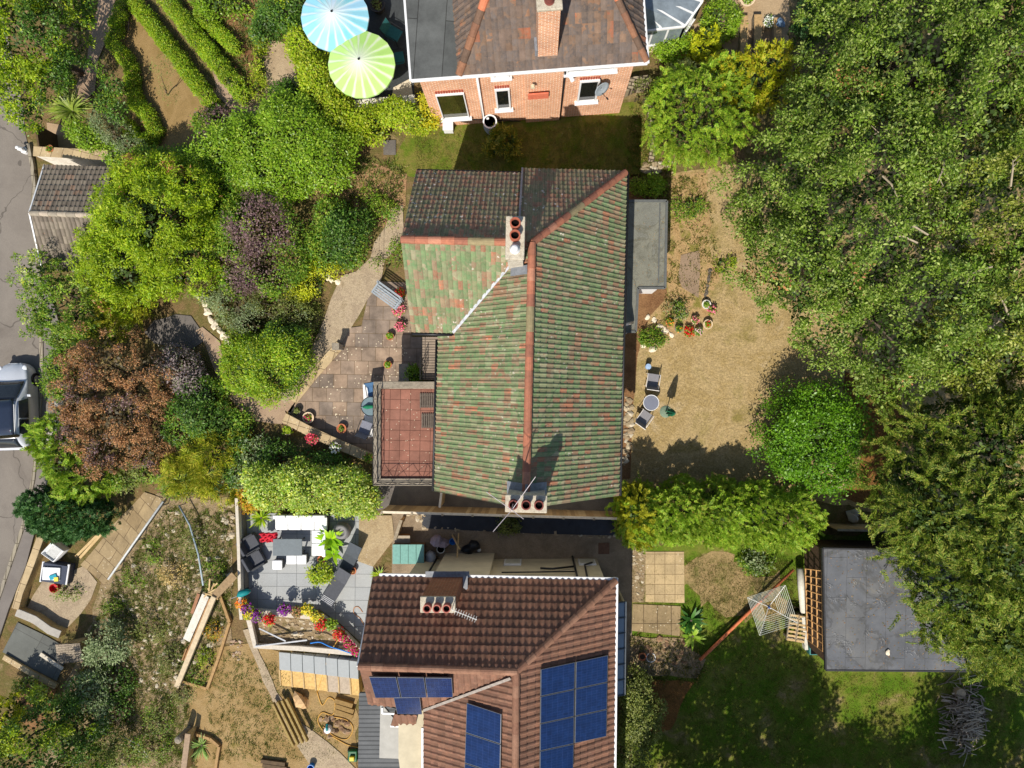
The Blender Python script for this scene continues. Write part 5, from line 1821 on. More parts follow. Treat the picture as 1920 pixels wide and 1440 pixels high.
def bare_branches(root, spots, seed):
    """pale dead boughs showing on top of the crown"""
    rg = random.Random(seed)
    for px, py, z, ang, L in spots:
        mb = MB()
        p = at(px, py, z)
        a = math.radians(ang)
        d = Vector((math.cos(a), math.sin(a), .12))
        m = p + d * L * .5 + Vector((rg.uniform(-.15, .15), rg.uniform(-.15, .15), .1))
        e = p + d * L
        mb.tube([p, m, e], [.035, .03, .012], 5)
        for k in range(2):
            b = m.lerp(e, .2 + .5 * k)
            a2 = a + rg.choice((-.8, .8))
            mb.tube([b, b + Vector((math.cos(a2), math.sin(a2), .1)) * L * .35], [.02, .007], 5)
        mb.build("bare_bough", TWIG, root)


# the wood in the east
oakA = LB((1490, 335, 100, 100, 6, 2.2), (1462, 470, 82, 90, 5.2, 2.0), (1555, 590, 92, 95, 5.4, 2.1), (1545, 240, 95, 100, 6, 2.2),
          (1610, 430, 140, 140, 7.4, 2.8), (1650, 645, 105, 85, 5.8, 2.2), (1745, 560, 140, 120, 7.4, 2.7), (1440, 395, 60, 80, 4.6, 1.6),
          (1640, 280, 130, 130, 7.4, 2.6), (1520, 500, 110, 110, 6.4, 2.4))
r = plant("oak_tree", "broad evergreen oak overhanging the dry lawn, lower left of the big trees", "tree", oakA, 'boughs', L_OAK, group="oak trees in the east", core_mat=INNER_SHADE, base=(11.6, 4.5, 0), trunk_r=.32, trunk="trunk", size=.138, aspect=.5, per_m2=1.8, n=140, R=.52, gaps=.12, spread=.55, core_size=.26, core_per=18, extra=(L_DEAD, .012))
bare_branches(r, [(1720, 455, 9.3, 170, .9), (1740, 440, 9.4, 160, .8), (1600, 520, 7.2, 60, .7), (1655, 330, 9.0, 300, .9), (1580, 640, 6.4, 80, .6)], 1)
oakB = LB((1600, 145, 100, 95, 6, 2.2), (1700, 130, 130, 120, 7, 2.4), (1800, 240, 130, 130, 8, 2.6), (1890, 120, 120, 120, 8, 2.6), (1655, 25, 110, 80, 6, 2.2), (1800, 30, 130, 100, 7, 2.4), (1545, 170, 62, 55, 5, 1.7), (1580, 30, 70, 70, 5.5, 2.0), (1930, 0, 110, 110, 7, 2.4))
r = plant("oak_tree", "evergreen oak filling the top right corner behind the timber planters", "tree", oakB, 'boughs', L_OAK, group="oak trees in the east", core_mat=INNER_SHADE, base=(14.5, 11, 0), trunk_r=.3, trunk="trunk", size=.138, aspect=.5, per_m2=1.75, n=140, R=.52, gaps=.16, spread=.6, core_size=.26, core_per=18, seed=77)
bare_branches(r, [(1690, 250, 8.5, 185, 1.0), (1740, 65, 8, 20, .8), (1870, 150, 10, 200, .8), (1770, 300, 9.4, 250, .8)], 2)
oakC = LB((1880, 400, 120, 130, 8.2, 2.8), (1900, 560, 110, 130, 7.6, 2.6), (1985, 250, 120, 140, 8, 2.6), (1870, 655, 85, 75, 6.4, 2.1), (2000, 480, 120, 140, 8, 2.6), (1780, 665, 85, 70, 5.8, 2.0), (1990, 660, 110, 100, 6.6, 2.2))
r = plant("oak_tree", "olive tinted evergreen oak at the right edge above the feathery yews", "tree", oakC, 'boughs', L_OAK2, group="oak trees in the east", core_mat=INNER_SHADE, base=(19, 4, 0), trunk_r=.3, trunk="trunk", size=.138, aspect=.5, per_m2=1.8, n=140, R=.52, gaps=.12, spread=.55, core_size=.26, core_per=18, seed=78)
bare_branches(r, [(1860, 500, 10, 200, .9), (1890, 590, 9, 120, .9), (1840, 620, 8.4, 30, .7), (1895, 350, 10.5, 90, .8)], 3)
YK = dict(length=.74, leaflen=.11, leafw=.03, per_m2=14, n=50, relief=.4, out=.75, upv=.12, gaps=.32, jit=.5, ang=.8, depth=.45)
yewA = LB((1725, 840, 78, 85, 4.8, 1.9), (1800, 800, 110, 70, 6, 2.1), (1870, 850, 110, 115, 7, 2.4), (1690, 925, 66, 80, 4.3, 1.7), (1780, 945, 115, 100, 6.4, 2.3), (1960, 900, 110, 120, 7, 2.4), (1905, 770, 90, 60, 5.5, 1.9))
plant("yew_tree", "feathery dark yew between the round bay bush and right edge", "tree", yewA, 'spray', L_YEW, group="yew trees beside the shed", core_mat=INNER_SHADE, base=(17.5, -2.5, 0), trunk_r=.25, trunk="trunk", core_size=.26, core_per=30, **YK)
yewB = LB((1890, 1020, 115, 115, 7.2, 2.5), (1725, 1020, 58, 70, 4.6, 1.7), (1800, 1080, 100, 105, 6, 2.2), (1880, 1160, 105, 90, 6.3, 2.2), (1765, 1140, 66, 66, 5, 1.7), (1845, 1215, 62, 42, 4.9, 1.5), (1945, 1220, 70, 60, 5.2, 1.7), (1990, 1090, 100, 120, 7, 2.3))
plant("yew_tree", "feathery yew whose branches hang over the grey felt shed roof", "tree", yewB, 'spray', L_YEW, group="yew trees beside the shed", core_mat=INNER_SHADE, base=(19.2, -8.2, 0), trunk_r=.25, trunk="trunk", core_size=.26, core_per=30, seed=90, **YK)
bay = bush_lobes(1527, 815, 95, 91, 3.2, 11, 3, lump=.9)
plant("bay_bush", "large round clipped bay bush standing on the dry lawn", "bush", bay, 'broad', L_BAY, core_mat=INNER_SHADE, trunk="trunk", trunk_r=.1, size=.13, aspect=.55, per_m2=15, n=26, rc=.19, gaps=.26, up=.38, relief=.42, core_per=16, core_size=.35)
# trees beyond the lower edge that throw their shade over the lower lawn
for i, (x, y, rr, hh, lab) in enumerate(((7.6, -20.3, 3.7, 9.4, "tall leafy tree beyond the lower lawn, nearest the brown roofed house"), (14.0, -23.4, 3.4, 8.6, "tall leafy tree beyond the lower lawn, middle of three"), (20.3, -20.6, 3.9, 9.2, "tall leafy tree beyond the lower lawn, nearest the woodpile"))):
    ll = [(x, y, hh * .7, rr, rr, hh * .3), (x - rr * .5, y + rr * .35, hh * .62, rr * .62, rr * .62, hh * .24), (x + rr * .55, y + rr * .3, hh * .6, rr * .6, rr * .62, hh * .24), (x, y - rr * .5, hh * .55, rr * .7, rr * .6, hh * .26)]
    plant("broadleaf_tree", lab, "tree", ll, 'broad', L_GREEN, group="trees beyond the lower lawn", core_mat=INNER_SHADE, base=(x, y, 0), trunk_r=.22, trunk="trunk", size=.24, aspect=.6, per_m2=5.5, n=16, rc=.32, gaps=.12, core_size=.5, core_per=14, seed=200 + i)

# conifer hedge and conifers
hed = [l for l in hedge_lobes([(1212, 968), (1290, 968), (1370, 970), (1440, 976), (1496, 982)], 2.5, 2.6, 0.9, seed=4, zvar=.12)]
plant("conifer_hedge", "long rough conifer hedge between dry lawn and lower garden", "hedge", hed, 'spray', L_LEY, core_mat=INNER_SHADE, trunk="trunk", trunk_r=.09, branches=False, length=.44, leaflen=.075, leafw=.024, per_m2=38, n=44, out=.5, upv=.4, gaps=.05, relief=.12, common=(.35, -.45, 0), jit=.45, core_per=16, core_size=.35, extra=(L_DEAD, .01))
plant("conifer_hedge", "golden green end of the conifer hedge next to the timber fence", "hedge", LB((1193, 958, 32, 46, 1.9, 1.2), (1200, 990, 30, 40, 1.4, 1.0), (1190, 930, 26, 26, 1.6, 1.0)), 'spray', leaf("gold_cypress", [G(170, 170, 40), G(146, 154, 34), G(186, 180, 56)], .28, .55, .2), core_mat=INNER_SHADE, trunk_r=.06, length=.45, leaflen=.08, leafw=.026, per_m2=24, n=50, upv=.6, gaps=.06, jit=.35, core_per=18, branches=False)
LK = dict(length=.5, leaflen=.08, leafw=.025, per_m2=26, n=44, out=.55, upv=.3, gaps=.16, jit=.45, common=(.2, -.45, 0))
plant("leyland_cypress", "dense green cypress beside the stone edging north of the dry lawn", "conifer", LB((1305, 215, 85, 90, 2.6, 1.5), (1345, 185, 60, 70, 2.5, 1.3), (1275, 250, 55, 60, 1.8, 1.1), (1335, 260, 55, 50, 1.8, 1.1), (1265, 190, 50, 50, 2, 1.2), (1375, 230, 35, 55, 2, 1.2)), 'spray', L_LEY, core_mat=INNER_SHADE, trunk="trunk", trunk_r=.12, core_per=12, **LK)
plant("golden_conifer", "yellow green conifer between the timber planters and the leyland cypress", "conifer", LB((1400, 150, 62, 48, 2.4, 1.3), (1445, 130, 42, 42, 2.2, 1.2), (1360, 140, 42, 36, 1.8, 1.0), (1440, 170, 42, 40, 2.0, 1.1), (1400, 195, 40, 35, 1.8, 1.0)), 'spray', leaf("golden_green", [G(160, 170, 26), G(136, 152, 22), G(178, 180, 44), G(180, 160, 40)], .28, .55, .25), core_mat=INNER_SHADE, trunk_r=.1, core_per=12, length=.5, leaflen=.15, leafw=.045, per_m2=14, n=24, upv=.4, gaps=.16, jit=.5)
BK = dict(size=.11, aspect=.55, per_m2=20, n=22, rc=.13, gaps=.14, core_per=22, core_size=.24)
plant("golden_conifer", "small bright yellow conifer near the white framed conservatory", "conifer", bush_lobes(1320, 88, 34, 38, 1.5, 5, 1), 'spray', L_GOLD, core_mat=INNER_SHADE, trunk_r=.05, length=.35, leaflen=.12, leafw=.04, per_m2=26, n=20, upv=.5, gaps=.1, core_per=22)
plant("shrub", "rounded green shrub left of the bright yellow conifer", "shrub", bush_lobes(1258, 92, 36, 28, 1.2, 5, 2), 'broad', L_LAUREL, core_mat=INNER_SHADE, trunk_r=.04, **BK)
plant("shrub", "cream variegated shrub above the dense green cypress", "shrub", bush_lobes(1278, 146, 38, 32, 1.3, 5, 3), 'broad', L_CREAM, core_mat=INNER_SHADE, trunk_r=.04, size=.15, aspect=.35, per_m2=18, n=18, rc=.14, gaps=.25, core_per=18)
plant("shrub", "bright green shrub below the round planter pot by the buff path", "shrub", bush_lobes(1352, 38, 36, 34, 1.3, 5, 4), 'broad', L_LAUREL, core_mat=INNER_SHADE, trunk_r=.04, **BK)
plant("shrub", "brownish low shrub between rounded green shrub and yellow conifer", "shrub", bush_lobes(1285, 105, 22, 16, .7, 4, 5), 'broad', L_DEAD, core_mat=INNER_SHADE_B, trunk_r=.03, **BK)
plant("dark_conifer", "dark green columnar conifers in shade at the top beside oak", "conifer", LB((1530, 25, 30, 38, 3, 1.6), (1515, 60, 26, 30, 2.4, 1.3)), 'spray', L_DKCON, core_mat=INNER_SHADE, trunk_r=.08, core_per=16, length=.4, leaflen=.14, leafw=.045, per_m2=16, n=22, upv=.7)
plant("climber", "brown green climber sprawling over the low wall east of brick house", "climber", LB((1215, 165, 22, 16, .7, .5), (1228, 195, 14, 20, .6, .5), (1235, 225, 10, 28, .5, .4), (1205, 190, 20, 12, .3, .3)), 'broad', L_OLIVE, core_mat=INNER_SHADE_B, trunk_r=.03, size=.1, per_m2=16, n=14, rc=.14, gaps=.35, core_per=8)
plant("shrub", "grassy yellow green clump at the top of the sunny bed", "shrub", bush_lobes(1290, 388, 36, 26, .5, 5, 7), 'broad', L_GREEN, core_mat=INNER_SHADE, trunk_r=.02, size=.11, aspect=.4, per_m2=20, n=18, rc=.16, gaps=.3, core_per=8)
plant("shrub", "lone yellow green tuft growing on the dry lawn", "shrub", bush_lobes(1361, 497, 19, 18, .35, 4, 8), 'broad', L_YG, core_mat=INNER_SHADE, trunk_r=.02, size=.11, aspect=.4, per_m2=22, n=16, rc=.12, gaps=.25, core_per=8)
plant("shrub", "small green bush in shadow north of the flat roofed extension", "shrub", bush_lobes(1212, 350, 36, 18, .7, 5, 9), 'broad', L_LAUREL, core_mat=INNER_SHADE, trunk_r=.03, **BK)
plant("shrub", "yellow green bush at the left end of the flower pot border", "shrub", bush_lobes(1222, 634, 24, 18, .6, 5, 10), 'broad', L_GREEN, core_mat=INNER_SHADE, trunk_r=.03, **BK)
plant("shrub", "low mixed plants in the middle of the flower pot border", "shrub", bush_lobes(1272, 585, 24, 22, .5, 5, 11), 'broad', L_GREEN, core_mat=INNER_SHADE, trunk_r=.03, size=.09, aspect=.5, per_m2=20, n=16, rc=.14, gaps=.35, core_per=6, extra=(L_GREY, .35))
plant("shrub", "olive leaved shrub east of the brown roofed house's wall", "shrub", LB((1192, 1300, 30, 40, 1.0, .7), (1198, 1360, 36, 44, 1.1, .8), (1186, 1410, 34, 40, 1.1, .8), (1215, 1330, 24, 30, .8, .6)), 'broad', L_OLIVE, core_mat=INNER_SHADE, trunk_r=.04, **BK)
plant("golden_conifer", "golden tipped conifer in shadow beside the grey water butt", "conifer", LB((944, 262, 26, 24, .6, .5), (955, 280, 20, 16, .5, .4), (928, 276, 18, 16, .5, .4)), 'spray', leaf("bronze_conifer", [G(104, 116, 26), G(84, 100, 22), G(160, 150, 50)], .25, .55, .2), core_mat=INNER_SHADE, trunk_r=.04, length=.5, leaflen=.15, leafw=.05, per_m2=24, n=20, upv=.3, gaps=.1, core_per=18)
plant("shrub", "grey green low plant on the grass beside the washing line", "shrub", bush_lobes(1420, 1052, 36, 22, .6, 5, 12), 'broad', L_GREY, core_mat=INNER_SHADE, trunk_r=.02, size=.12, per_m2=18, n=16, rc=.15, gaps=.3, core_per=8, extra=(L_GREEN, .5))

# west: the bank above the road
BS = dict(size=.135, aspect=.5, per_m2=15, n=24, rc=.18, core_per=16, core_size=.3)
TALL = LB((300, 410, 100, 88, 1.6, 2.0), (250, 400, 50, 66, .6, 1.6), (360, 380, 62, 70, 1.2, 1.8), (250, 490, 90, 70, .6, 1.7), (340, 480, 82, 72, 1.0, 1.7), (300, 345, 72, 50, 1.0, 1.6), (206, 460, 42, 46, -.4, 1.3), (230, 550, 62, 36, -.4, 1.2), (380, 440, 40, 60, .8, 1.5))
plant("large_shrub", "huge lime green shrub between the garage and the purple leaved bush", "shrub", TALL, 'boughs', L_YG, core_mat=INNER_SHADE, trunk="trunk", trunk_r=.12, gaps=.0, extra=(L_DEAD, .015), size=.15, aspect=.38, per_m2=4.6, n=100, R=.36, spread=.32, core_per=16, core_size=.32)
plant("large_shrub", "bright green laurel mound west of the parasol terrace", "shrub", LB((560, 265, 72, 60, 1.5, 1.3), (490, 270, 80, 60, 1.1, 1.3), (430, 290, 62, 50, .7, 1.2), (600, 300, 60, 52, 1.4, 1.1), (520, 320, 82, 50, 1.0, 1.1), (540, 225, 60, 42, 1.5, 1.1), (630, 285, 40, 45, 1.2, 1.0)), 'broad', L_LAUREL, core_mat=INNER_SHADE, trunk_r=.09, gaps=.14, **BS)
plant("large_shrub", "mixed green bushes joining laurel mound and lime green shrub", "shrub", LB((390, 350, 50, 40, .4, 1.2), (350, 320, 62, 34, .4, 1.2), (290, 310, 60, 28, -.1, 1.0), (440, 340, 46, 36, .5, 1.1)), 'broad', L_GREEN, core_mat=INNER_SHADE, trunk_r=.07, gaps=.2, **BS)
plant("purple_bush", "purple leaved bush flecked with yellow green between the two paths", "shrub", LB((480, 420, 62, 54, 1.2, 1.2), (530, 440, 46, 52, 1.0, 1.1), (505, 500, 60, 50, 1.0, 1.1), (440, 450, 50, 60, .8, 1.1), (545, 490, 34, 40, .9, 1.0), (455, 520, 40, 40, .6, .9)), 'broad', L_GREEN, core_mat=INNER_SHADE_B, trunk_r=.07, gaps=.25, size=.12, aspect=.5, per_m2=15, n=24, rc=.17, core_per=12, extra=(L_PURP, .42))
plant("bush", "dark green bush where the concrete path meets the terrace", "shrub", LB((642, 445, 44, 42, 1.0, .9), (622, 410, 32, 32, .9, .8), (668, 420, 24, 28, .8, .7), (610, 470, 30, 28, .7, .7), (650, 482, 28, 20, .6, .6)), 'broad', L_DARK, core_mat=INNER_SHADE, trunk_r=.05, gaps=.15, extra=(L_GREEN, .4), **BS)
plant("bush", "yellow green low bush at the foot of the dark green bush", "shrub", LB((615, 505, 34, 18, .5, .5), (585, 530, 26, 26, .4, .5), (560, 545, 30, 22, .3, .5)), 'broad', L_GOLD, core_mat=INNER_SHADE, trunk_r=.03, gaps=.25, size=.1, per_m2=18, n=18, rc=.14, core_per=10)
plant("bush", "rounded yellow green bush enclosed by the curving garden path", "shrub", LB((500, 680, 70, 56, 1.0, 1.1), (460, 690, 44, 48, .8, 1.0), (545, 665, 42, 46, 1.0, 1.0), (500, 722, 60, 32, .8, .9), (540, 640, 34, 30, .9, .9), (450, 655, 32, 34, .7, .9)), 'broad', L_BOX, core_mat=INNER_SHADE, trunk_r=.06, gaps=.14, size=.11, aspect=.5, per_m2=20, n=24, rc=.15, core_per=18, extra=(L_DARK, .2))
plant("bush", "grey green heathery bush on the rockery above the rounded bush", "shrub", LB((450, 570, 52, 34, .5, .7), (400, 545, 40, 30, .3, .7), (520, 575, 44, 30, .6, .7), (480, 610, 50, 30, .6, .7), (560, 600, 32, 28, .6, .6)), 'broad', L_OLIVE, core_mat=INNER_SHADE_B, trunk_r=.04, gaps=.28, size=.1, aspect=.35, per_m2=18, n=20, rc=.15, core_per=10, extra=(L_GREY, .3))
plant("street_tree", "dark green tree leaning over the pavement below the garage", "tree", LB((130, 560, 62, 56, -.4, 1.5), (95, 525, 46, 38, -.2, 1.3), (165, 600, 54, 44, -.6, 1.3), (100, 590, 50, 38, -.8, 1.2), (180, 545, 46, 46, -.5, 1.3), (60, 505, 28, 16, .2, .7), (140, 640, 44, 22, -1.0, 1.0)), 'boughs', L_GREEN, core_mat=INNER_SHADE, trunk="trunk", trunk_r=.1, gaps=.15, extra=(L_VAR, .2), spread=.4, R=.34, size=.12, aspect=.5, per_m2=3.2, n=90, core_per=10)
plant("broom_bush", "golden broom between the street tree and lime green shrub", "shrub", LB((225, 580, 50, 30, -.8, .9), (260, 560, 40, 28, -.5, .9), (200, 620, 40, 30, -1.2, .8)), 'spray', L_BROOM, core_mat=INNER_SHADE, trunk_r=.04, length=.5, leaflen=.16, leafw=.03, per_m2=20, n=18, upv=.6, gaps=.2, core_per=12)
plant("copper_tree", "copper brown leaved tree beside the road near the parked car", "tree", LB((215, 680, 70, 56, .6, 1.4), (180, 740, 60, 56, .2, 1.3), (240, 770, 72, 60, .6, 1.4), (290, 700, 46, 60, .6, 1.2), (170, 810, 54, 46, -.2, 1.2), (270, 830, 54, 48, .2, 1.2), (200, 860, 48, 36, -.4, 1.0), (305, 800, 30, 40, .2, 1.0), (150, 690, 36, 36, -.2, 1.1)), 'boughs', L_COPPER, core_mat=INNER_SHADE_B, trunk="trunk", trunk_r=.12, gaps=.2, spread=.4, R=.34, size=.095, aspect=.65, per_m2=3.6, n=120, core_per=16, extra=(L_PURP, .12))
plant("shrub", "greyish purple shrub right of the copper brown tree", "shrub", LB((345, 690, 32, 30, .2, .8), (365, 722, 28, 30, .3, .8), (328, 672, 24, 22, .0, .8)), 'broad', leaf("greyish_purple", [G(140, 122, 124), G(112, 98, 96), G(160, 146, 142), G(96, 104, 66)], .2, .5, .2), core_mat=INNER_SHADE_B, trunk_r=.04, gaps=.25, **BS)
plant("bush", "dark green bush between the copper tree and the curving path", "shrub", LB((370, 770, 46, 40, .4, .9), (410, 790, 44, 34, .4, .8), (340, 800, 30, 36, .2, .8), (445, 790, 30, 22, .3, .6), (380, 740, 34, 26, .4, .8)), 'broad', L_DARK, core_mat=INNER_SHADE, trunk_r=.05, gaps=.25, extra=(L_GREEN, .35), **BS)
plant("broom_bush", "fine twigged golden green broom right of the copper tree", "shrub", LB((395, 865, 56, 50, .5, 1.1), (360, 890, 44, 40, .2, 1.0), (420, 905, 36, 34, .2, .9), (430, 840, 36, 36, .4, .9)), 'spray', L_BROOM, core_mat=INNER_SHADE, trunk_r=.05, length=.7, leaflen=.2, leafw=.028, per_m2=18, n=26, upv=.5, out=.5, gaps=.15, core_per=12, common=(.1, -.3, 0))
plant("shrub", "green low shrubs below the copper tree beside the slab steps", "shrub", LB((290, 875, 42, 28, -.3, .6), (255, 893, 30, 20, -.7, .5), (338, 912, 32, 20, -.3, .5), (230, 900, 22, 16, -1.0, .4)), 'broad', L_GREEN, core_mat=INNER_SHADE_B, trunk_r=.03, gaps=.3, extra=(L_OLIVE, .4), **BS)
plant("conifer_shrub", "feathery green conifer spreading over the kerb below the parked car", "conifer", LB((125, 860, 56, 44, -.9, 1.2), (95, 830, 40, 36, -1.2, 1.1), (160, 900, 50, 42, -.9, 1.1), (110, 800, 34, 26, -1.2, .9), (140, 930, 34, 26, -1.2, .9)), 'spray', L_LEY, core_mat=INNER_SHADE, trunk_r=.06, length=.62, leaflen=.10, leafw=.028, per_m2=18, n=46, gaps=.18, core_per=14, common=(-.3, -.3, 0))
plant("round_conifer", "very dark green rounded conifer above the white rubbish bags", "conifer", LB((125, 960, 72, 42, -1.2, 1.2), (80, 950, 40, 36, -1.5, 1.0), (175, 970, 42, 36, -1.2, 1.0), (120, 985, 62, 26, -1.4, .9)), 'spray', L_DKCON, core_mat=INNER_SHADE, trunk_r=.07, length=.3, leaflen=.10, leafw=.035, per_m2=48, n=26, gaps=.06, core_per=26, upv=.5, relief=.12)
plant("shrub", "green shrub against the kerb between the pavement and copper tree", "shrub", LB((118, 690, 24, 34, -1.6, .8), (110, 720, 18, 30, -1.8, .7), (140, 660, 30, 20, -1.4, .8)), 'broad', L_GREEN, core_mat=INNER_SHADE, trunk_r=.03, **BS)
plant("large_tree", "big yellow green tree filling the top left corner over the road", "tree", LB((55, 70, 72, 76, .6, 2.0), (105, 60, 52, 62, .6, 1.8), (35, 150, 52, 50, .2, 1.8), (95, 130, 46, 44, .0, 1.6), (20, 20, 70, 60, .6, 2.0), (46, 205, 30, 26, -.8, 1.2), (128, 15, 44, 42, .6, 1.7), (85, 95, 50, 50, .8, 1.6)), 'boughs', L_YG, core_mat=INNER_SHADE, trunk="trunk", trunk_r=.16, gaps=.08, spread=.4, R=.42, size=.14, aspect=.5, per_m2=3.2, n=100, core_per=14, extra=(L_DARK, .4))
plant("large_tree", "pale corner tree with yellow green shoots at bottom left", "tree", LB((60, 1380, 62, 56, -.2, 1.8), (110, 1400, 56, 52, -.4, 1.6), (20, 1420, 52, 50, -.2, 1.8), (90, 1340, 46, 36, -.8, 1.3), (140, 1370, 46, 40, -.8, 1.2), (40, 1450, 70, 50, 0, 1.8), (150, 1430, 60, 40, -.6, 1.4)), 'boughs', L_DARK, core_mat=INNER_SHADE, trunk="trunk", trunk_r=.14, gaps=.2, spread=.45, R=.4, size=.13, aspect=.5, per_m2=2.4, n=100, core_per=10, extra=(L_YG, .35))
plant("golden_conifer", "yellow conifer at the left edge under the small drive", "conifer", LB((14, 1335, 30, 34, -1.6, 1.0), (5, 1380, 26, 40, -1.6, 1.0)), 'spray', L_GOLD, core_mat=INNER_SHADE, trunk_r=.05, length=.45, leaflen=.14, leafw=.045, per_m2=20, n=20, core_per=14)
plant("laurel", "pale leaved laurel row along the edge of the small drive", "shrub", LB((50, 1285, 18, 14, -2.4, .35), (75, 1300, 20, 15, -2.3, .4), (92, 1318, 16, 14, -2.3, .4)), 'broad', L_VAR, core_mat=INNER_SHADE, trunk_r=.03, size=.13, per_m2=26, n=16, rc=.12, core_per=14)
plant("bush", "shaded dark bushes in the lower wild garden beside the corner tree", "shrub", LB((170, 1300, 44, 34, -1.7, .7), (205, 1335, 46, 38, -1.6, .6), (160, 1350, 44, 36, -1.4, .9), (215, 1280, 34, 28, -1.7, .45)), 'broad', L_DARK, core_mat=INNER_SHADE_B, trunk_r=.05, gaps=.35, extra=(L_GREY, .3), **BS)
plant("bush", "loose dry bushes along the bottom edge of the wild garden", "shrub", LB((230, 1415, 46, 28, -1.2, .6), (290, 1405, 34, 30, -.9, .5), (300, 1345, 28, 30, -1.0, .4), (195, 1390, 34, 26, -1.4, .7)), 'broad', L_OLIVE, core_mat=INNER_SHADE_B, trunk_r=.04, gaps=.4, size=.11, aspect=.4, per_m2=15, n=20, rc=.18, core_per=8, extra=(L_GREEN, .4))
plant("bush", "grey green bush beside the little stone kiosk roof", "shrub", LB((196, 1195, 30, 26, -1.5, .5), (215, 1215, 26, 24, -1.4, .5), (190, 1225, 24, 16, -1.6, .4)), 'broad', L_GREY, core_mat=INNER_SHADE_B, trunk_r=.03, gaps=.25, **BS)
for i, (x, y, rx, ry, m, lab) in enumerate((
        (290, 1035, 26, 22, L_GREEN, "green weed clump at the top of the rubble garden"), (330, 1075, 30, 26, leaf("straw", [G(190, 160, 96), G(160, 140, 80), G(206, 180, 120)], .2, .6), "straw coloured dry plant amid the rubble garden"),
        (255, 1085, 22, 20, L_GREEN, "fresh green weed clump beside the slab steps"), (370, 1010, 24, 40, L_OLIVE, "olive weeds beside the leaning metal pipe"), (400, 1080, 20, 40, L_GREEN, "tall weeds against the white terrace wall"),
        (215, 1135, 20, 12, L_GREEN, "green weeds with yellow flowers near the sandy yard"), (290, 1180, 40, 26, L_OLIVE, "olive scrub in the middle of the rubble garden"), (330, 1240, 34, 30, L_OLIVE, "olive scrub left of the long white beam"),
        (130, 1110, 24, 14, L_GREEN, "low green plants under the red tub"), (345, 1300, 22, 20, L_OLIVE, "olive scrub at the foot of the white beam"))):
    plant("weed_clump", lab, "plant", bush_lobes(x, y, rx, ry, .55, 4, 20 + i), 'broad', m, core_mat=INNER_SHADE_B, trunk_r=.015, gaps=.35, size=.11, aspect=.35, per_m2=20, n=16, rc=.16, core_per=6)

# hedges and borders round the terraces
plant("variegated_hedge", "yellow variegated hedge between the terrace and the grey slab terrace", "hedge", LB((505, 912, 36, 34, 1.1, .9), (550, 902, 46, 34, 1.3, .9), (600, 914, 50, 40, 1.4, .9), (650, 918, 44, 38, 1.4, .9), (688, 930, 24, 32, 1.2, .9), (530, 930, 36, 22, 1.0, .8), (640, 944, 42, 18, 1.2, .8), (490, 890, 26, 24, 1.0, .8), (580, 938, 40, 18, 1.1, .8)), 'broad', L_VAR, core_mat=INNER_SHADE, trunk_r=.05, gaps=.12, size=.13, aspect=.55, per_m2=18, n=24, rc=.16, core_per=16, branches=False)
plant("shrub", "shaded green shrubs below the terrace wall left of the hedge", "shrub", LB((470, 835, 40, 30, .4, .6), (515, 850, 40, 24, .5, .6), (560, 865, 44, 20, .5, .5), (455, 880, 30, 30, .4, .6), (610, 870, 40, 16, .5, .5)), 'broad', L_DARK, core_mat=INNER_SHADE_B, trunk_r=.03, gaps=.28, extra=(L_GREY, .2), **BS)
plant("shrub", "orange tinted plant at the left end of the variegated hedge", "shrub", LB((468, 930, 18, 24, .6, .5), (485, 905, 16, 16, .7, .5)), 'broad', leaf("orange_tips", [G(190, 150, 30), G(150, 160, 40), G(204, 130, 40)], .3, .5), core_mat=INNER_SHADE, trunk_r=.02, **BS)
HK = dict(relief=.03, size=.085, aspect=.55, per_m2=30, n=22, rc=.09, gaps=.06, core_per=30, core_size=.2, branches=False, trunk_r=.03)
plant("box_hedge", "straight clipped hedge along the right side of the brown lawn", "hedge", hedge_lobes([(238, -10), (268, 25), (300, 68), (335, 112), (365, 155), (392, 185)], .62, .8, .25, seed=1, zvar=.05), 'broad', L_BOX, group="clipped hedges", core_mat=INNER_SHADE, **HK)
plant("box_hedge", "straight clipped hedge right of the pinkish path", "hedge", hedge_lobes([(305, -10), (345, 40), (385, 90), (420, 135), (450, 172)], .66, .8, .25, seed=2, zvar=.05), 'broad', L_BOX, group="clipped hedges", core_mat=INNER_SHADE, **HK)
plant("box_hedge", "short clipped hedge inside the bed at the top", "hedge", hedge_lobes([(372, 22), (400, 50), (425, 72), (440, 86)], .5, .6, .22, seed=3, zvar=.08), 'broad', L_BOX, group="clipped hedges", core_mat=INNER_SHADE, **HK)
plant("box_hedge", "wavy clipped hedge curling round the left side of the brown lawn", "hedge", hedge_lobes([(228, 2), (212, 40), (206, 75), (225, 98), (240, 120), (242, 160), (250, 190), (272, 210), (285, 240), (270, 262), (245, 258), (236, 232)], .58, .75, .24, seed=4, zvar=.06), 'broad', L_BOX, group="clipped hedges", core_mat=INNER_SHADE, **HK)
plant("ivy_hedge", "yellow green climber hedge wrapped round the parasol terrace", "hedge", LB((570, 95, 26, 40, 1.0, .8), (590, 140, 30, 40, 1.0, .8), (600, 180, 34, 36, 1.0, .8), (635, 205, 36, 26, 1.0, .8), (690, 222, 46, 22, .9, .7), (750, 215, 50, 20, .9, .7), (680, 250, 40, 18, .7, .6), (640, 235, 40, 24, .9, .7), (790, 225, 24, 16, .9, .7)), 'broad', L_IVY, core_mat=INNER_SHADE, trunk_r=.05, gaps=.14, size=.12, aspect=.65, per_m2=18, n=24, rc=.15, core_per=16, branches=False)
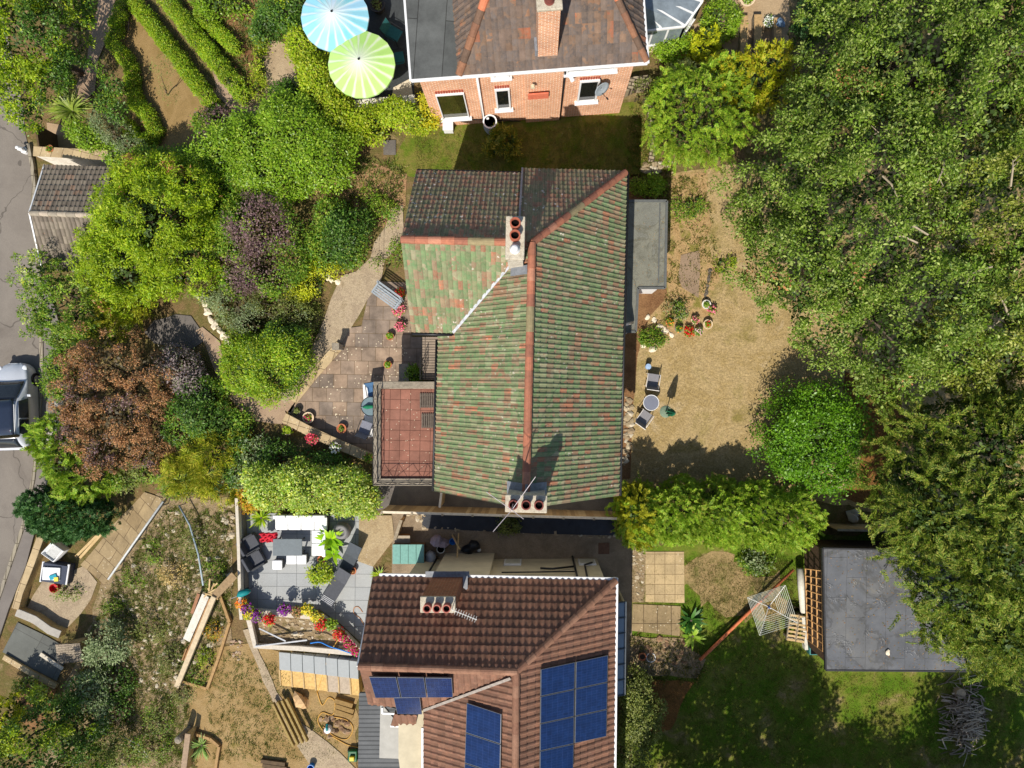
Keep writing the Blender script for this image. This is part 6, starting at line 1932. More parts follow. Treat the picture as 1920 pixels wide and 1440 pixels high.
plant("climber", "yellow leaved climber on the corner of the brick house", "climber", LB((806, 198, 14, 22, 1.6, .6), (800, 222, 16, 14, 1.0, .5)), 'broad', leaf("yellow_climber", [G(196, 180, 24), G(160, 166, 24), G(206, 196, 60)], .3, .5), core_mat=INNER_SHADE, trunk_r=.03, size=.12, per_m2=22, n=20, rc=.15, core_per=12)
plant("shrub", "dark green shrub left of the blue parasol", "shrub", LB((530, 25, 40, 36, 1.0, 1.0), (505, 55, 30, 30, .7, .8), (550, 0, 36, 34, 1.1, 1.0)), 'broad', L_DARK, core_mat=INNER_SHADE, trunk_r=.05, extra=(L_YG, .3), **BS)
plant("shrub", "small dark rounded shrub above the laurel mound", "shrub", bush_lobes(536, 178, 26, 24, .9, 5, 31), 'broad', L_DARK, core_mat=INNER_SHADE, trunk_r=.03, **BS)
plant("shrub", "narrow green border beside the cream slab path", "shrub", LB((490, 60, 10, 34, .3, .4), (486, 120, 10, 34, .3, .4), (484, 165, 12, 16, .3, .4)), 'broad', L_IVY, core_mat=INNER_SHADE, trunk_r=.02, size=.1, per_m2=26, n=16, rc=.12, core_per=12)
plant("purple_bush", "small round shrub with purple top beside the brown lawn", "shrub", LB((395, 235, 28, 26, .3, .6), (415, 225, 24, 22, .4, .6), (400, 210, 18, 12, .5, .5)), 'broad', L_PURP, core_mat=INNER_SHADE, trunk_r=.03, extra=(L_GREEN, .6), **BS)
plant("shrub", "golden leaved small shrub in front of the laurel mound", "shrub", bush_lobes(440, 250, 16, 20, .7, 4, 33), 'broad', L_GOLD, core_mat=INNER_SHADE, trunk_r=.02, size=.12, per_m2=26, n=18, rc=.1, core_per=14)
plant("shrub", "silvery grey shrub at the tail of the wavy hedge", "shrub", LB((222, 250, 26, 20, -.4, .5), (200, 240, 22, 20, -.6, .6), (245, 276, 24, 14, -.3, .4), (184, 222, 12, 12, -.8, .4)), 'broad', L_GREY, core_mat=INNER_SHADE_B, trunk_r=.03, gaps=.28, size=.12, aspect=.25, per_m2=18, n=22, rc=.16, core_per=8)
plant("shrub", "green bushes above the white retaining wall", "shrub", LB((170, 260, 22, 20, -.8, .7), (215, 295, 20, 18, -.6, .6), (150, 250, 16, 16, -1, .6)), 'broad', L_LAUREL, core_mat=INNER_SHADE, trunk_r=.03, **BS)
plant("shrub", "shady bushes left of the wavy clipped hedge", "shrub", LB((202, 130, 14, 16, -.2, .35), (212, 165, 15, 22, -.1, .4), (200, 192, 13, 14, -.3, .35), (222, 212, 12, 14, -.1, .35)), 'broad', L_DARK, core_mat=INNER_SHADE_B, trunk_r=.03, extra=(L_GREEN, .4), **BS)
plant("shrub", "flowering plants at the top of the planting bed", "shrub", LB((405, 10, 26, 18, .4, .5), (380, 5, 14, 12, .3, .4), (440, 10, 20, 16, .3, .4)), 'broad', L_LAUREL, core_mat=INNER_SHADE, trunk_r=.03, **BS)
plant("shrub", "wispy green shrub beside the top of the concrete path", "shrub", LB((720, 395, 24, 26, .3, .5), (690, 370, 20, 18, .2, .4), (745, 470, 12, 26, .2, .3), (715, 500, 14, 12, .2, .3)), 'broad', L_GREEN, core_mat=INNER_SHADE_B, trunk_r=.02, gaps=.35, size=.1, per_m2=18, n=16, rc=.15, core_per=6)
plant("sapling", "dark wispy sapling on the brown lawn", "tree", LB((313, 140, 12, 26, 1.3, .9), (318, 175, 14, 14, 1.0, .7)), 'broad', L_OLIVE, core_mat=INNER_SHADE, base=tuple(gp(314, 178)), trunk="trunk", trunk_r=.03, gaps=.2, size=.09, aspect=.3, per_m2=14, n=8, rc=.14, core_per=0)
# ------------------------------------------------------------------ small things
def mk(name, label, cat, p, rz=0.0, group=None):
    return thing(name, label, cat, tuple(p), rz, group)


WOOD = plain("brown_wood", S(150, 112, 72), .75, var=.3, scale=6)
DWOOD = plain("dark_stained_wood", S(88, 70, 48), .8, var=.3, scale=6)
GREYM = plain("grey_metal", S(150, 152, 156), .4, metal=.4)
CHAR = plain("charcoal_fabric", S(74, 76, 82), .8, var=.15)
TEAL = plain("teal_fabric", S(38, 96, 100), .75, var=.2)
WHITEF = plain("white_cushion", S(232, 232, 232), .85, var=.05)
GSLATE = plain("grey_table_top", S(104, 112, 116), .5, var=.12)
RATTAN = plain("grey_rattan", S(98, 96, 96), .8, var=.25, scale=30)
CONCG = plain("grey_concrete", S(166, 160, 150), .85, var=.15, scale=4)
POT_T = plain("terracotta_pot", S(186, 112, 74), .8, var=.2)
POT_C = plain("cream_pot", S(214, 190, 158), .7, var=.12)
POT_W = plain("white_pot", S(222, 216, 206), .6, var=.08)
POT_G = plain("grey_pot", S(120, 118, 118), .6, var=.15)
POT_D = plain("dark_pot", S(60, 56, 54), .6, var=.2)
COMPOST = plain("compost", S(66, 50, 38), 1., var=.3)


def petal(name, *cols):
    return leaf(name, cols, .2, .5, .1)


F_RED = petal("red_flowers", S(214, 24, 22), S(196, 14, 26), S(226, 48, 34))
F_PINK = petal("pink_flowers", S(226, 104, 128), S(238, 140, 156), S(206, 76, 106))
F_MAG = petal("magenta_flowers", S(196, 30, 96), S(214, 50, 120), S(180, 20, 70))
F_PURP = petal("purple_flowers", S(128, 30, 140), S(150, 50, 160), S(104, 24, 116))
F_WHITE = petal("white_flowers", S(240, 240, 236), S(224, 226, 216), S(248, 246, 240))
F_YEL = petal("yellow_flowers", S(226, 196, 30), S(206, 200, 50), S(236, 214, 80))
F_ORA = petal("orange_flowers", S(232, 130, 30), S(240, 160, 40), S(220, 100, 30))


def dome_quads(r, h, n, size, rng, z, aspect=.6, up=.6):
    d = norm(rng.normal(size=(n, 3)) + np.array([0, 0, .4]))
    d[:, 2] = np.abs(d[:, 2])
    C = d * np.array([r, r, h]) * rng.uniform(.55, 1., (n, 1)) + np.array([0, 0, z])
    nr = norm(d * (1 - up) + np.array([0, 0, up]) + rng.normal(size=(n, 3)) * .35)
    ax = norm(np.cross(nr, rng.normal(size=(n, 3))))
    L = size * rng.uniform(.7, 1.3, n)
    return leaf_quads(C - ax * L[:, None] * .5, ax, nr, L, L * aspect)


POTS = "planted flower pots"


def pot(px, py, label, r=.17, h=.26, pm=None, leafm=None, fl=None, fr=None, nleaf=90, nfl=60, z=None, fh=.16, cat="flower pot", group=POTS, name="flower_pot", lsize=.09):
    p = gp(px, py) if z is None else at(px, py, z)
    t = mk(name, label, cat, p, 0, group)
    seed = int(px * 13 + py * 7)
    rng = np.random.default_rng(seed)
    prof = [(r * .72, 0), (r * .98, h * .86), (r * 1.08, h * .86), (r * 1.08, h), (r * .92, h), (r * .90, h * .88)]
    MB().lathe((0, 0, 0), prof, 18).build("pot", pm or POT_T, t, local=True)
    MB().lathe((0, 0, 0), [(r * .91, h * .86), (r * .5, h * .90), (.005, h * .92)], 14).build("soil", COMPOST, t, local=True)
    fr = fr or r * 1.05
    if leafm:
        quads("foliage", dome_quads(fr, fh, nleaf, lsize, rng, h * .92), leafm, None, t, True)
    if fl:
        quads("flowers", dome_quads(fr * 1.0, fh * 1.25, nfl, .075, rng, h * .96, .95, .75), fl, None, t, True)
    return t


# pots: label, place, size
pot(753, 551, "red geranium pot beside the slatted bench on the terrace", fl=F_RED, leafm=L_LAUREL, fr=.26)
pot(750, 583, "large pink flowered pot below the slatted bench by the house wall", fl=F_PINK, leafm=L_LAUREL, fr=.33, nfl=110, pm=POT_W)
pot(752, 612, "pink flowered pot between the larger pink pot and the green pot", fl=F_PINK, leafm=L_DARK, fr=.28, nfl=90)
pot(733, 631, "terracotta pot with a rounded green plant near the pink pots", leafm=L_LAUREL, fr=.17)
pot(729, 684, "small pot with green plant in front of the stone trough", leafm=L_LAUREL, fr=.16)
pot(581, 783, "cream rimmed pot of magenta flowers on the terrace", fl=F_MAG, leafm=L_LAUREL, pm=POT_C, r=.24, fr=.18, nfl=26)
pot(643, 803, "open terracotta pot with sparse green plant on the terrace", leafm=L_GREEN, r=.2, fr=.15, nleaf=26)
pot(543, 806, "cream pot of spiky green plant at the wall's end", leafm=L_YG, pm=POT_C, r=.2, fr=.24, lsize=.15)
pot(588, 822, "pot overflowing with pinkish red flowers on the terrace wall", fl=petal("rose_flowers", S(222, 62, 88), S(236, 96, 116), S(206, 40, 70)), leafm=L_DARK, fr=.3, nfl=120, z=.5)
pot(632, 839, "white flowered pot on the terrace wall", fl=F_WHITE, leafm=L_GREEN, fr=.28, nfl=60, z=.5)
pot(693, 857, "bushy green pot beside the balcony's corner", leafm=L_LAUREL, fr=.26, z=.5)
pot(560, 770, "dark pot with brownish plant in the terrace wall's corner", leafm=L_OLIVE, pm=POT_D, fr=.16)
pot(1254, 606, "terracotta pot of orange flowers at the left of the border", fl=F_ORA, leafm=L_GREEN, fr=.2, nfl=14)
pot(1271, 617, "blue grey pot with green plant and orange bloom in the border", fl=F_ORA, leafm=L_GREEN, pm=POT_G, fr=.18, nfl=6)
pot(1290, 622, "pot crowded with bright scarlet geraniums at the border's edge", fl=F_RED, leafm=L_GREEN, fr=.28, nfl=80)
pot(1301, 601, "white rimmed pot of pink geraniums in the middle of the border", fl=F_PINK, leafm=L_GREEN, pm=POT_C, fr=.2, nfl=34)
pot(1325, 609, "cream rimmed pot with red flowers, rightmost in the border", fl=F_RED, leafm=L_LAUREL, pm=POT_C, r=.2, fr=.16, nfl=24)
pot(1322, 572, "pale pot with green plant at the top of the border", leafm=L_GREEN, pm=POT_W, r=.19, fr=.14)
pot(1333, 583, "pot with tall pink blooms at the border's upper right", fl=F_PINK, leafm=L_GREEN, fr=.26, nfl=40)
pot(1308, 622, "small pot of pale pink flowers right of the scarlet geraniums", fl=petal("pale_pink", S(236, 176, 186), S(240, 200, 204)), leafm=L_GREEN, pm=POT_W, fr=.2, nfl=26)
pot(1440, 46, "pot of white flowers between the timber sleepers at the top", fl=F_WHITE, leafm=L_GREEN, pm=POT_W, r=.24, fr=.34, nfl=80)
pot(1397, 4, "large oval cream planter with green plant at the top edge", leafm=L_LAUREL, pm=POT_C, r=.34, h=.35, fr=.28, nleaf=140)
pot(711, 18, "big round planter with trailing plant beside the blue parasol", leafm=L_OLIVE, pm=POT_D, r=.32, h=.45, fr=.3, nleaf=70)
pot(605, 1047, "terracotta pot beside the bright green shrub on grey slabs", leafm=L_GREEN, r=.16, fr=.12, nleaf=30)
pot(664, 1068, "terracotta pot of dry stalks behind the shaded lounger", leafm=L_DEAD, r=.15, fr=.1, nleaf=24)
pot(620, 1076, "pot with dark red leaved plant left of the black lounger", leafm=L_COPPER, r=.15, fr=.2)
pot(1203, 1228, "orange clay pot lying in the rockery by the brown roofed house", leafm=None, r=.17)
pot(100, 282, "long planter with sparse plant on the white retaining wall", leafm=L_GREEN, r=.16, fr=.22, z=-1.7, nleaf=40)

# flowers along the grey terrace's lower wall
BED = [(468, 1136, F_PURP, "purple petunias at the left end of the terrace flower row"), (486, 1150, F_PURP, "purple petunias second from the left in the flower row"), (510, 1158, F_RED, "red and white flowers hanging over the terrace wall"), (538, 1138, F_PURP, "purple petunias beside the bronze leaved plant"),
       (563, 1142, L_COPPER, "bronze leaved plant in the terrace flower row"), (580, 1138, F_YEL, "yellow green plant in the terrace flower row"), (598, 1152, F_YEL, "lime yellow plant at the corner of the terrace flower row"), (606, 1166, F_RED, "small red flowers below the lime yellow plant"), (625, 1166, L_LAUREL, "green plant between the red flower baskets"), (640, 1184, F_RED, "red flower basket at the top of the sloping wall"),
       (460, 1128, F_ORA, "orange flowers beside the teal cover"), (472, 1146, F_YEL, "yellow flowers beneath the purple petunias")]
for x, y, m, lab in BED:
    pot(x, y, lab, r=.15, h=.3, fl=m, leafm=L_LAUREL, fr=.32, nfl=150, group="flower row round the grey terrace", fh=.26, z=.35)
for i, (x, y) in enumerate(((648, 1192), (655, 1202), (662, 1210), (669, 1218))):
    pot(x, y, "magenta petunia basket in the row down the sloping white rail", r=.12, h=.22, fl=F_MAG, leafm=L_GREEN, fr=.22, nfl=90, z=.6, group="magenta petunia baskets")


# parasols
def parasol_mat(name, c1, c2, n):
    t = NT(name)
    uv = t.new("ShaderNodeSeparateXYZ")
    t.L(t.coord("UV"), uv.inputs[0])
    fr = t.math('FRACT', uv.outputs[0])
    d = t.math('ABSOLUTE', t.math('SUBTRACT', fr, .5))
    edge = t.ramp(d, [(.30, (0, 0, 0, 1)), (.47, (1, 1, 1, 1))])
    cen = t.ramp(uv.outputs[1], [(.1, (1, 1, 1, 1)), (.6, (0, 0, 0, 1))])
    w = t.math('MAXIMUM', t.math('MULTIPLY', edge, .62), t.math('MULTIPLY', cen, .7))
    fl = t.new("ShaderNodeTexWhiteNoise", noise_dimensions='1D')
    t.L(t.math('FLOOR', uv.outputs[0]), fl.inputs["W"])
    col = t.ramp(fl.outputs["Value"], [(0, c1), (1, c2)])
    col = t.mix(t.math('ADD', t.math('MULTIPLY', w, .88), .10, clamp=True), col, (.72, .72, .70, 1))
    return t.done(col, .75, .2)


def parasol(px, py, r, label, mat, mbase):
    z = 2.15
    c = at(px, py, z)
    t = mk("parasol", label, "parasol", (c.x, c.y, 0), 0, "striped round parasols on the north terrace")
    n = 18
    vs, fs, uvs = [(0, 0, z + .5)], [], []
    R = [.33, .67, 1.0]
    for k, q in enumerate(R):
        for j in range(n * 2):
            a = math.pi * j / n
            sag = (1 if j % 2 == 0 else .985)
            vs.append((r * q * sag * math.cos(a), r * q * sag * math.sin(a), z + .5 * (1 - q) + (.012 if j % 2 == 0 else 0)))
    m = n * 2
    for j in range(m):
        j2 = (j + 1) % m
        fs.append((0, 1 + j, 1 + j2)); uvs += [((j + .5) / 2 + .25, 0), (j / 2 + .25, .33), ((j + 1) / 2 + .25, .33)]
        for k in range(2):
            a, b = 1 + k * m + j, 1 + k * m + j2
            fs.append((a, a + m, b + m, b)); uvs += [(j / 2 + .25, R[k]), (j / 2 + .25, R[k + 1]), ((j + 1) / 2 + .25, R[k + 1]), ((j + 1) / 2 + .25, R[k])]
    for j in range(m):
        a, b = 1 + 2 * m + j, 1 + 2 * m + (j + 1) % m
        vs.append((vs[a][0], vs[a][1], vs[a][2] - .10))
    for j in range(m):
        a, b = 1 + 2 * m + j, 1 + 2 * m + (j + 1) % m
        fs.append((a, 1 + 3 * m + j, 1 + 3 * m + (j + 1) % m, b)); uvs += [(j / 2 + .25, 1)] * 2 + [((j + 1) / 2 + .25, 1)] * 2
    me = bpy.data.meshes.new("canopy")
    me.from_pydata(vs, [], fs)
    lay = me.uv_layers.new(name="UVMap")
    lay.data.foreach_set("uv", [q for w in uvs for q in w])
    me.materials.append(mat)
    o = link("canopy", me, t, True)
    so = o.modifiers.new("cloth", 'SOLIDIFY'); so.thickness = .006
    MB().tube([(0, 0, 0), (0, 0, z + .5)], .024, 8).build("pole", WHITE, t, local=True)
    MB().lathe((0, 0, z + .49), [(.045, 0), (.05, .03), (.03, .07), (.005, .10)], 12).build("finial", BLACKP, t, local=True)
    MB().lathe((0, 0, 0), [(.26, 0), (.26, .06), (.05, .1), (.05, .3)], 16).build("base", BLACKP, t, local=True)
    return t


parasol(628, 33, 1.43, "blue and white striped parasol, partly under the green one", parasol_mat("blue_stripes", S(146, 196, 226), S(104, 190, 204), 18), None)
parasol(678, 121, 1.41, "lime green and white striped parasol on the north terrace", parasol_mat("lime_stripes", S(158, 206, 92), S(172, 214, 108), 18), None)


# seats
def lounge_chair(px, py, rz, label, seat=CHAR, frame=GREYM, group=None, w=.56, d=.56, z=None):
    p = gp(px, py) if z is None else at(px, py, z)
    t = mk("garden_chair", label, "chair", p, rz, group)
    for sx in (-1, 1):
        for sy in (-1, 1):
            MB().tube([(sx * w / 2, sy * d / 2, 0), (sx * w / 2, sy * d / 2 * .95, .42)], .014, 6).build("leg", frame, t, local=True)
        MB().tube([(sx * w / 2, -d / 2, .42), (sx * w / 2, -d / 2 + .02, .64), (sx * w / 2, d / 2, .64), (sx * w / 2, d / 2 + .06, .62)], .016, 6).build("armrest", frame, t, local=True)
    MB().box((0, 0, .43), (w * .92, d, .03)).build("seat", seat, t, bevel=.012, local=True)
    M = Matrix.Rotation(math.radians(-20), 3, 'X')
    MB().box((0, d / 2 + .08, .66), (w * .92, .03, .50), M=M).build("backrest", seat, t, bevel=.012, local=True)
    mb = MB().tube([(-w * .47, d / 2, .42), (-w * .47, d / 2 + .17, .90), (w * .47, d / 2 + .17, .90), (w * .47, d / 2, .42)], .016, 6)
    mb.build("frame", frame, t, local=True)
    return t


def round_table(px, py, r, h, label, top=GSLATE, rim=WHITE, group=None):
    p = at(px, py, h); p.z = 0
    t = mk("round_table", label, "table", p, 0, group)
    MB().lathe((0, 0, h - .02), [(r, 0), (r, .02), (.01, .022)], 28).build("tabletop", top, t, local=True)
    mb = MB()
    pts = [(r * math.cos(2 * math.pi * i / 28), r * math.sin(2 * math.pi * i / 28), h) for i in range(29)]
    mb.tube(pts, .016, 6, caps=False).build("rim", rim, t, local=True)
    for i in range(4):
        a = math.pi / 4 + i * math.pi / 2
        MB().tube([(r * .6 * math.cos(a), r * .6 * math.sin(a), h - .02), (r * .85 * math.cos(a), r * .85 * math.sin(a), 0)], .014, 6).build("leg", rim, t, local=True)
    return t


LG = "grey mesh garden chairs on the dry lawn"
MESHG = plain("grey_mesh", S(128, 126, 130), .7, var=.1)
PALEM = plain("pale_metal", S(222, 216, 210), .4)
lounge_chair(1221, 713, math.radians(172), "grey mesh garden chair above the round table on the lawn", MESHG, PALEM, LG)
lounge_chair(1206, 782, math.radians(205 - 60), "grey mesh garden chair below the round table, turned sideways", MESHG, PALEM, LG)
round_table(1221, 755, .34, .7, "round grey table with white rim on the dry lawn", plain("blue_grey_top", S(116, 120, 134), .35, .4, var=.06))
p = gp(1213, 688)
t = mk("stool", "small blue topped stool above the lawn chairs", "stool", p)
MB().lathe((0, 0, 0), [(.10, 0), (.12, .36), (.13, .4), (.01, .41)], 14).build("seat", plain("pale_blue", S(150, 176, 206), .4), t, local=True)
p = gp(1248, 772)
t = mk("closed_parasol", "folded green parasol standing in its base on the dry lawn", "parasol", p)
MB().lathe((0, 0, 0), [(.27, 0), (.27, .04), (.2, .07), (.04, .10), (.04, .3)], 18).build("base", plain("patterned_base", S(110, 128, 108), .7, var=.5, scale=40), t, local=True)
MB().tube([(0, 0, .1), (0, 0, 2.1)], .02, 8).build("pole", GREYM, t, local=True)
PGREEN = plain("parasol_green", S(24, 112, 78), .8, var=.2)
mb = MB()
vs = []
for k, (z, r) in enumerate(((2.12, .02), (1.9, .1), (1.3, .17), (.95, .2), (.9, .1))):
    for j in range(16):
        a = 2 * math.pi * j / 16
        q = r * (1.0 if j % 2 else .6)
        vs.append((q * math.cos(a), q * math.sin(a), z))
fs = [(i * 16 + j, i * 16 + (j + 1) % 16, (i + 1) * 16 + (j + 1) % 16, (i + 1) * 16 + j) for i in range(4) for j in range(16)]
mb.add(vs, fs).build("canopy", PGREEN, t, local=True)

# west terrace
tag(sheet("outdoor_rug", [(681, 721), (712, 722), (712, 816), (686, 821)], plain("white_mat", S(226, 224, 222), .9, var=.05), .065, kind=None, thick=.01), "white rectangular mat under the glass table beside the balcony", "rug", kind="thing")
round_table(695, 762, .42, .7, "round glass table on the white mat beside the balcony", plain("glass_top", S(112, 130, 136), .1, .6, var=.1), BLACKP)
lounge_chair(690, 801, math.radians(160), "black and grey folding chair on the white mat", plain("striped_grey", S(120, 122, 134), .7, var=.3, scale=20), BLACKP)
lounge_chair(705, 736, math.radians(10), "blue cushioned chair tucked under the balcony's corner", plain("blue_cushion", S(70, 104, 140), .8), BLACKP)
p = at(693, 763, .75)
t = mk("table_parasol", "small folded green parasol lying on the round glass table", "parasol", p)
MB().tube([(-.3, -.02, 0), (-.1, .0, .06), (.15, .02, .06), (.3, .03, .02)], [.02, .10, .07, .02], 10).build("canopy", PGREEN, t, local=True)
MB().tube([(-.4, -.02, 0), (.34, .03, 0)], .012, 6).build("pole", GREYM, t, local=True)
# slatted bench
p = gp(730, 558)
t = mk("garden_bench", "grey blue slatted bench set slantwise against the terrace bed", "bench", p, math.radians(-36))
BLU = plain("grey_blue_wood", S(146, 154, 160), .75, var=.25)
for i in range(5):
    MB().box((0, -.24 + i * .1, .44), (1.35, .075, .03)).build("seat_slat", BLU, t, local=True)
for i in range(4):
    MB().box((0, .26 + .02 * i, .55 + i * .1), (1.35, .025, .07)).build("back_slat", BLU, t, local=True)
for sx in (-.62, .62):
    MB().box((sx, -.2, .21), (.06, .06, .42)).build("leg", BLU, t, local=True)
    MB().box((sx, .25, .45), (.06, .06, .9)).build("leg", BLU, t, local=True)
    MB().box((sx, 0, .62), (.07, .5, .04)).build("armrest", BLU, t, local=True)


def low_wall(name, label, px, w, h, mat, cat="wall", z=None, cap=None, group=None, base=.3, capw=.06):
    """a garden wall along pixels of its top line; w thickness, h height over the ground"""
    pts = [gp(x, y, h) if z is None else at(x, y, z) for x, y in px]
    c = pts[0]
    t = mk(name, label, cat, (c.x, c.y, float(ground(c.x, c.y))), 0, group)
    mb = MB(); cb = MB()
    n = len(pts)
    L, R = [], []
    for i, q in enumerate(pts):
        d = Vector()
        if i > 0: d += (q - pts[i - 1]).normalized()
        if i < n - 1: d += (pts[i + 1] - q).normalized()
        d.z = 0; d.normalize()
        s = Vector((-d.y, d.x, 0))
        L.append(q + s * w / 2); R.append(q - s * w / 2)
    def strip(m, grow, zt, zb):
        vs, fs = [], []
        for i in range(n):
            s = (L[i] - R[i]).normalized() * grow
            for q, k in ((L[i] + s, zt), (R[i] - s, zt), (R[i] - s, zb), (L[i] + s, zb)):
                zz = q.z + k if k > -5 else float(ground(q.x, q.y)) - base
                vs.append((q.x, q.y, zz))
        for i in range(n - 1):
            a, b = i * 4, (i + 1) * 4
            fs += [(a, a + 1, b + 1, b), (a + 1, a + 2, b + 2, b + 1), (a + 3, b + 3, b + 2, a + 2), (a, b, b + 3, a + 3)]
        fs += [(0, 3, 2, 1), ((n - 1) * 4, (n - 1) * 4 + 1, (n - 1) * 4 + 2, (n - 1) * 4 + 3)]
        m.add(vs, fs)
    strip(mb, 0, 0 if cap is None else -.062, -99)
    mb.build("wall", mat, t)
    if cap is not None:
        strip(cb, capw, 0, -.06)
        cb.build("coping", cap, t, bevel=.012)
    return t


COPE = paving("coping_stone", S(190, 168, 130), S(172, 150, 116), S(120, 100, 76), .5, .9, .3, .015, 0, .3, True)
low_wall("terrace_wall", "low stone coped wall along the lower edge of the west terrace", [(532, 783), (575, 806), (640, 836), (703, 862)], .32, .5, WALLST, cap=COPE)
low_wall("terrace_wall", "low concrete kerb wall between concrete path and terrace", [(548, 752), (590, 700), (638, 646)], .3, .22, WALLST, cap=COPE)
low_wall("planter_trough", "stone trough wall in front of the porch on the terrace", [(757, 682), (757, 716)], .32, .55, WALLST, cap=STONE_G)
t = mk("stone_pillar", "short square pillar where the terrace meets the concrete path", "pillar", gp(640, 652))
MB().box((0, 0, .45), (.24, .24, .9)).build("shaft", CONCG, t, local=True)
MB().box((0, 0, .93), (.32, .32, .06)).build("cap", STONE_G, t, local=True, bevel=.01)
plant("shrub", "green rounded shrub in the corner between porch and balcony", "shrub", bush_lobes(774, 704, 15, 18, .8, 4, 51), 'broad', L_LAUREL, core_mat=INNER_SHADE, trunk_r=.03, **BK)

# grey slab terrace
WREN = plain("white_wall_render", S(216, 208, 194), .85, var=.1)
low_wall("terrace_wall", "white rendered wall along the left side of the grey slab terrace", [(443, 934), (447, 1030), (450, 1140), (452, 1162)], .10, .8, WREN, cap=plain("pale_coping", S(196, 186, 170), .8, var=.15), base=1.2, capw=.02)
low_wall("terrace_bench", "grey built in bench along the inside of the white terrace wall", [(449, 938), (453, 1030), (456, 1128)], .22, .45, plain("bench_grey", S(128, 122, 112), .85, var=.2), cat="bench")
low_wall("terrace_wall", "pale coped wall under the flower row of the grey terrace", [(456, 1146), (530, 1152), (600, 1158), (645, 1192), (678, 1226)], .12, .45, WREN, cap=plain("pale_coping", (0, 0, 0, 1)), base=.6)
low_wall("retaining_wall", "rendered retaining wall below the planted bank by the new steps", [(466, 1162), (478, 1212), (560, 1216), (674, 1226)], .10, .35, WREN, cap=plain("pale_coping", (0, 0, 0, 1)), base=.6)


def sofa():
    p = gp(565, 985)
    t = mk("corner_sofa", "white cushioned corner sofa on the grey slab terrace", "sofa", p)
    q = lambda x, y: Vector((at(x, y, .4).x - p.x, at(x, y, .4).y - p.y, 0))
    a, b = q(516, 964), q(614, 994)
    c, d = q(584, 994), q(614, 1042)
    MB().box(((a.x + b.x) / 2, (a.y + b.y) / 2, .16), (abs(b.x - a.x), abs(b.y - a.y), .3)).box(((c.x + d.x) / 2, (c.y + d.y) / 2 - .02, .16), (abs(d.x - c.x), abs(d.y - c.y), .3)).build("base", RATTAN, t, local=True)
    for i in range(4):
        w = abs(b.x - a.x) / 4
        MB().box((a.x + w * (i + .5), (a.y + b.y) / 2 - .06, .38), (w * .97, abs(b.y - a.y) * .8, .14)).build("seat_cushion", WHITEF, t, bevel=.04, local=True)
        MB().box((a.x + w * (i + .5), a.y - .07, .58), (w * .95, .16, .36)).build("back_cushion", WHITEF, t, bevel=.05, local=True)
    for i in range(2):
        h = abs(d.y - c.y) / 2
        MB().box(((c.x + d.x) / 2 - .05, c.y - h * (i + .5), .38), (abs(d.x - c.x) * .8, h * .97, .14)).build("seat_cushion", WHITEF, t, bevel=.04, local=True)
        MB().box((d.x - .07, c.y - h * (i + .5), .58), (.16, h * .95, .36)).build("back_cushion", WHITEF, t, bevel=.05, local=True)
    return t


sofa()
p = gp(549, 1020)
t = mk("dining_table", "grey rectangular table in front of the white corner sofa", "table", p)
MB().box((0, 0, .68), (1.28, .74, .05)).build("tabletop", GSLATE, t, bevel=.01, local=True)
for sx in (-1, 1):
    for sy in (-1, 1):
        MB().box((sx * .54, sy * .28, .33), (.06, .06, .65)).build("leg", RATTAN, t, local=True)
for i, (x, y, lab) in enumerate(((552, 1045, "white cushioned footstool touching the grey table, left of two"), (571, 1045, "white cushioned footstool touching the grey table, right of two"), (526, 1055, "white cushioned footstool standing apart from the others"))):
    t = mk("footstool", lab, "stool", gp(x, y), 0, "white footstools")
    MB().box((0, 0, .16), (.40, .38, .3)).build("base", RATTAN, t, local=True)
    MB().box((0, 0, .38), (.44, .42, .12)).build("seat_cushion", WHITEF, t, bevel=.04, local=True)


def armchair(px, py, rz, label):
    t = mk("armchair", label, "chair", gp(px, py), rz, "dark armchairs on the grey terrace")
    MB().box((0, 0, .26), (.66, .66, .3)).build("seat", CHAR, t, bevel=.04, local=True)
    MB().box((0, .32, .5), (.66, .14, .55), M=Matrix.Rotation(math.radians(-14), 3, 'X')).build("backrest", CHAR, t, bevel=.04, local=True)
    for s in (-1, 1):
        MB().box((s * .34, 0, .38), (.1, .66, .4)).build("armrest", plain("dark_rattan", S(52, 54, 58), .7, var=.2), t, bevel=.02, local=True)
    return t


armchair(477, 1016, math.radians(120), "dark grey armchair under the red throw")
armchair(486, 1045, math.radians(120), "dark grey armchair nearest the terrace's white wall, below the other")
t = mk("throw", "crumpled red throw draped over the dark armchair", "throw", gp(503, 1008, .62))
rng = np.random.default_rng(5)
g = 9
vs = [((i / g - .5) * .75, (j / g - .5) * .42, .1 * math.sin(i * 1.9 + j) + .06 * math.sin(j * 2.7) + float(rng.normal()) * .02 - .12 * abs(i / g - .5)) for i in range(g + 1) for j in range(g + 1)]
fs = [(i * (g + 1) + j, (i + 1) * (g + 1) + j, (i + 1) * (g + 1) + j + 1, i * (g + 1) + j + 1) for i in range(g) for j in range(g)]
o = MB().add(vs, fs).build("cloth", plain("red_cloth", S(200, 40, 58), .85, var=.2), t, smooth=True, local=True)
o.modifiers.new("solid", 'SOLIDIFY').thickness = .02


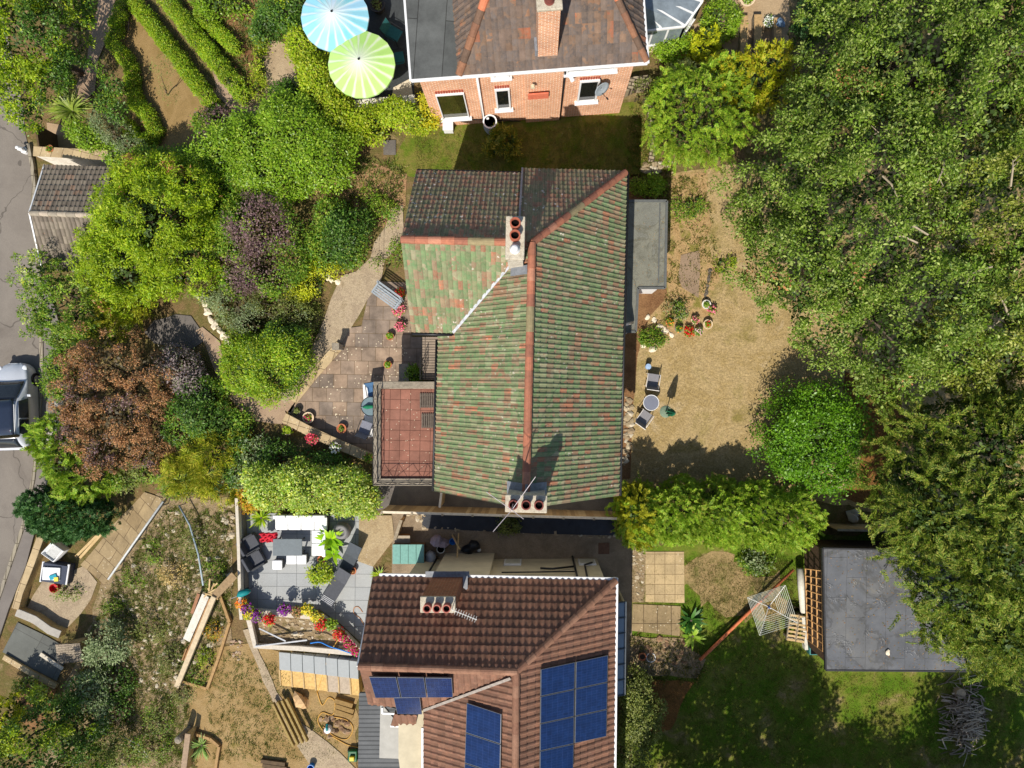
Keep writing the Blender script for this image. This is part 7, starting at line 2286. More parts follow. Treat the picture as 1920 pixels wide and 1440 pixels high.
def lounger(px, py, rz, label, mat):
    t = mk("sun_lounger", label, "sun lounger", gp(px, py), rz, "sun loungers on the grey terrace")
    MB().box((0, -.3, .3), (.62, 1.2, .05)).build("seat", mat, t, bevel=.01, local=True)
    MB().box((0, .6, .47), (.62, .75, .05), M=Matrix.Rotation(math.radians(28), 3, 'X')).build("backrest", mat, t, bevel=.01, local=True)
    for i in range(4):
        MB().box((0, -.82 + i * .07, .335), (.56, .03, .02)).build("slat", GREYM, t, local=True)
    for sx in (-.27, .27):
        for y in (-.8, .25):
            MB().box((sx, y, .14), (.05, .05, .28)).build("leg", BLACKP, t, local=True)
    return t


lounger(634, 1096, math.radians(-32), "dark grey sun lounger in full sun on the grey slabs", CHAR)
lounger(656, 1050, math.radians(-28), "dark sun lounger in shade under the pebbled strip", plain("dark_sling", S(66, 72, 78), .7))
t = mk("ball_planter", "big grey round pot in the shade of the variegated hedge", "pot", gp(646, 992))
MB().lathe((0, 0, 0), [(.2, 0), (.36, .2), (.4, .42), (.32, .66), (.2, .74), (.18, .66)], 22).build("pot", POT_G, t, smooth=True, local=True)
t = mk("solar_light", "round black lamp on a stem near the teal cover", "lamp", gp(475, 1100))
MB().tube([(0, 0, 0), (0, 0, .6)], .012, 6).build("stem", BLACKP, t, local=True)
MB().lathe((0, 0, .6), [(.02, 0), (.15, .03), (.15, .06), (.02, .1)], 16).build("lamp_head", BLACKP, t, local=True)
t = mk("folded_parasol", "folded teal parasol cover leaning over the white terrace wall", "parasol", gp(455, 1112, .9))
MB().tube([(-.25, -.15, 0), (-.05, 0, .12), (.25, .1, .1), (.36, .12, .02)], [.02, .16, .13, .03], 10).build("cover", plain("teal_cover", S(0, 122, 124), .7, var=.15), t, smooth=True, local=True)
MB().tube([(-.5, -.25, -.05), (-.2, -.12, 0)], .015, 6).build("pole", GREYM, t, local=True)


def spiky(name, label, px, py, r, n, mat, h=.5, w=.06, z=None, droop=.5, seed=0, trunk=0.0):
    """a rosette of sword leaves"""
    p = gp(px, py, trunk + .2)
    p.z = float(ground(p.x, p.y))
    t = mk(name, label, "plant", p)
    rg = np.random.default_rng(seed)
    mb = MB()
    for i in range(n):
        a = rg.uniform(0, 6.283)
        e = rg.uniform(.1, 1.2)
        L = r * rg.uniform(.7, 1.1)
        d = Vector((math.cos(a), math.sin(a), 0)); s = Vector((-math.sin(a), math.cos(a), 0))
        pts = []
        for k in range(5):
            u = k / 4
            rr = L * math.cos(e * .8) * u + .03
            zz = trunk + L * math.sin(e) * u * (1.2 - droop * u) + .05
            ww = w * (.6 + 1.2 * u * (1 - u)) * (1 - u ** 3) + .002
            pts.append((d * rr + Vector((0, 0, zz)), ww))
        vs = []
        for q, ww in pts:
            vs += [q - s * ww, q + s * ww]
        mb.add(vs, [(2 * k, 2 * k + 1, 2 * k + 3, 2 * k + 2) for k in range(4)])
    mb.build("leaves", mat, t, local=True)
    MB().tube([(0, 0, -.1), (0, 0, max(.1, trunk + .05))], .05, 8).build("stem", BARK, t, local=True)
    return t


spiky("cordyline", "spiky green cordyline palm above the white retaining wall", 132, 206, 1.2, 120, leaf("cordyline_leaves", [G(150, 166, 70), G(120, 146, 50), G(170, 180, 100)], .25, .4), .6, .05, seed=1, trunk=1.3)
spiky("phormium", "yellow green spiky plant at the terrace's top left corner", 488, 972, .62, 40, leaf("lime_sword", [G(160, 186, 40), G(186, 200, 60), G(130, 166, 30)], .3, .4), .5, .035, seed=2)
spiky("banana_plant", "broad leaved yellow green plant between sofa and ball planter", 618, 1012, .7, 22, leaf("banana_leaf", [G(140, 186, 30), G(170, 200, 40), G(116, 164, 24)], .35, .35), .5, .11, seed=3, trunk=.5)
spiky("banana_plant", "upright broad leaved plant below the larger one on the slabs", 624, 1040, .5, 16, leaf("banana_leaf", [], .35), .5, .1, seed=4, trunk=.4)
plant("potted_shrub", "bright green leafy shrub in a pot left of the sunny lounger", "shrub", bush_lobes(602, 1076, 21, 20, .8, 5, 52), 'broad', L_IVY, core_mat=INNER_SHADE, trunk_r=.03, size=.14, aspect=.4, per_m2=24, n=18, rc=.12, gaps=.1, core_per=16)
spiky("spiky_plant", "pale green spiky plant in the timber bed at the bottom", 376, 1400, .7, 50, leaf("pale_sword", [G(130, 160, 80), G(160, 180, 110), G(104, 136, 60)], .25, .4), .5, .03, seed=5)
spiky("tree_fern", "dark green fern beside the worn tan slabs", 1297, 1165, .7, 26, leaf("fern_dark", [G(50, 96, 34), G(70, 116, 40), G(40, 80, 28)], .25, .45), .4, .09, seed=6)
spiky("fern", "bright yellow green fern in the lower corner of the rockery", 1300, 1195, .7, 24, leaf("fern_bright", [G(150, 180, 50), G(120, 160, 40), G(180, 196, 90)], .3, .45), .4, .08, seed=7)
spiky("spiky_plant", "small yellow plant at the corner of the brown roofed house", 710, 1080, .45, 26, leaf("lime_sword", [], .3), .4, .03, seed=8)

# yard between the houses
fa, fb = gp(730, 947), gp(1163, 959)
t = mk("timber_fence", "long timber boarded fence south of the green roofed house", "fence", fa)
d = (fb - fa); L = d.length; d.normalize(); s = Vector((-d.y, d.x, 0))
FB = island("fence_boards", [S(176, 146, 106), S(160, 130, 92), S(188, 160, 120), S(150, 124, 90)], .85, .25)
mb = MB()
k = int(L / .16)
for i in range(k):
    q = fa + d * (L * (i + .5) / k)
    mb.box((q.x, q.y, .85), (L / k * .96, .025, 1.7), math.atan2(d.y, d.x))
mb.build("board_panel", FB, t)
MB().beam(fa + Vector((0, 0, 1.74)) - s * .02, fb + Vector((0, 0, 1.74)) - s * .02, .10, .05).build("cap_rail", plain("pale_cap", S(214, 200, 176), .7), t)
for i in range(9):
    q = fa + d * (L * (i + .02) / 8.05) - s * .06
    MB().box((q.x, q.y, .9), (.09, .09, 1.8), math.atan2(d.y, d.x)).build("post", TIMBER_OLD, t)
low_wall("partition_fence", "short timber partition from the long fence to the house wall", [(828, 920), (824, 952)], .06, 1.5, FB, cat="fence", cap=plain("pale_cap", (0, 0, 0, 1)), capw=.02)
low_wall("timber_screen", "low timber screen left of the teal chest", [(752, 975), (740, 1012)], .08, .9, FB, cat="screen", cap=TIMBER_OLD, capw=.03)
t = mk("storage_chest", "teal slatted storage chest against the cream house wall", "chest", gp(770, 1033))
MB().box((0, 0, .3), (1.4, .78, .6)).build("body", plain("chest_wood", S(120, 100, 76), .8), t, local=True)
for i in range(4):
    MB().box((-.52 + i * .35, 0, .63), (.335, .86, .05)).build("lid_board", plain("teal_paint", S(112, 158, 148), .7, var=.15), t, local=True, bevel=.006)
t = mk("cardboard_panel", "flat grey brown board leaning behind the teal chest", "board", gp(757, 1008))
MB().box((0, 0, .35), (.7, .38, .03), M=Matrix.Rotation(.35, 3, 'X')).build("panel", plain("board_grey", S(150, 138, 120), .8), t, local=True)
MB().box((0, .16, .15), (.6, .03, .3)).build("support", WOOD, t, local=True)
t = mk("builders_bag", "grey plastic sack standing right of the teal chest", "sack", gp(808, 1043))
MB().blob((0, 0, .25), (.24, .3, .3), 7, 5, .25).build("sack", plain("grey_plastic", S(146, 152, 160), .5), t, smooth=True, local=True)
t = mk("grey_tarpaulin", "crumpled lilac grey tarpaulin heap in the dark yard", "tarpaulin", gp(826, 1012))
MB().blob((0, 0, .3), (.28, .3, .4), 7, 9, .5).build("tarpaulin", plain("lilac_grey", S(146, 136, 150), .7, var=.25), t, local=True)
t = mk("bucket", "white rimmed bucket in front of the lilac tarpaulin", "bucket", gp(828, 1027))
MB().lathe((0, 0, 0), [(.13, 0), (.17, .34), (.185, .35), (.16, .35), (.12, .03)], 18).build("bucket", [plain("dirty_white", S(204, 200, 186), .5)], t, local=True)
MB().lathe((0, 0, 0), [(.15, .3), (.01, .3)], 16).build("rubble", DARK_INSIDE, t, local=True)
t = mk("bucket", "bright blue bucket in the dark yard", "bucket", gp(850, 1013))
MB().lathe((0, 0, 0), [(.1, 0), (.14, .3), (.15, .31), (.13, .31), (.1, .05)], 16).build("bucket", plain("blue_plastic", S(30, 116, 196), .4), t, local=True)
for i, (a, b, lab) in enumerate((((848, 1003), (862, 1030), "long timber prop slanting across the yard, left of two"), ((860, 1000), (857, 1048), "upright timber prop in the yard, right of two"))):
    t = mk("timber_prop", lab, "timber", gp(*a), 0, "timber props")
    MB().beam(gp(*a, .1), gp(*b, .9), .06, .06).build("timber", TIMBER_NEW, t)
t = mk("refuse_sack", "black rubbish sack on the dark yard floor", "sack", gp(884, 1025))
MB().blob((0, 0, .2), (.32, .28, .28), 7, 14, .35).build("sack", BLACKP, t, smooth=True, local=True)
t = mk("ball", "small white ball beside the black rubbish sack", "ball", gp(898, 1031, .1))
MB().blob((0, 0, 0), (.1, .1, .1), 7, 1, 0).build("ball", WHITE, t, smooth=True, local=True)
plant("shrub", "olive shrub growing below the fence under the gable chimney", "shrub", bush_lobes(952, 985, 22, 18, .7, 5, 53), 'broad', L_OLIVE, core_mat=INNER_SHADE_B, trunk_r=.03, **BK)
t = mk("manhole_cover", "square rusty drain cover in the dark yard", "drain cover", gp(1132, 1028))
MB().box((0, 0, .04), (.5, .5, .03)).build("cover", plain("rusty_iron", S(104, 74, 54), .7, var=.3), t, local=True)
for i, (x, y, lab) in enumerate(((1066, 1000, "tall stone post"), )):
    pass

# brick house frontage
t = mk("water_butt", "grey water butt with white rim below the white downpipe", "water butt", gp(921, 243))
MB().lathe((0, 0, 0), [(.25, 0), (.31, .3), (.32, .6), (.28, .86), (.30, .88), (.30, .95), (.25, .95), (.24, .8)], 22).build("barrel", plain("butt_grey", S(150, 156, 162), .5), t, smooth=False, local=True)
MB().lathe((0, 0, .93), [(.31, 0), (.31, .05), (.25, .05), (.25, 0)], 22).build("rim", WHITE, t, local=True)
MB().lathe((0, 0, 0), [(.24, .8), (.01, .8)], 20).build("water", DARK_INSIDE, t, local=True)
t = mk("white_box", "white meter box on the grass at the brick house's corner", "box", gp(842, 243))
MB().box((0, 0, .22), (.42, .36, .44)).build("box", WHITE, t, local=True, bevel=.02)
MB().box((0, 0, .455), (.46, .40, .03)).build("lid", WHITE, t, local=True)
t = mk("stepping_slab", "square brown slab set in the grass by the laurel mound", "slab", gp(731, 277))
MB().box((0, 0, .04), (.56, .66, .05)).build("slab", SLATE, t, local=True, bevel=.01)
low_wall("terrace_wall", "low wall with white coping stones below the lime parasol", [(664, 197), (720, 191), (778, 186)], .3, .9, CONCG, cap=paving("white_coping", S(224, 216, 200), S(212, 204, 188), S(120, 116, 108), .55, .9, 0, .02, 0, .12, False))
tag(sheet("pale_slabs", [(738, 165), (770, 148), (775, 184), (735, 186)], plain("cream_stone", S(206, 192, 168), .8, var=.08), .06))
for x, y, rz, lab in ((742, 72, 60, "teal folding chair on the dark terrace beside the flat roof"), (748, 118, 100, "teal cushioned chair half hidden by the lime parasol")):
    lounge_chair(x, y, math.radians(rz), lab, TEAL, BLACKP, "teal terrace chairs", .6, .62)
round_table(655, 75, .6, .72, "round terrace table beneath the two parasols", GSLATE, BLACKP)
low_wall("stone_wall", "low dry stone wall east of the brick house", [(1165, 165), (1190, 153), (1216, 150)], .45, .7, paving("dry_stone", S(170, 156, 132), S(146, 132, 110), S(80, 70, 56), .28, .16, .2, .03, .5, .35, False))
low_wall("stone_wall", "narrow stone edging wall between north lawn and cypress", [(1222, 170), (1220, 215), (1226, 262), (1222, 300)], .25, .35, paving("dry_stone"))
for x, a, b, lab in ((1395, 30, 108, "long timber sleeper planter, left of the white flowers"), (1421, 28, 100, "timber sleeper planter touching the white flowers"), (1458, 34, 92, "grey timber sleeper right of the white flowers")):
    A_, B_ = gp(x, a, .5), gp(x, b, .5)
    t = mk("timber_planter", lab, "planter", gp(x, b), 0, "timber planters at the top")
    MB().beam(A_ - Vector((0, 0, .22)), B_ - Vector((0, 0, .22)), .30, .44).build("sleeper", TIMBER_OLD, t, bevel=.015)
    MB().beam(A_ + Vector((0, 0, .025)), B_ + Vector((0, 0, .025)), .34, .045).build("top_board", plain("sleeper_top", S(170, 140, 96), .8, var=.3), t)
t = mk("plastic_chair", "blue grey folded cloth on the timber sleeper by the oak", "cloth", gp(1464, 44, .58))
MB().blob((0, 0, .06), (.22, .18, .1), 7, 22, .4).build("cloth", plain("denim", S(96, 120, 146), .8), t, local=True)
t.name = "folded_cloth"

# road side: retaining wall, car, lamp post
WHW = mottled("white_painted_wall", [(.3, S(196, 186, 170)), (.6, S(226, 218, 204)), (.8, S(170, 158, 138))], 1.6, 30, .2)
gw0 = gp(140, 295).z
low_wall("retaining_wall", "white painted retaining wall with stone coping above the garage", [(62, 283), (130, 287), (212, 291)], .34, 1.5, WHW, cap=COPE)
t = mk("stone_ornament", "white weathered stone ornament at the roadside end of retaining wall", "ornament", gp(50, 284))
MB().lathe((0, 0, 0), [(.16, 0), (.16, .22), (.1, .26)], 12).blob((0, 0, .36), (.15, .12, .14), 7, 3, .3).blob((-.12, .04, .46), (.09, .08, .08), 7, 4, .2).build("stone", WHITE, t, local=True)
low_wall("garden_gate", "brown timber gate panel between road hedge and buff yard", [(66, 232), (72, 274)], .08, 1.5, DWOOD, cat="gate")
t = mk("square_lantern", "small square cream lantern post by the laurel mound", "lantern", gp(419, 253))
MB().box((0, 0, .3), (.12, .12, .6)).build("post", WOOD, t, local=True)
MB().box((0, 0, .66), (.32, .32, .12)).box((0, 0, .74), (.2, .2, .06)).build("lantern_head", plain("cream_cap", S(206, 186, 146), .7), t, local=True)
t = mk("lamp_post", "tall grey lamp post on the kerb beside the parked car", "lamp post", gp(70, 814))
MB().tube([(0, 0, 0), (0, 0, 1.2), (0, 0, 7.5)], [.09, .08, .055], 12).build("pole", plain("pole_brown", S(122, 108, 84), .7), t, local=True)
MB().tube([(0, 0, 7.4), (-.5, 0, 7.6), (-1.1, 0, 7.6)], .03, 8).build("arm", GREYM, t, local=True)
MB().box((-1.3, 0, 7.58), (.55, .2, .1)).build("lamp_head", GREYM, t, local=True, bevel=.03)


def car(px, py, rz, label):
    """a small silver hatchback, nose along +y"""
    t = mk("parked_car", label, "car", gp(px, py, .035), rz)
    PAINT = plain("silver_paint", S(206, 210, 216), .3, .5, metal=.2, var=.04, bump=0)
    CGL = plain("car_glass", (.02, .025, .03, 1), .06, .7, var=.2, bump=0)
    # stations: y, half width at sill, belt, roof; heights of sill, belt, roof
    st = [(-2.08, .60, .66, .60, .32, .80, .84), (-1.98, .80, .80, .66, .24, .88, .98), (-1.75, .86, .85, .62, .22, .93, 1.28), (-1.35, .87, .87, .62, .22, .94, 1.42), (-.6, .87, .88, .64, .22, .94, 1.47),
          (.0, .87, .88, .63, .22, .93, 1.45), (.45, .87, .88, .62, .22, .92, 1.34), (.95, .87, .86, .70, .22, .90, 1.02), (1.15, .87, .85, .70, .22, .88, .94), (1.6, .84, .78, .58, .22, .80, .85), (1.88, .74, .64, .44, .24, .68, .72), (2.02, .56, .48, .34, .28, .58, .62), (2.1, .36, .32, .24, .34, .50, .54)]
    rows = []
    for y, ws, wb, wr, zs, zb, zr in st:
        rows.append([(-ws, y, zs), (-ws * 1.01, y, (zs + zb) / 2), (-wb, y, zb), (-(wb * .35 + wr * .65) - .02, y, zb + (zr - zb) * .62), (-wr * .92, y, zr - .02), (-wr * .45, y, zr + .02), (0, y, zr + .03),
                     (wr * .45, y, zr + .02), (wr * .92, y, zr - .02), (wb * .35 + wr * .65 + .02, y, zb + (zr - zb) * .62), (wb, y, zb), (ws * 1.01, y, (zs + zb) / 2), (ws, y, zs)])
    n = 13
    vs = [q for r in rows for q in r]
    fs = []
    for i in range(len(rows) - 1):
        for j in range(n - 1):
            fs.append((i * n + j, i * n + j + 1, (i + 1) * n + j + 1, (i + 1) * n + j))
    fs.append(tuple(range(n)))
    fs.append(tuple(range((len(rows) - 1) * n + n - 1, (len(rows) - 1) * n - 1, -1)))
    b = MB().add(vs, fs).build("body", PAINT, t, smooth=True, local=True)
    sub = b.modifiers.new("smooth", 'SUBSURF'); sub.levels = 2; sub.render_levels = 2
    def patch(name, pts, m, thick=.012):
        o = MB().add(pts, [tuple(range(len(pts)))] if len(pts) == 4 else [(0, 1, 4, 3), (1, 2, 5, 4)]).build(name, m, t, local=True)
        so = o.modifiers.new("solid", 'SOLIDIFY'); so.thickness = thick; so.offset = 0
        return o
    def lofted(name, ya, yb, wa, wb_, za, zb_, m, crown=.03):
        vs, fs = [], []
        k = 6
        for i in range(5):
            u = i / 4
            y = ya + (yb - ya) * u; w = wa + (wb_ - wa) * u; z = za + (zb_ - za) * u + .02 * math.sin(math.pi * u)
            for j in range(k + 1):
                s = j / k * 2 - 1
                vs.append((w * s, y, z + crown * (1 - s * s)))
        for i in range(4):
            for j in range(k):
                a = i * (k + 1) + j
                fs.append((a, a + 1, a + k + 2, a + k + 1))
        o = MB().add(vs, fs).build(name, m, t, smooth=True, local=True)
        so = o.modifiers.new("solid", 'SOLIDIFY'); so.thickness = .02; so.offset = 0
        return o
    lofted("windscreen", .30, 1.20, .60, .76, 1.405, .985, CGL)
    lofted("sunroof", -1.40, .34, .54, .54, 1.475, 1.48, plain("roof_glass", S(36, 44, 60), .06, .8, var=.1, bump=0))
    lofted("rear_window", -1.95, -1.55, .6, .54, 1.02, 1.40, CGL)
    for s in (-1, 1):
        for y0, y1 in ((-1.45, -.62), (-.55, .38)):
            patch("side_window", [(s * .90, y0, .97), (s * .90, y1, .97), (s * .70, y1 - (.12 if y1 > 0 else 0), 1.33), (s * .70, y0 + (.18 if y0 < -1 else 0), 1.33)], CGL, .03)
        MB().tube([(s * .56, -1.5, 1.44), (s * .60, -.6, 1.505), (s * .59, .1, 1.48)], .022, 6).build("roof_rail", WHITE, t, local=True)
        MB().box((s * .98, .52, .98), (.18, .12, .13)).build("mirror", PAINT, t, bevel=.03, local=True)
        MB().blob((s * .60, 1.84, .70), (.12, .16, .05), 7, 1, 0).build("headlight", plain("lamp_glass", S(220, 224, 228), .1, .6), t, smooth=True, local=True)
        MB().blob((s * .72, -1.98, .86), (.12, .08, .14), 7, 1, 0).build("tail_light", plain("lamp_red", S(170, 20, 20), .2), t, smooth=True, local=True)
        for y in (-1.28, 1.28):
            w = MB().tube([(s * .72, y, .32), (s * .90, y, .32)], .32, 20).build("wheel", plain("tyre", (.012, .012, .013, 1), .9), t, local=True)
            MB().tube([(s * .88, y, .32), (s * .915, y, .32)], .2, 16).build("rim", GREYM, w, local=True)
    return t


car(45, 762, math.radians(2), "silver hatchback parked at the kerb on the road")

BW = mottled("boundary_stone", [(.3, S(150, 128, 90)), (.55, S(196, 170, 118)), (.75, S(168, 144, 100))], 1.8, 26, .35)
low_wall("boundary_wall", "yellowish stone boundary wall between lower pavement and rubble garden", [(76, 1006), (58, 1056), (36, 1112), (28, 1142)], .30, .55, BW, cap=COPE, capw=.02)
low_wall("boundary_wall", "stepped stone wall at the entrance of the sandy yard", [(30, 1148), (64, 1162), (92, 1182), (112, 1190)], .34, .5, BW, cap=CONCG, capw=.02)
low_wall("boundary_wall", "stone wall with railing between pavement and copper tree", [(112, 745), (104, 790), (92, 838)], .3, .9, BW, cap=CONCG)
low_wall("drive_wall", "rendered low wall along the lower side of small drive", [(6, 1232), (56, 1262), (104, 1288)], .22, .2, BW, cap=COPE, capw=.02)
t = mk("timber_plank", "narrow white painted plank lying on the small drive", "plank", gp(96, 1240))
MB().beam(gp(76, 1226, .12), gp(118, 1254, .12), .18, .06).build("plank", plain("off_white_wood", S(200, 190, 172), .8), t)
t = mk("stone_kiosk", "little shelter with grey stone slate roof beside the wall", "shelter", gp(158, 1210))
c0 = gp(158, 1208)
MB().box((0, 0, .5), (.9, .8, 1.0), .2).build("wall", BW, t, local=True)
MB().add([(-.6, -.5, 1.05), (.6, -.4, 1.05), (.6, .55, 1.3), (-.55, .5, 1.3), (-.6, -.5, .98), (.6, -.4, .98), (.6, .55, 1.2), (-.55, .5, 1.2)], [(0, 1, 2, 3), (7, 6, 5, 4), (0, 4, 5, 1), (1, 5, 6, 2), (2, 6, 7, 3), (3, 7, 4, 0)]).build("roof", paving("stone_slates", S(166, 152, 132), S(146, 132, 116), S(84, 76, 64), .3, .09, .1, .012, .5, .35, False), t, local=True)
# rubbish by the wall
t = mk("bulk_bag", "white woven bulk bag under the dark round conifer", "bag", gp(114, 1030), .1)
MB().lathe((0, 0, 0), [(.42, 0), (.5, .3), (.5, .62), (.44, .66), (.4, .5)], 4, sx=1.15, sy=1.0).build("bag", plain("woven_white", S(226, 226, 226), .8, var=.08), t, bevel=.05, local=True)
MB().box((0, 0, .52), (.55, .5, .06), .78).build("contents", plain("grey_rubble", S(190, 190, 186), .9, var=.2), t, local=True)
t = mk("rubbish_box", "white topped rubbish crate with blue and yellow packets", "crate", gp(117, 1070), -.15)
MB().box((0, 0, .3), (1.2, .9, .6)).build("crate", plain("crate_navy", S(60, 66, 82), .7), t, local=True)
MB().box((-.1, 0, .64), (.85, .62, .08), .1).build("lid", WHITE, t, local=True, bevel=.02)
MB().box((.05, -.12, .71), (.34, .22, .06), .5).build("packet", plain("blue_packet", S(40, 150, 170), .5), t, local=True)
MB().box((.22, -.2, .73), (.2, .2, .05), .2).build("packet", plain("yellow_packet", S(226, 206, 80), .5), t, local=True)
for x, y, L in ((-.62, 0, 1.0), (.62, .05, 1.0)):
    MB().box((x, y, .55), (.1, L, .08)).build("handle", WHITE, t, local=True, bevel=.02)
t = mk("plastic_tub", "round red plastic tub below the rubbish crate", "tub", gp(108, 1100))
MB().lathe((0, 0, 0), [(.17, 0), (.21, .3), (.22, .31), (.2, .31), (.17, .1), (.01, .09)], 18).build("tub", plain("red_plastic", S(186, 30, 34), .5), t, local=True)
for i, (a, b) in enumerate((((142, 1044), (186, 1000)), ((150, 1046), (190, 1002)))):
    t = mk("timber_plank", ("fresh yellow plank lying beside the bulk bag, upper of two", "fresh yellow plank lying beside the bulk bag, lower of two")[i], "plank", gp(*a), 0, "fresh planks beside the bulk bag")
    MB().beam(gp(*a, .1), gp(*b, .16), .12, .05).build("plank", TIMBER_NEW, t)
t = mk("handrail", "long pale metal handrail beside the slab steps", "handrail", gp(204, 1085))
ra, rb = gp(203, 1086, .8), gp(306, 940, .8)
MB().tube([ra, ra.lerp(rb, .5), rb], .05, 8).build("rail", plain("galvanised", S(186, 188, 186), .5, var=.2), t, smooth=True)
for u in (.08, .5, .94):
    q = ra.lerp(rb, u)
    MB().tube([q, (q.x, q.y, float(ground(q.x, q.y)) - .1)], .03, 8).build("post", GREYM, t)
t = mk("metal_pipe", "thin bluish metal rail curving across the rubble garden", "rail", gp(338, 950))
pp = [gp(336, 948, .6), gp(356, 985, .6), (gp(372, 1040, .6)), gp(381, 1098, .6)]
MB().tube(pp, .04, 8).build("rail", plain("blue_galvanised", S(150, 164, 172), .5, var=.2), t, smooth=True)
for q in (pp[0], pp[2]):
    MB().tube([q, (q.x, q.y, float(ground(q.x, q.y)) - .1)], .025, 6).build("post", GREYM, t)
# white beam, boards and raised bed
t = mk("long_beam", "very long pale timber beam lying along the rubble garden", "beam", gp(332, 1286))
MB().beam(gp(332, 1287, .45), gp(402, 1118, .95), .22, .14).build("beam", plain("cream_beam", S(184, 166, 136), .8, var=.25, scale=4), t)
MB().beam(gp(348, 1232, .3), gp(356, 1210, .3), .06, .6).build("support", WOOD, t)
t = mk("painted_panel", "white painted panel leaning along the long pale beam", "panel", gp(365, 1160))
MB().beam(gp(350, 1200, .35), gp(386, 1116, .6), .34, .05).build("panel", mottled("chipped_white", [(.3, S(150, 136, 118)), (.45, S(206, 200, 190)), (.7, S(190, 182, 168))], 4, 30, .2), t)
t = mk("timber_plank", "thin brown plank between the white panel and the pale beam", "plank", gp(372, 1170))
MB().beam(gp(346, 1238, .4), gp(394, 1122, .75), .07, .08).build("plank", WOOD, t)
t = mk("timber_plank", "reddish brown board above the white panel", "plank", gp(365, 1130))
MB().beam(gp(360, 1150, .3), gp(373, 1113, .4), .14, .05).build("plank", plain("red_brown_board", S(146, 104, 76), .8), t)
t = mk("timber_board", "broad weathered board reaching from the pale beam to the terrace wall", "board", gp(420, 1100))
MB().beam(gp(402, 1118, .9), gp(440, 1078, 1.0), .34, .06).build("board", plain("board_brown", S(140, 116, 84), .8, var=.25), t)
t = mk("broken_timber", "heap of split yellow timber at the top end of the pale beam", "timber", gp(396, 1104))
mb = MB()
rg = random.Random(3)
for i in range(9):
    c = gp(396 + rg.uniform(-8, 8), 1106 + rg.uniform(-10, 12), .8 + rg.random() * .2)
    a = rg.uniform(0, 3.1)
    dd = Vector((math.cos(a), math.sin(a), rg.uniform(-.2, .2))) * rg.uniform(.12, .3)
    mb.beam(c - dd, c + dd, .06, .04)
mb.build("splinters", TIMBER_NEW, t)


def edging(label, px, h=.22, w=.12, mat=None, name="raised_bed", closed=False):
    t = mk(name, label, "raised bed", gp(*px[0]))
    pp = px + ([px[0]] if closed else [])
    for a, b in zip(pp[:-1], pp[1:]):
        MB().beam(gp(*a, h / 2), gp(*b, h / 2), w, h).build("edging_board", mat or plain("bed_timber", S(160, 128, 84), .85, var=.25), t)
    return t


edging("timber edged raised bed below the flower row's left end", [(414, 1116), (432, 1166), (412, 1230), (390, 1290), (342, 1276)])
edging("small timber edged bed round the pale spiky plant", [(358, 1372), (396, 1384), (412, 1398), (404, 1450)])
for x, y, rx, ry, m, lab in ((388, 1240, 16, 20, L_YG, "yellow green plant inside the long raised bed"), (402, 1180, 14, 18, leaf("orange_tips", []), "orange tinted plant at the top of the long raised bed"), (372, 1272, 18, 14, L_GREEN, "green plant in the lower corner of long raised bed")):
    plant("bed_plant", lab, "plant", bush_lobes(x, y, rx, ry, .4, 4, 60), 'broad', m, core_mat=INNER_SHADE_B, trunk_r=.015, gaps=.3, size=.11, aspect=.35, per_m2=22, n=14, rc=.14, core_per=6)
t = mk("gate_post", "grey rounded gate post at the bottom of the clay yard", "post", gp(356, 1366))
MB().tube([(0, 0, -.1), (0, 0, 1.1), (0, 0, 1.16)], [.16, .16, .08], 14).build("post", STONE_G, t, local=True)
low_wall("garden_wall", "brown wall running down from the grey gate post", [(352, 1376), (343, 1450)], .13, .8, BW, cap=plain("wall_cap_brown", S(150, 128, 104), .8, var=.2))
t = mk("metal_rail", "thin curved white wire rails at the bottom left", "rail", gp(240, 1385))
for a, b, c in (((225, 1378), (262, 1398), (278, 1418)), ((222, 1384), (250, 1400), (276, 1420))):
    MB().tube([gp(*a, .5), gp(*b, .5), gp(*c, .3)], .02, 6).build("wire", plain("aerial_white", (0, 0, 0, 1)), t, smooth=True)
# sleepers, hoses, tools on the clay yard
for i in range(4):
    dx = i * 8.5
    a, b = (512 + dx, 1318 - dx * .35), (551 + dx, 1398 - dx * .35)
    t = mk("timber_sleeper", ("tan timber sleeper on the clay yard, outermost left in its row", "tan timber sleeper, second from the left in its row", "tan timber sleeper, third from the left in its row", "tan timber sleeper resting highest, nearest the concrete strip")[i], "sleeper", gp(*a), 0, "tan sleepers in a row on the clay yard")
    h = (.3, .42, .36, .46)[i]
    MB().beam(gp(*a, h), gp(*b, h), .10, .2).build("sleeper", plain("sleeper_tan", S(150, 128, 76), .85, var=.3), t, bevel=.012)
for i, (a, b) in enumerate((((628, 1312), (662, 1322)), ((630, 1322), (664, 1333)), ((628, 1331), (662, 1343)))):
    t = mk("timber_sleeper", ("short brown sleeper below the new steps, top of three", "short brown sleeper below the new steps, middle of three", "short brown sleeper below the new steps, bottom of three")[i], "sleeper", gp(*a), 0, "short sleepers below the new steps")
    MB().beam(gp(*a, .12), gp(*b, .12), .20, .22).build("sleeper", plain("sleeper_brown", S(140, 112, 66), .85, var=.25), t, bevel=.012)


def hose(name, label, pts, r, mat, h=.05):
    t = mk(name, label, "hose", gp(*pts[0]))
    P = [gp(x, y, h) for x, y in pts]
    out = []
    for i in range(len(P) - 1):
        p0, p1, p2, p3 = P[max(0, i - 1)], P[i], P[i + 1], P[min(len(P) - 1, i + 2)]
        for k in range(5):
            u = k / 5
            out.append(.5 * ((2 * p1) + (p2 - p0) * u + (2 * p0 - 5 * p1 + 4 * p2 - p3) * u * u + (3 * p1 - p0 - 3 * p2 + p3) * u ** 3))
    out.append(P[-1])
    MB().tube(out, r, 6).build("hose", mat, t, smooth=True)
    return t


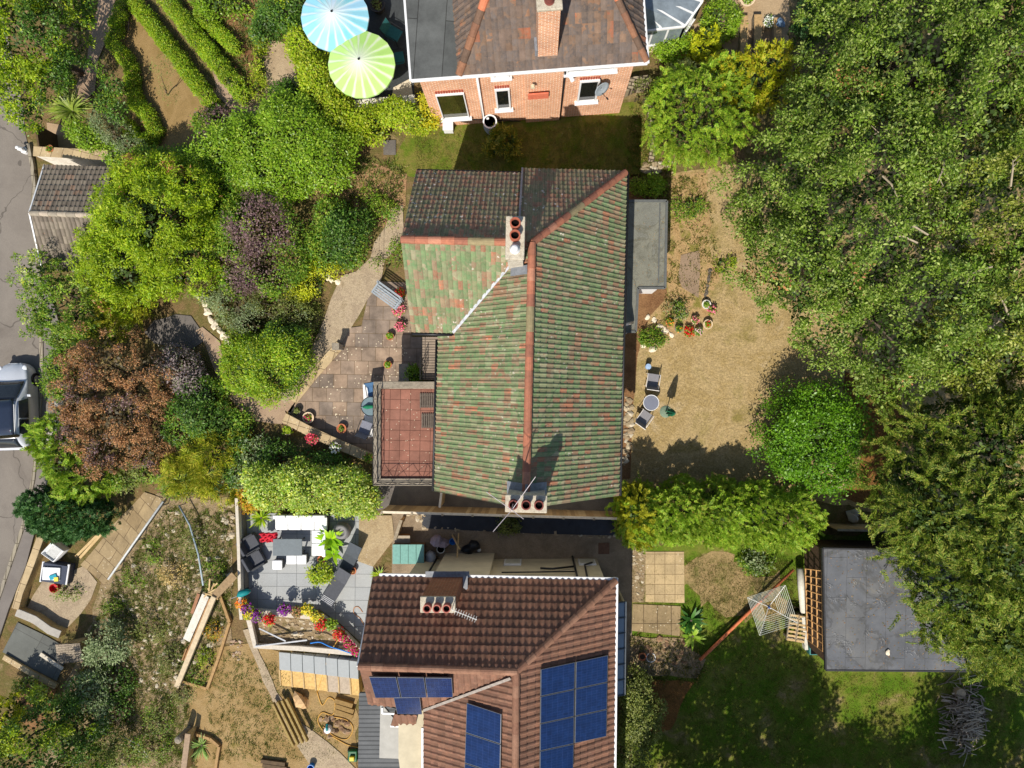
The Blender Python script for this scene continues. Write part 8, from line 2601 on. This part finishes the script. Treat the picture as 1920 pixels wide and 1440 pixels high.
OR_H = plain("orange_cable", S(204, 156, 70), .6)
hose("hose", "loose orange cable looped on the clay yard", [(594, 1296), (604, 1322), (616, 1308), (628, 1316), (624, 1340), (604, 1336), (596, 1352), (608, 1372), (628, 1384), (650, 1396), (672, 1402)], .022, OR_H)
hose("hose", "second orange cable loop beside the short sleepers", [(600, 1350), (620, 1344), (650, 1350), (662, 1366), (650, 1386), (626, 1380), (606, 1362)], .02, OR_H)
hose("hose", "orange cable running over the new grey steps", [(636, 1196), (618, 1226), (606, 1262), (596, 1296)], .02, OR_H, .3)
hose("hose", "orange hose curled on the grey slabs by brown roof", [(682, 1172), (676, 1160), (664, 1150), (664, 1140), (672, 1138), (680, 1148)], .02, plain("orange_brown_hose", S(176, 124, 84), .6))
hose("hose", "bright blue hose along the retaining wall", [(582, 1206), (600, 1204), (618, 1212), (644, 1220), (672, 1230)], .03, plain("blue_hose", S(20, 120, 206), .5), .42)
t = mk("garden_sprayer", "teal and white sprayer on the clay yard among the cables", "sprayer", gp(617, 1364))
MB().lathe((0, 0, 0), [(.15, 0), (.17, .1), (.15, .28), (.05, .34)], 14).build("tank", WHITE, t, local=True)
MB().tube([(0, 0, .3), (0, .16, .38), (0, .3, .3)], .05, 8).build("handle", plain("teal_plastic", S(20, 120, 120), .5), t, local=True)
stones([(600, 1340), (655, 1350), (655, 1385), (610, 1380)], 26, .12, island("brown_rockery_stone", []), 21)
t = mk("boulder", "large buff boulder below the sandy steps", "boulder", gp(568, 1312))
MB().blob((0, 0, .16), (.3, .32, .26), 7, 33, .4).build("stone", plain("buff_stone", S(206, 170, 124), .9, var=.2), t, local=True)
t = mk("timber_stack", "shaded stack of offcut timber at the bottom of the clay yard", "timber stack", gp(505, 1436))
for i in range(4):
    MB().beam(gp(490 + i * 3, 1426 + i * 8, .1), gp(535 + i * 3, 1432 + i * 8, .1), .16, .16).build("timber", DWOOD, t)
t = mk("bucket", "blue bucket in shade at the bottom of concrete strip", "bucket", gp(586, 1434))
MB().lathe((0, 0, 0), [(.12, 0), (.15, .3), (.16, .31), (.13, .31), (.1, .05)], 16).build("bucket", plain("blue_plastic", (0, 0, 0, 1)), t, local=True)
t = mk("petrol_mower", "green and yellow garden machine beside the grey side roof", "machine", gp(664, 1412))
MB().box((0, 0, .2), (.4, .5, .24)).build("deck", plain("machine_green", S(20, 90, 50), .5), t, local=True, bevel=.04)
MB().box((0, -.05, .38), (.22, .2, .14)).build("engine", plain("machine_yellow", S(206, 186, 40), .5), t, local=True, bevel=.03)
for sx in (-.22, .22):
    for sy in (-.18, .18):
        MB().tube([(sx - .03, sy, .1), (sx + .03, sy, .1)], .1, 12).build("wheel", BLACKP, t, local=True)
# new steps: grey slabs above beds of yellow sand
SANDY = plain("yellow_sand", S(206, 170, 108), .95, var=.28, scale=8, bump=.4)
GREYS = plain("new_grey_slab", S(158, 162, 162), .7, var=.06)
t = mk("unfinished_steps", "unfinished flight of grey slab steps with beds of yellow sand", "steps", gp(600, 1262))
for i in range(7):
    x0 = 523 + i * 22.0; x1 = x0 + 21
    dy = i * 2.6
    zz = .08 + i * .09
    if i == 6: x1 = x0 + 16
    A_, B_, C_, D_ = [at(x, y, zz) for x, y in ((x0, 1223 + dy), (x1, 1225 + dy), (x1 + 1, 1258 + dy), (x0 + 1, 1256 + dy))]
    MB().prism([q[:2] for q in (A_, B_, C_, D_)], -.1, zz).build("slab", GREYS, t, bevel=.008)
    E_, F2 = at(x1 + 3, 1288 + dy * 1.1, zz), at(x0 + 3, 1286 + dy * 1.1, zz)
    MB().prism([q[:2] for q in (D_, C_, E_, F2)], -.1, zz - .04).build("sand_bed", SANDY if i not in (4, 5) else plain("mortar_bed", S(176, 160, 140), .9), t)
    MB().beam(Vector((D_.x, D_.y, zz - .04)), Vector((F2.x, F2.y, zz - .04)), .05, .09).build("edge_board", TIMBER_NEW, t)
t = mk("metal_strut", "two thin grey struts lying on the planted bank", "strut", gp(520, 1195))
MB().beam(gp(486, 1178, .4), gp(536, 1202, .4), .06, .05).beam(gp(478, 1212, .42), gp(576, 1200, .42), .06, .05).build("strut", GREYM, t)

# lower garden in the east
c = gp(1424, 1122)
t = mk("rotary_washing_line", "white rotary washing line open on the lower lawn", "washing line", c, math.radians(-27))
MB().tube([(0, 0, -.1), (0, 0, 1.5)], .025, 8).build("pole", plain("aerial_white", (0, 0, 0, 1)), t, local=True)
MB().tube([(0, 0, 1.15), (0, 0, 1.4)], .05, 10).build("hub", plain("hub_blue", S(40, 90, 170), .5), t, local=True)
arms = []
for i in range(4):
    a = math.pi / 2 * i
    e = Vector((math.cos(a) * 1.2, math.sin(a) * 1.2, 1.75))
    arms.append(e)
    MB().tube([(0, 0, 1.25), e], .016, 6).build("arm", plain("aerial_white", (0, 0, 0, 1)), t, local=True)
mb = MB()
for k in range(9):
    f = .36 + .64 * k / 8
    for i in range(4):
        a, b = arms[i] * f, arms[(i + 1) % 4] * f
        a.z = b.z = 1.25 + .5 * f
        mb.tube([a, b], .009, 4, caps=False)
mb.build("line", plain("line_cord", S(206, 210, 196), .6), t, local=True)
t = mk("long_pole", "long rust red pole lying across the lower lawn", "pole", gp(1315, 1236))
MB().tube([gp(1312, 1238, .35), gp(1400, 1152, .35), gp(1488, 1068, .4)], [.07, .07, .06], 10).build("pole", plain("rust_red", S(196, 110, 70), .75, var=.3), t, smooth=True)
MB().tube([gp(1330, 1222, .15), gp(1420, 1130, .15)], .07, 8).build("lower_pole", plain("dull_brown", S(120, 92, 66), .85), t)
t = mk("trellis", "orange brown timber trellis leaning on the shed's west wall", "trellis", gp(1520, 1140))
a0, a1, b0, b1 = at(1510, 1066, 1.0), at(1541, 1070, 2.2), at(1514, 1200, 1.0), at(1543, 1222, 2.2)
TR = plain("trellis_wood", S(198, 152, 98), .8, var=.25)
mb = MB()
for i in range(4):
    u = i / 3
    mb.beam(a0.lerp(a1, u), b0.lerp(b1, u), .05, .035)
mb.build("upright", TR, t)
mb = MB()
for i in range(11):
    u = i / 10
    mb.beam(a0.lerp(b0, u) + Vector((0, 0, .03)), a1.lerp(b1, u) + Vector((0, 0, .03)), .035, .03)
mb.build("crossbar", TR, t)
for i in range(2):
    q = gp(1477 + i * 17, 1168 + i * 3)
    t = mk("pallet", ("slatted wooden pallet standing nearest the washing line", "slatted wooden pallet between the other pallet and white roll")[i], "pallet", q, math.radians(-8), "pallets beside the shed")
    for k in range(7):
        MB().box((0, -.55 + k * .18, .62), (.36, .09, .025)).build("slat", TIMBER_NEW, t, local=True)
    for sx in (-.17, .17):
        MB().box((sx, 0, .55), (.06, 1.2, .1)).build("bearer", TIMBER_OLD, t, local=True)
    MB().box((0, .5, .25), (.3, .1, .5)).build("leg", TIMBER_OLD, t, local=True)
    MB().box((0, -.5, .25), (.3, .1, .5)).build("leg", TIMBER_OLD, t, local=True)
t = mk("plastic_roll", "long white roll of sheeting beside the trellis", "roll", gp(1502, 1100))
MB().tube([gp(1500, 1066, .5), gp(1503, 1100, .5), gp(1507, 1148, .45)], [.15, .17, .15], 12).build("roll", plain("dirty_white", (0, 0, 0, 1)), t, smooth=True)
t = mk("plastic_roll", "narrow white board below the long white roll", "board", gp(1508, 1190))
MB().beam(gp(1504, 1155, .5), gp(1510, 1216, .4), .14, .3).build("board", plain("dirty_white", (0, 0, 0, 1)), t)
t.name = "white_board"
t = mk("plastic_crate", "teal plastic crate under the trellis's lower end", "crate", gp(1522, 1212))
MB().box((0, 0, .2), (.5, .5, .4)).build("crate", plain("teal_crate", S(60, 122, 120), .5), t, local=True, bevel=.03)
MB().box((0, 0, .405), (.4, .4, .02)).build("contents", DARK_INSIDE, t, local=True)
t = mk("plastic_crate", "blue plastic crate beside the teal crate", "crate", gp(1538, 1216))
MB().box((0, 0, .2), (.36, .5, .4)).build("crate", plain("blue_crate", S(90, 110, 170), .5), t, local=True, bevel=.03)
fa2, fb2 = gp(1545, 982), gp(1700, 985)
t = mk("timber_fence", "short grey timber fence behind the shed in deep shade", "fence", fa2)
MB().beam(fa2 + Vector((0, 0, .7)), fb2 + Vector((0, 0, .7)), .03, 1.4).build("board_panel", FB, t)
MB().beam(fa2 + Vector((0, 0, 1.43)), fb2 + Vector((0, 0, 1.43)), .09, .05).build("cap_rail", TIMBER_OLD, t)
t = mk("boulder", "pale boulder in deep shade behind the timber fence", "boulder", gp(1596, 965))
MB().blob((0, 0, .2), (.3, .25, .26), 7, 51, .35).build("stone", CONCG, t, local=True)
# woodpile
t = mk("woodpile", "heap of grey dead branches on the shaded lawn", "woodpile", gp(1805, 1345))
rg = random.Random(8)
cw = gp(1805, 1345)
mb = MB()
for i in range(320):
    u, v = rg.gauss(0, .42), rg.gauss(0, .72)
    zz = max(.04, .75 * math.exp(-(u * u / .35 + v * v / 1.3)) * rg.uniform(.2, 1.05))
    a = rg.choice((rg.uniform(-.5, .5), rg.uniform(0, 3.14)))
    L = rg.uniform(.3, 1.0)
    c1 = Vector((u, v, zz)); dd = Vector((math.cos(a), math.sin(a), rg.uniform(-.2, .2))) * L / 2
    r = rg.uniform(.012, .035)
    mb.tube([c1 - dd, c1 + Vector((rg.uniform(-.04, .04), rg.uniform(-.04, .04), .02)), c1 + dd], [r, r * .9, r * .5], 5)
mb.build("branches", island("dead_branches", [S(186, 168, 146), S(150, 134, 116), S(206, 190, 168), S(122, 106, 92)], .9, .2), t, local=True)
t = mk("cut_log", "round cut log at the top of the woodpile", "log", gp(1795, 1296))
MB().tube([(0, 0, 0), (0, 0, .28)], .22, 14).build("log", plain("cut_log", S(178, 158, 128), .85, var=.2), t, local=True)
t = mk("stepping_stone", "white stone lying on the grey shed roof", "stone", at(1665, 1224, 2.62))
MB().blob((0, 0, .03), (.1, .12, .05), 7, 61, .3).build("stone", plain("white_stone", S(226, 212, 186), .8), t, local=True)
t = mk("plant_ring", "round wire ring edging in the rockery", "edging", gp(1220, 1232))
MB().tube([(.2 * math.cos(i * .2618), .2 * math.sin(i * .2618), .06) for i in range(25)], .02, 6, caps=False).build("ring", WHITE, t, local=True)
# stone edging of the flower border, white stones along the garden path
def stone_row(label, px, r, mat, group, seed, cat="stone"):
    rg = random.Random(seed)
    for i, (x, y) in enumerate(px):
        t = mk("edging_stone", label, cat, gp(x, y), rg.uniform(0, 3), group)
        q = r * rg.uniform(.8, 1.25)
        MB().blob((0, 0, q * .3), (q, q * .8, q * .6), 7, seed * 50 + i, .3).build("stone", mat, t, local=True)


stone_row("small dark edging stone in the row above the flower border", [(1331 - i * .9, 507 + i * 5.6) for i in range(10)], .09, plain("dark_edging", S(92, 84, 74), .9, var=.3), "edging stones above the flower border", 1)
stone_row("pale stone in the curved row beside the dark slab terrace", [(380, 556), (386, 570), (390, 586), (397, 600), (405, 611), (413, 620), (421, 630), (428, 638)], .2, plain("chalk_stone", S(222, 208, 184), .9, var=.15), "pale stones beside the dark slab terrace", 2)
stone_row("pale stone at the foot of the yellow green low bush", [(606, 516), (614, 520), (622, 526), (634, 528)], .13, plain("chalk_stone", (0, 0, 0, 1)), "pale stones by the concrete path", 3)
stone_row("pale stone among the flower pots of the lawn border", [(1213, 595), (1226, 600), (1236, 612), (1247, 620), (1258, 628), (1232, 640), (1206, 648), (1224, 655)], .15, plain("chalk_stone", (0, 0, 0, 1)), "pale stones in the flower pot border", 4)
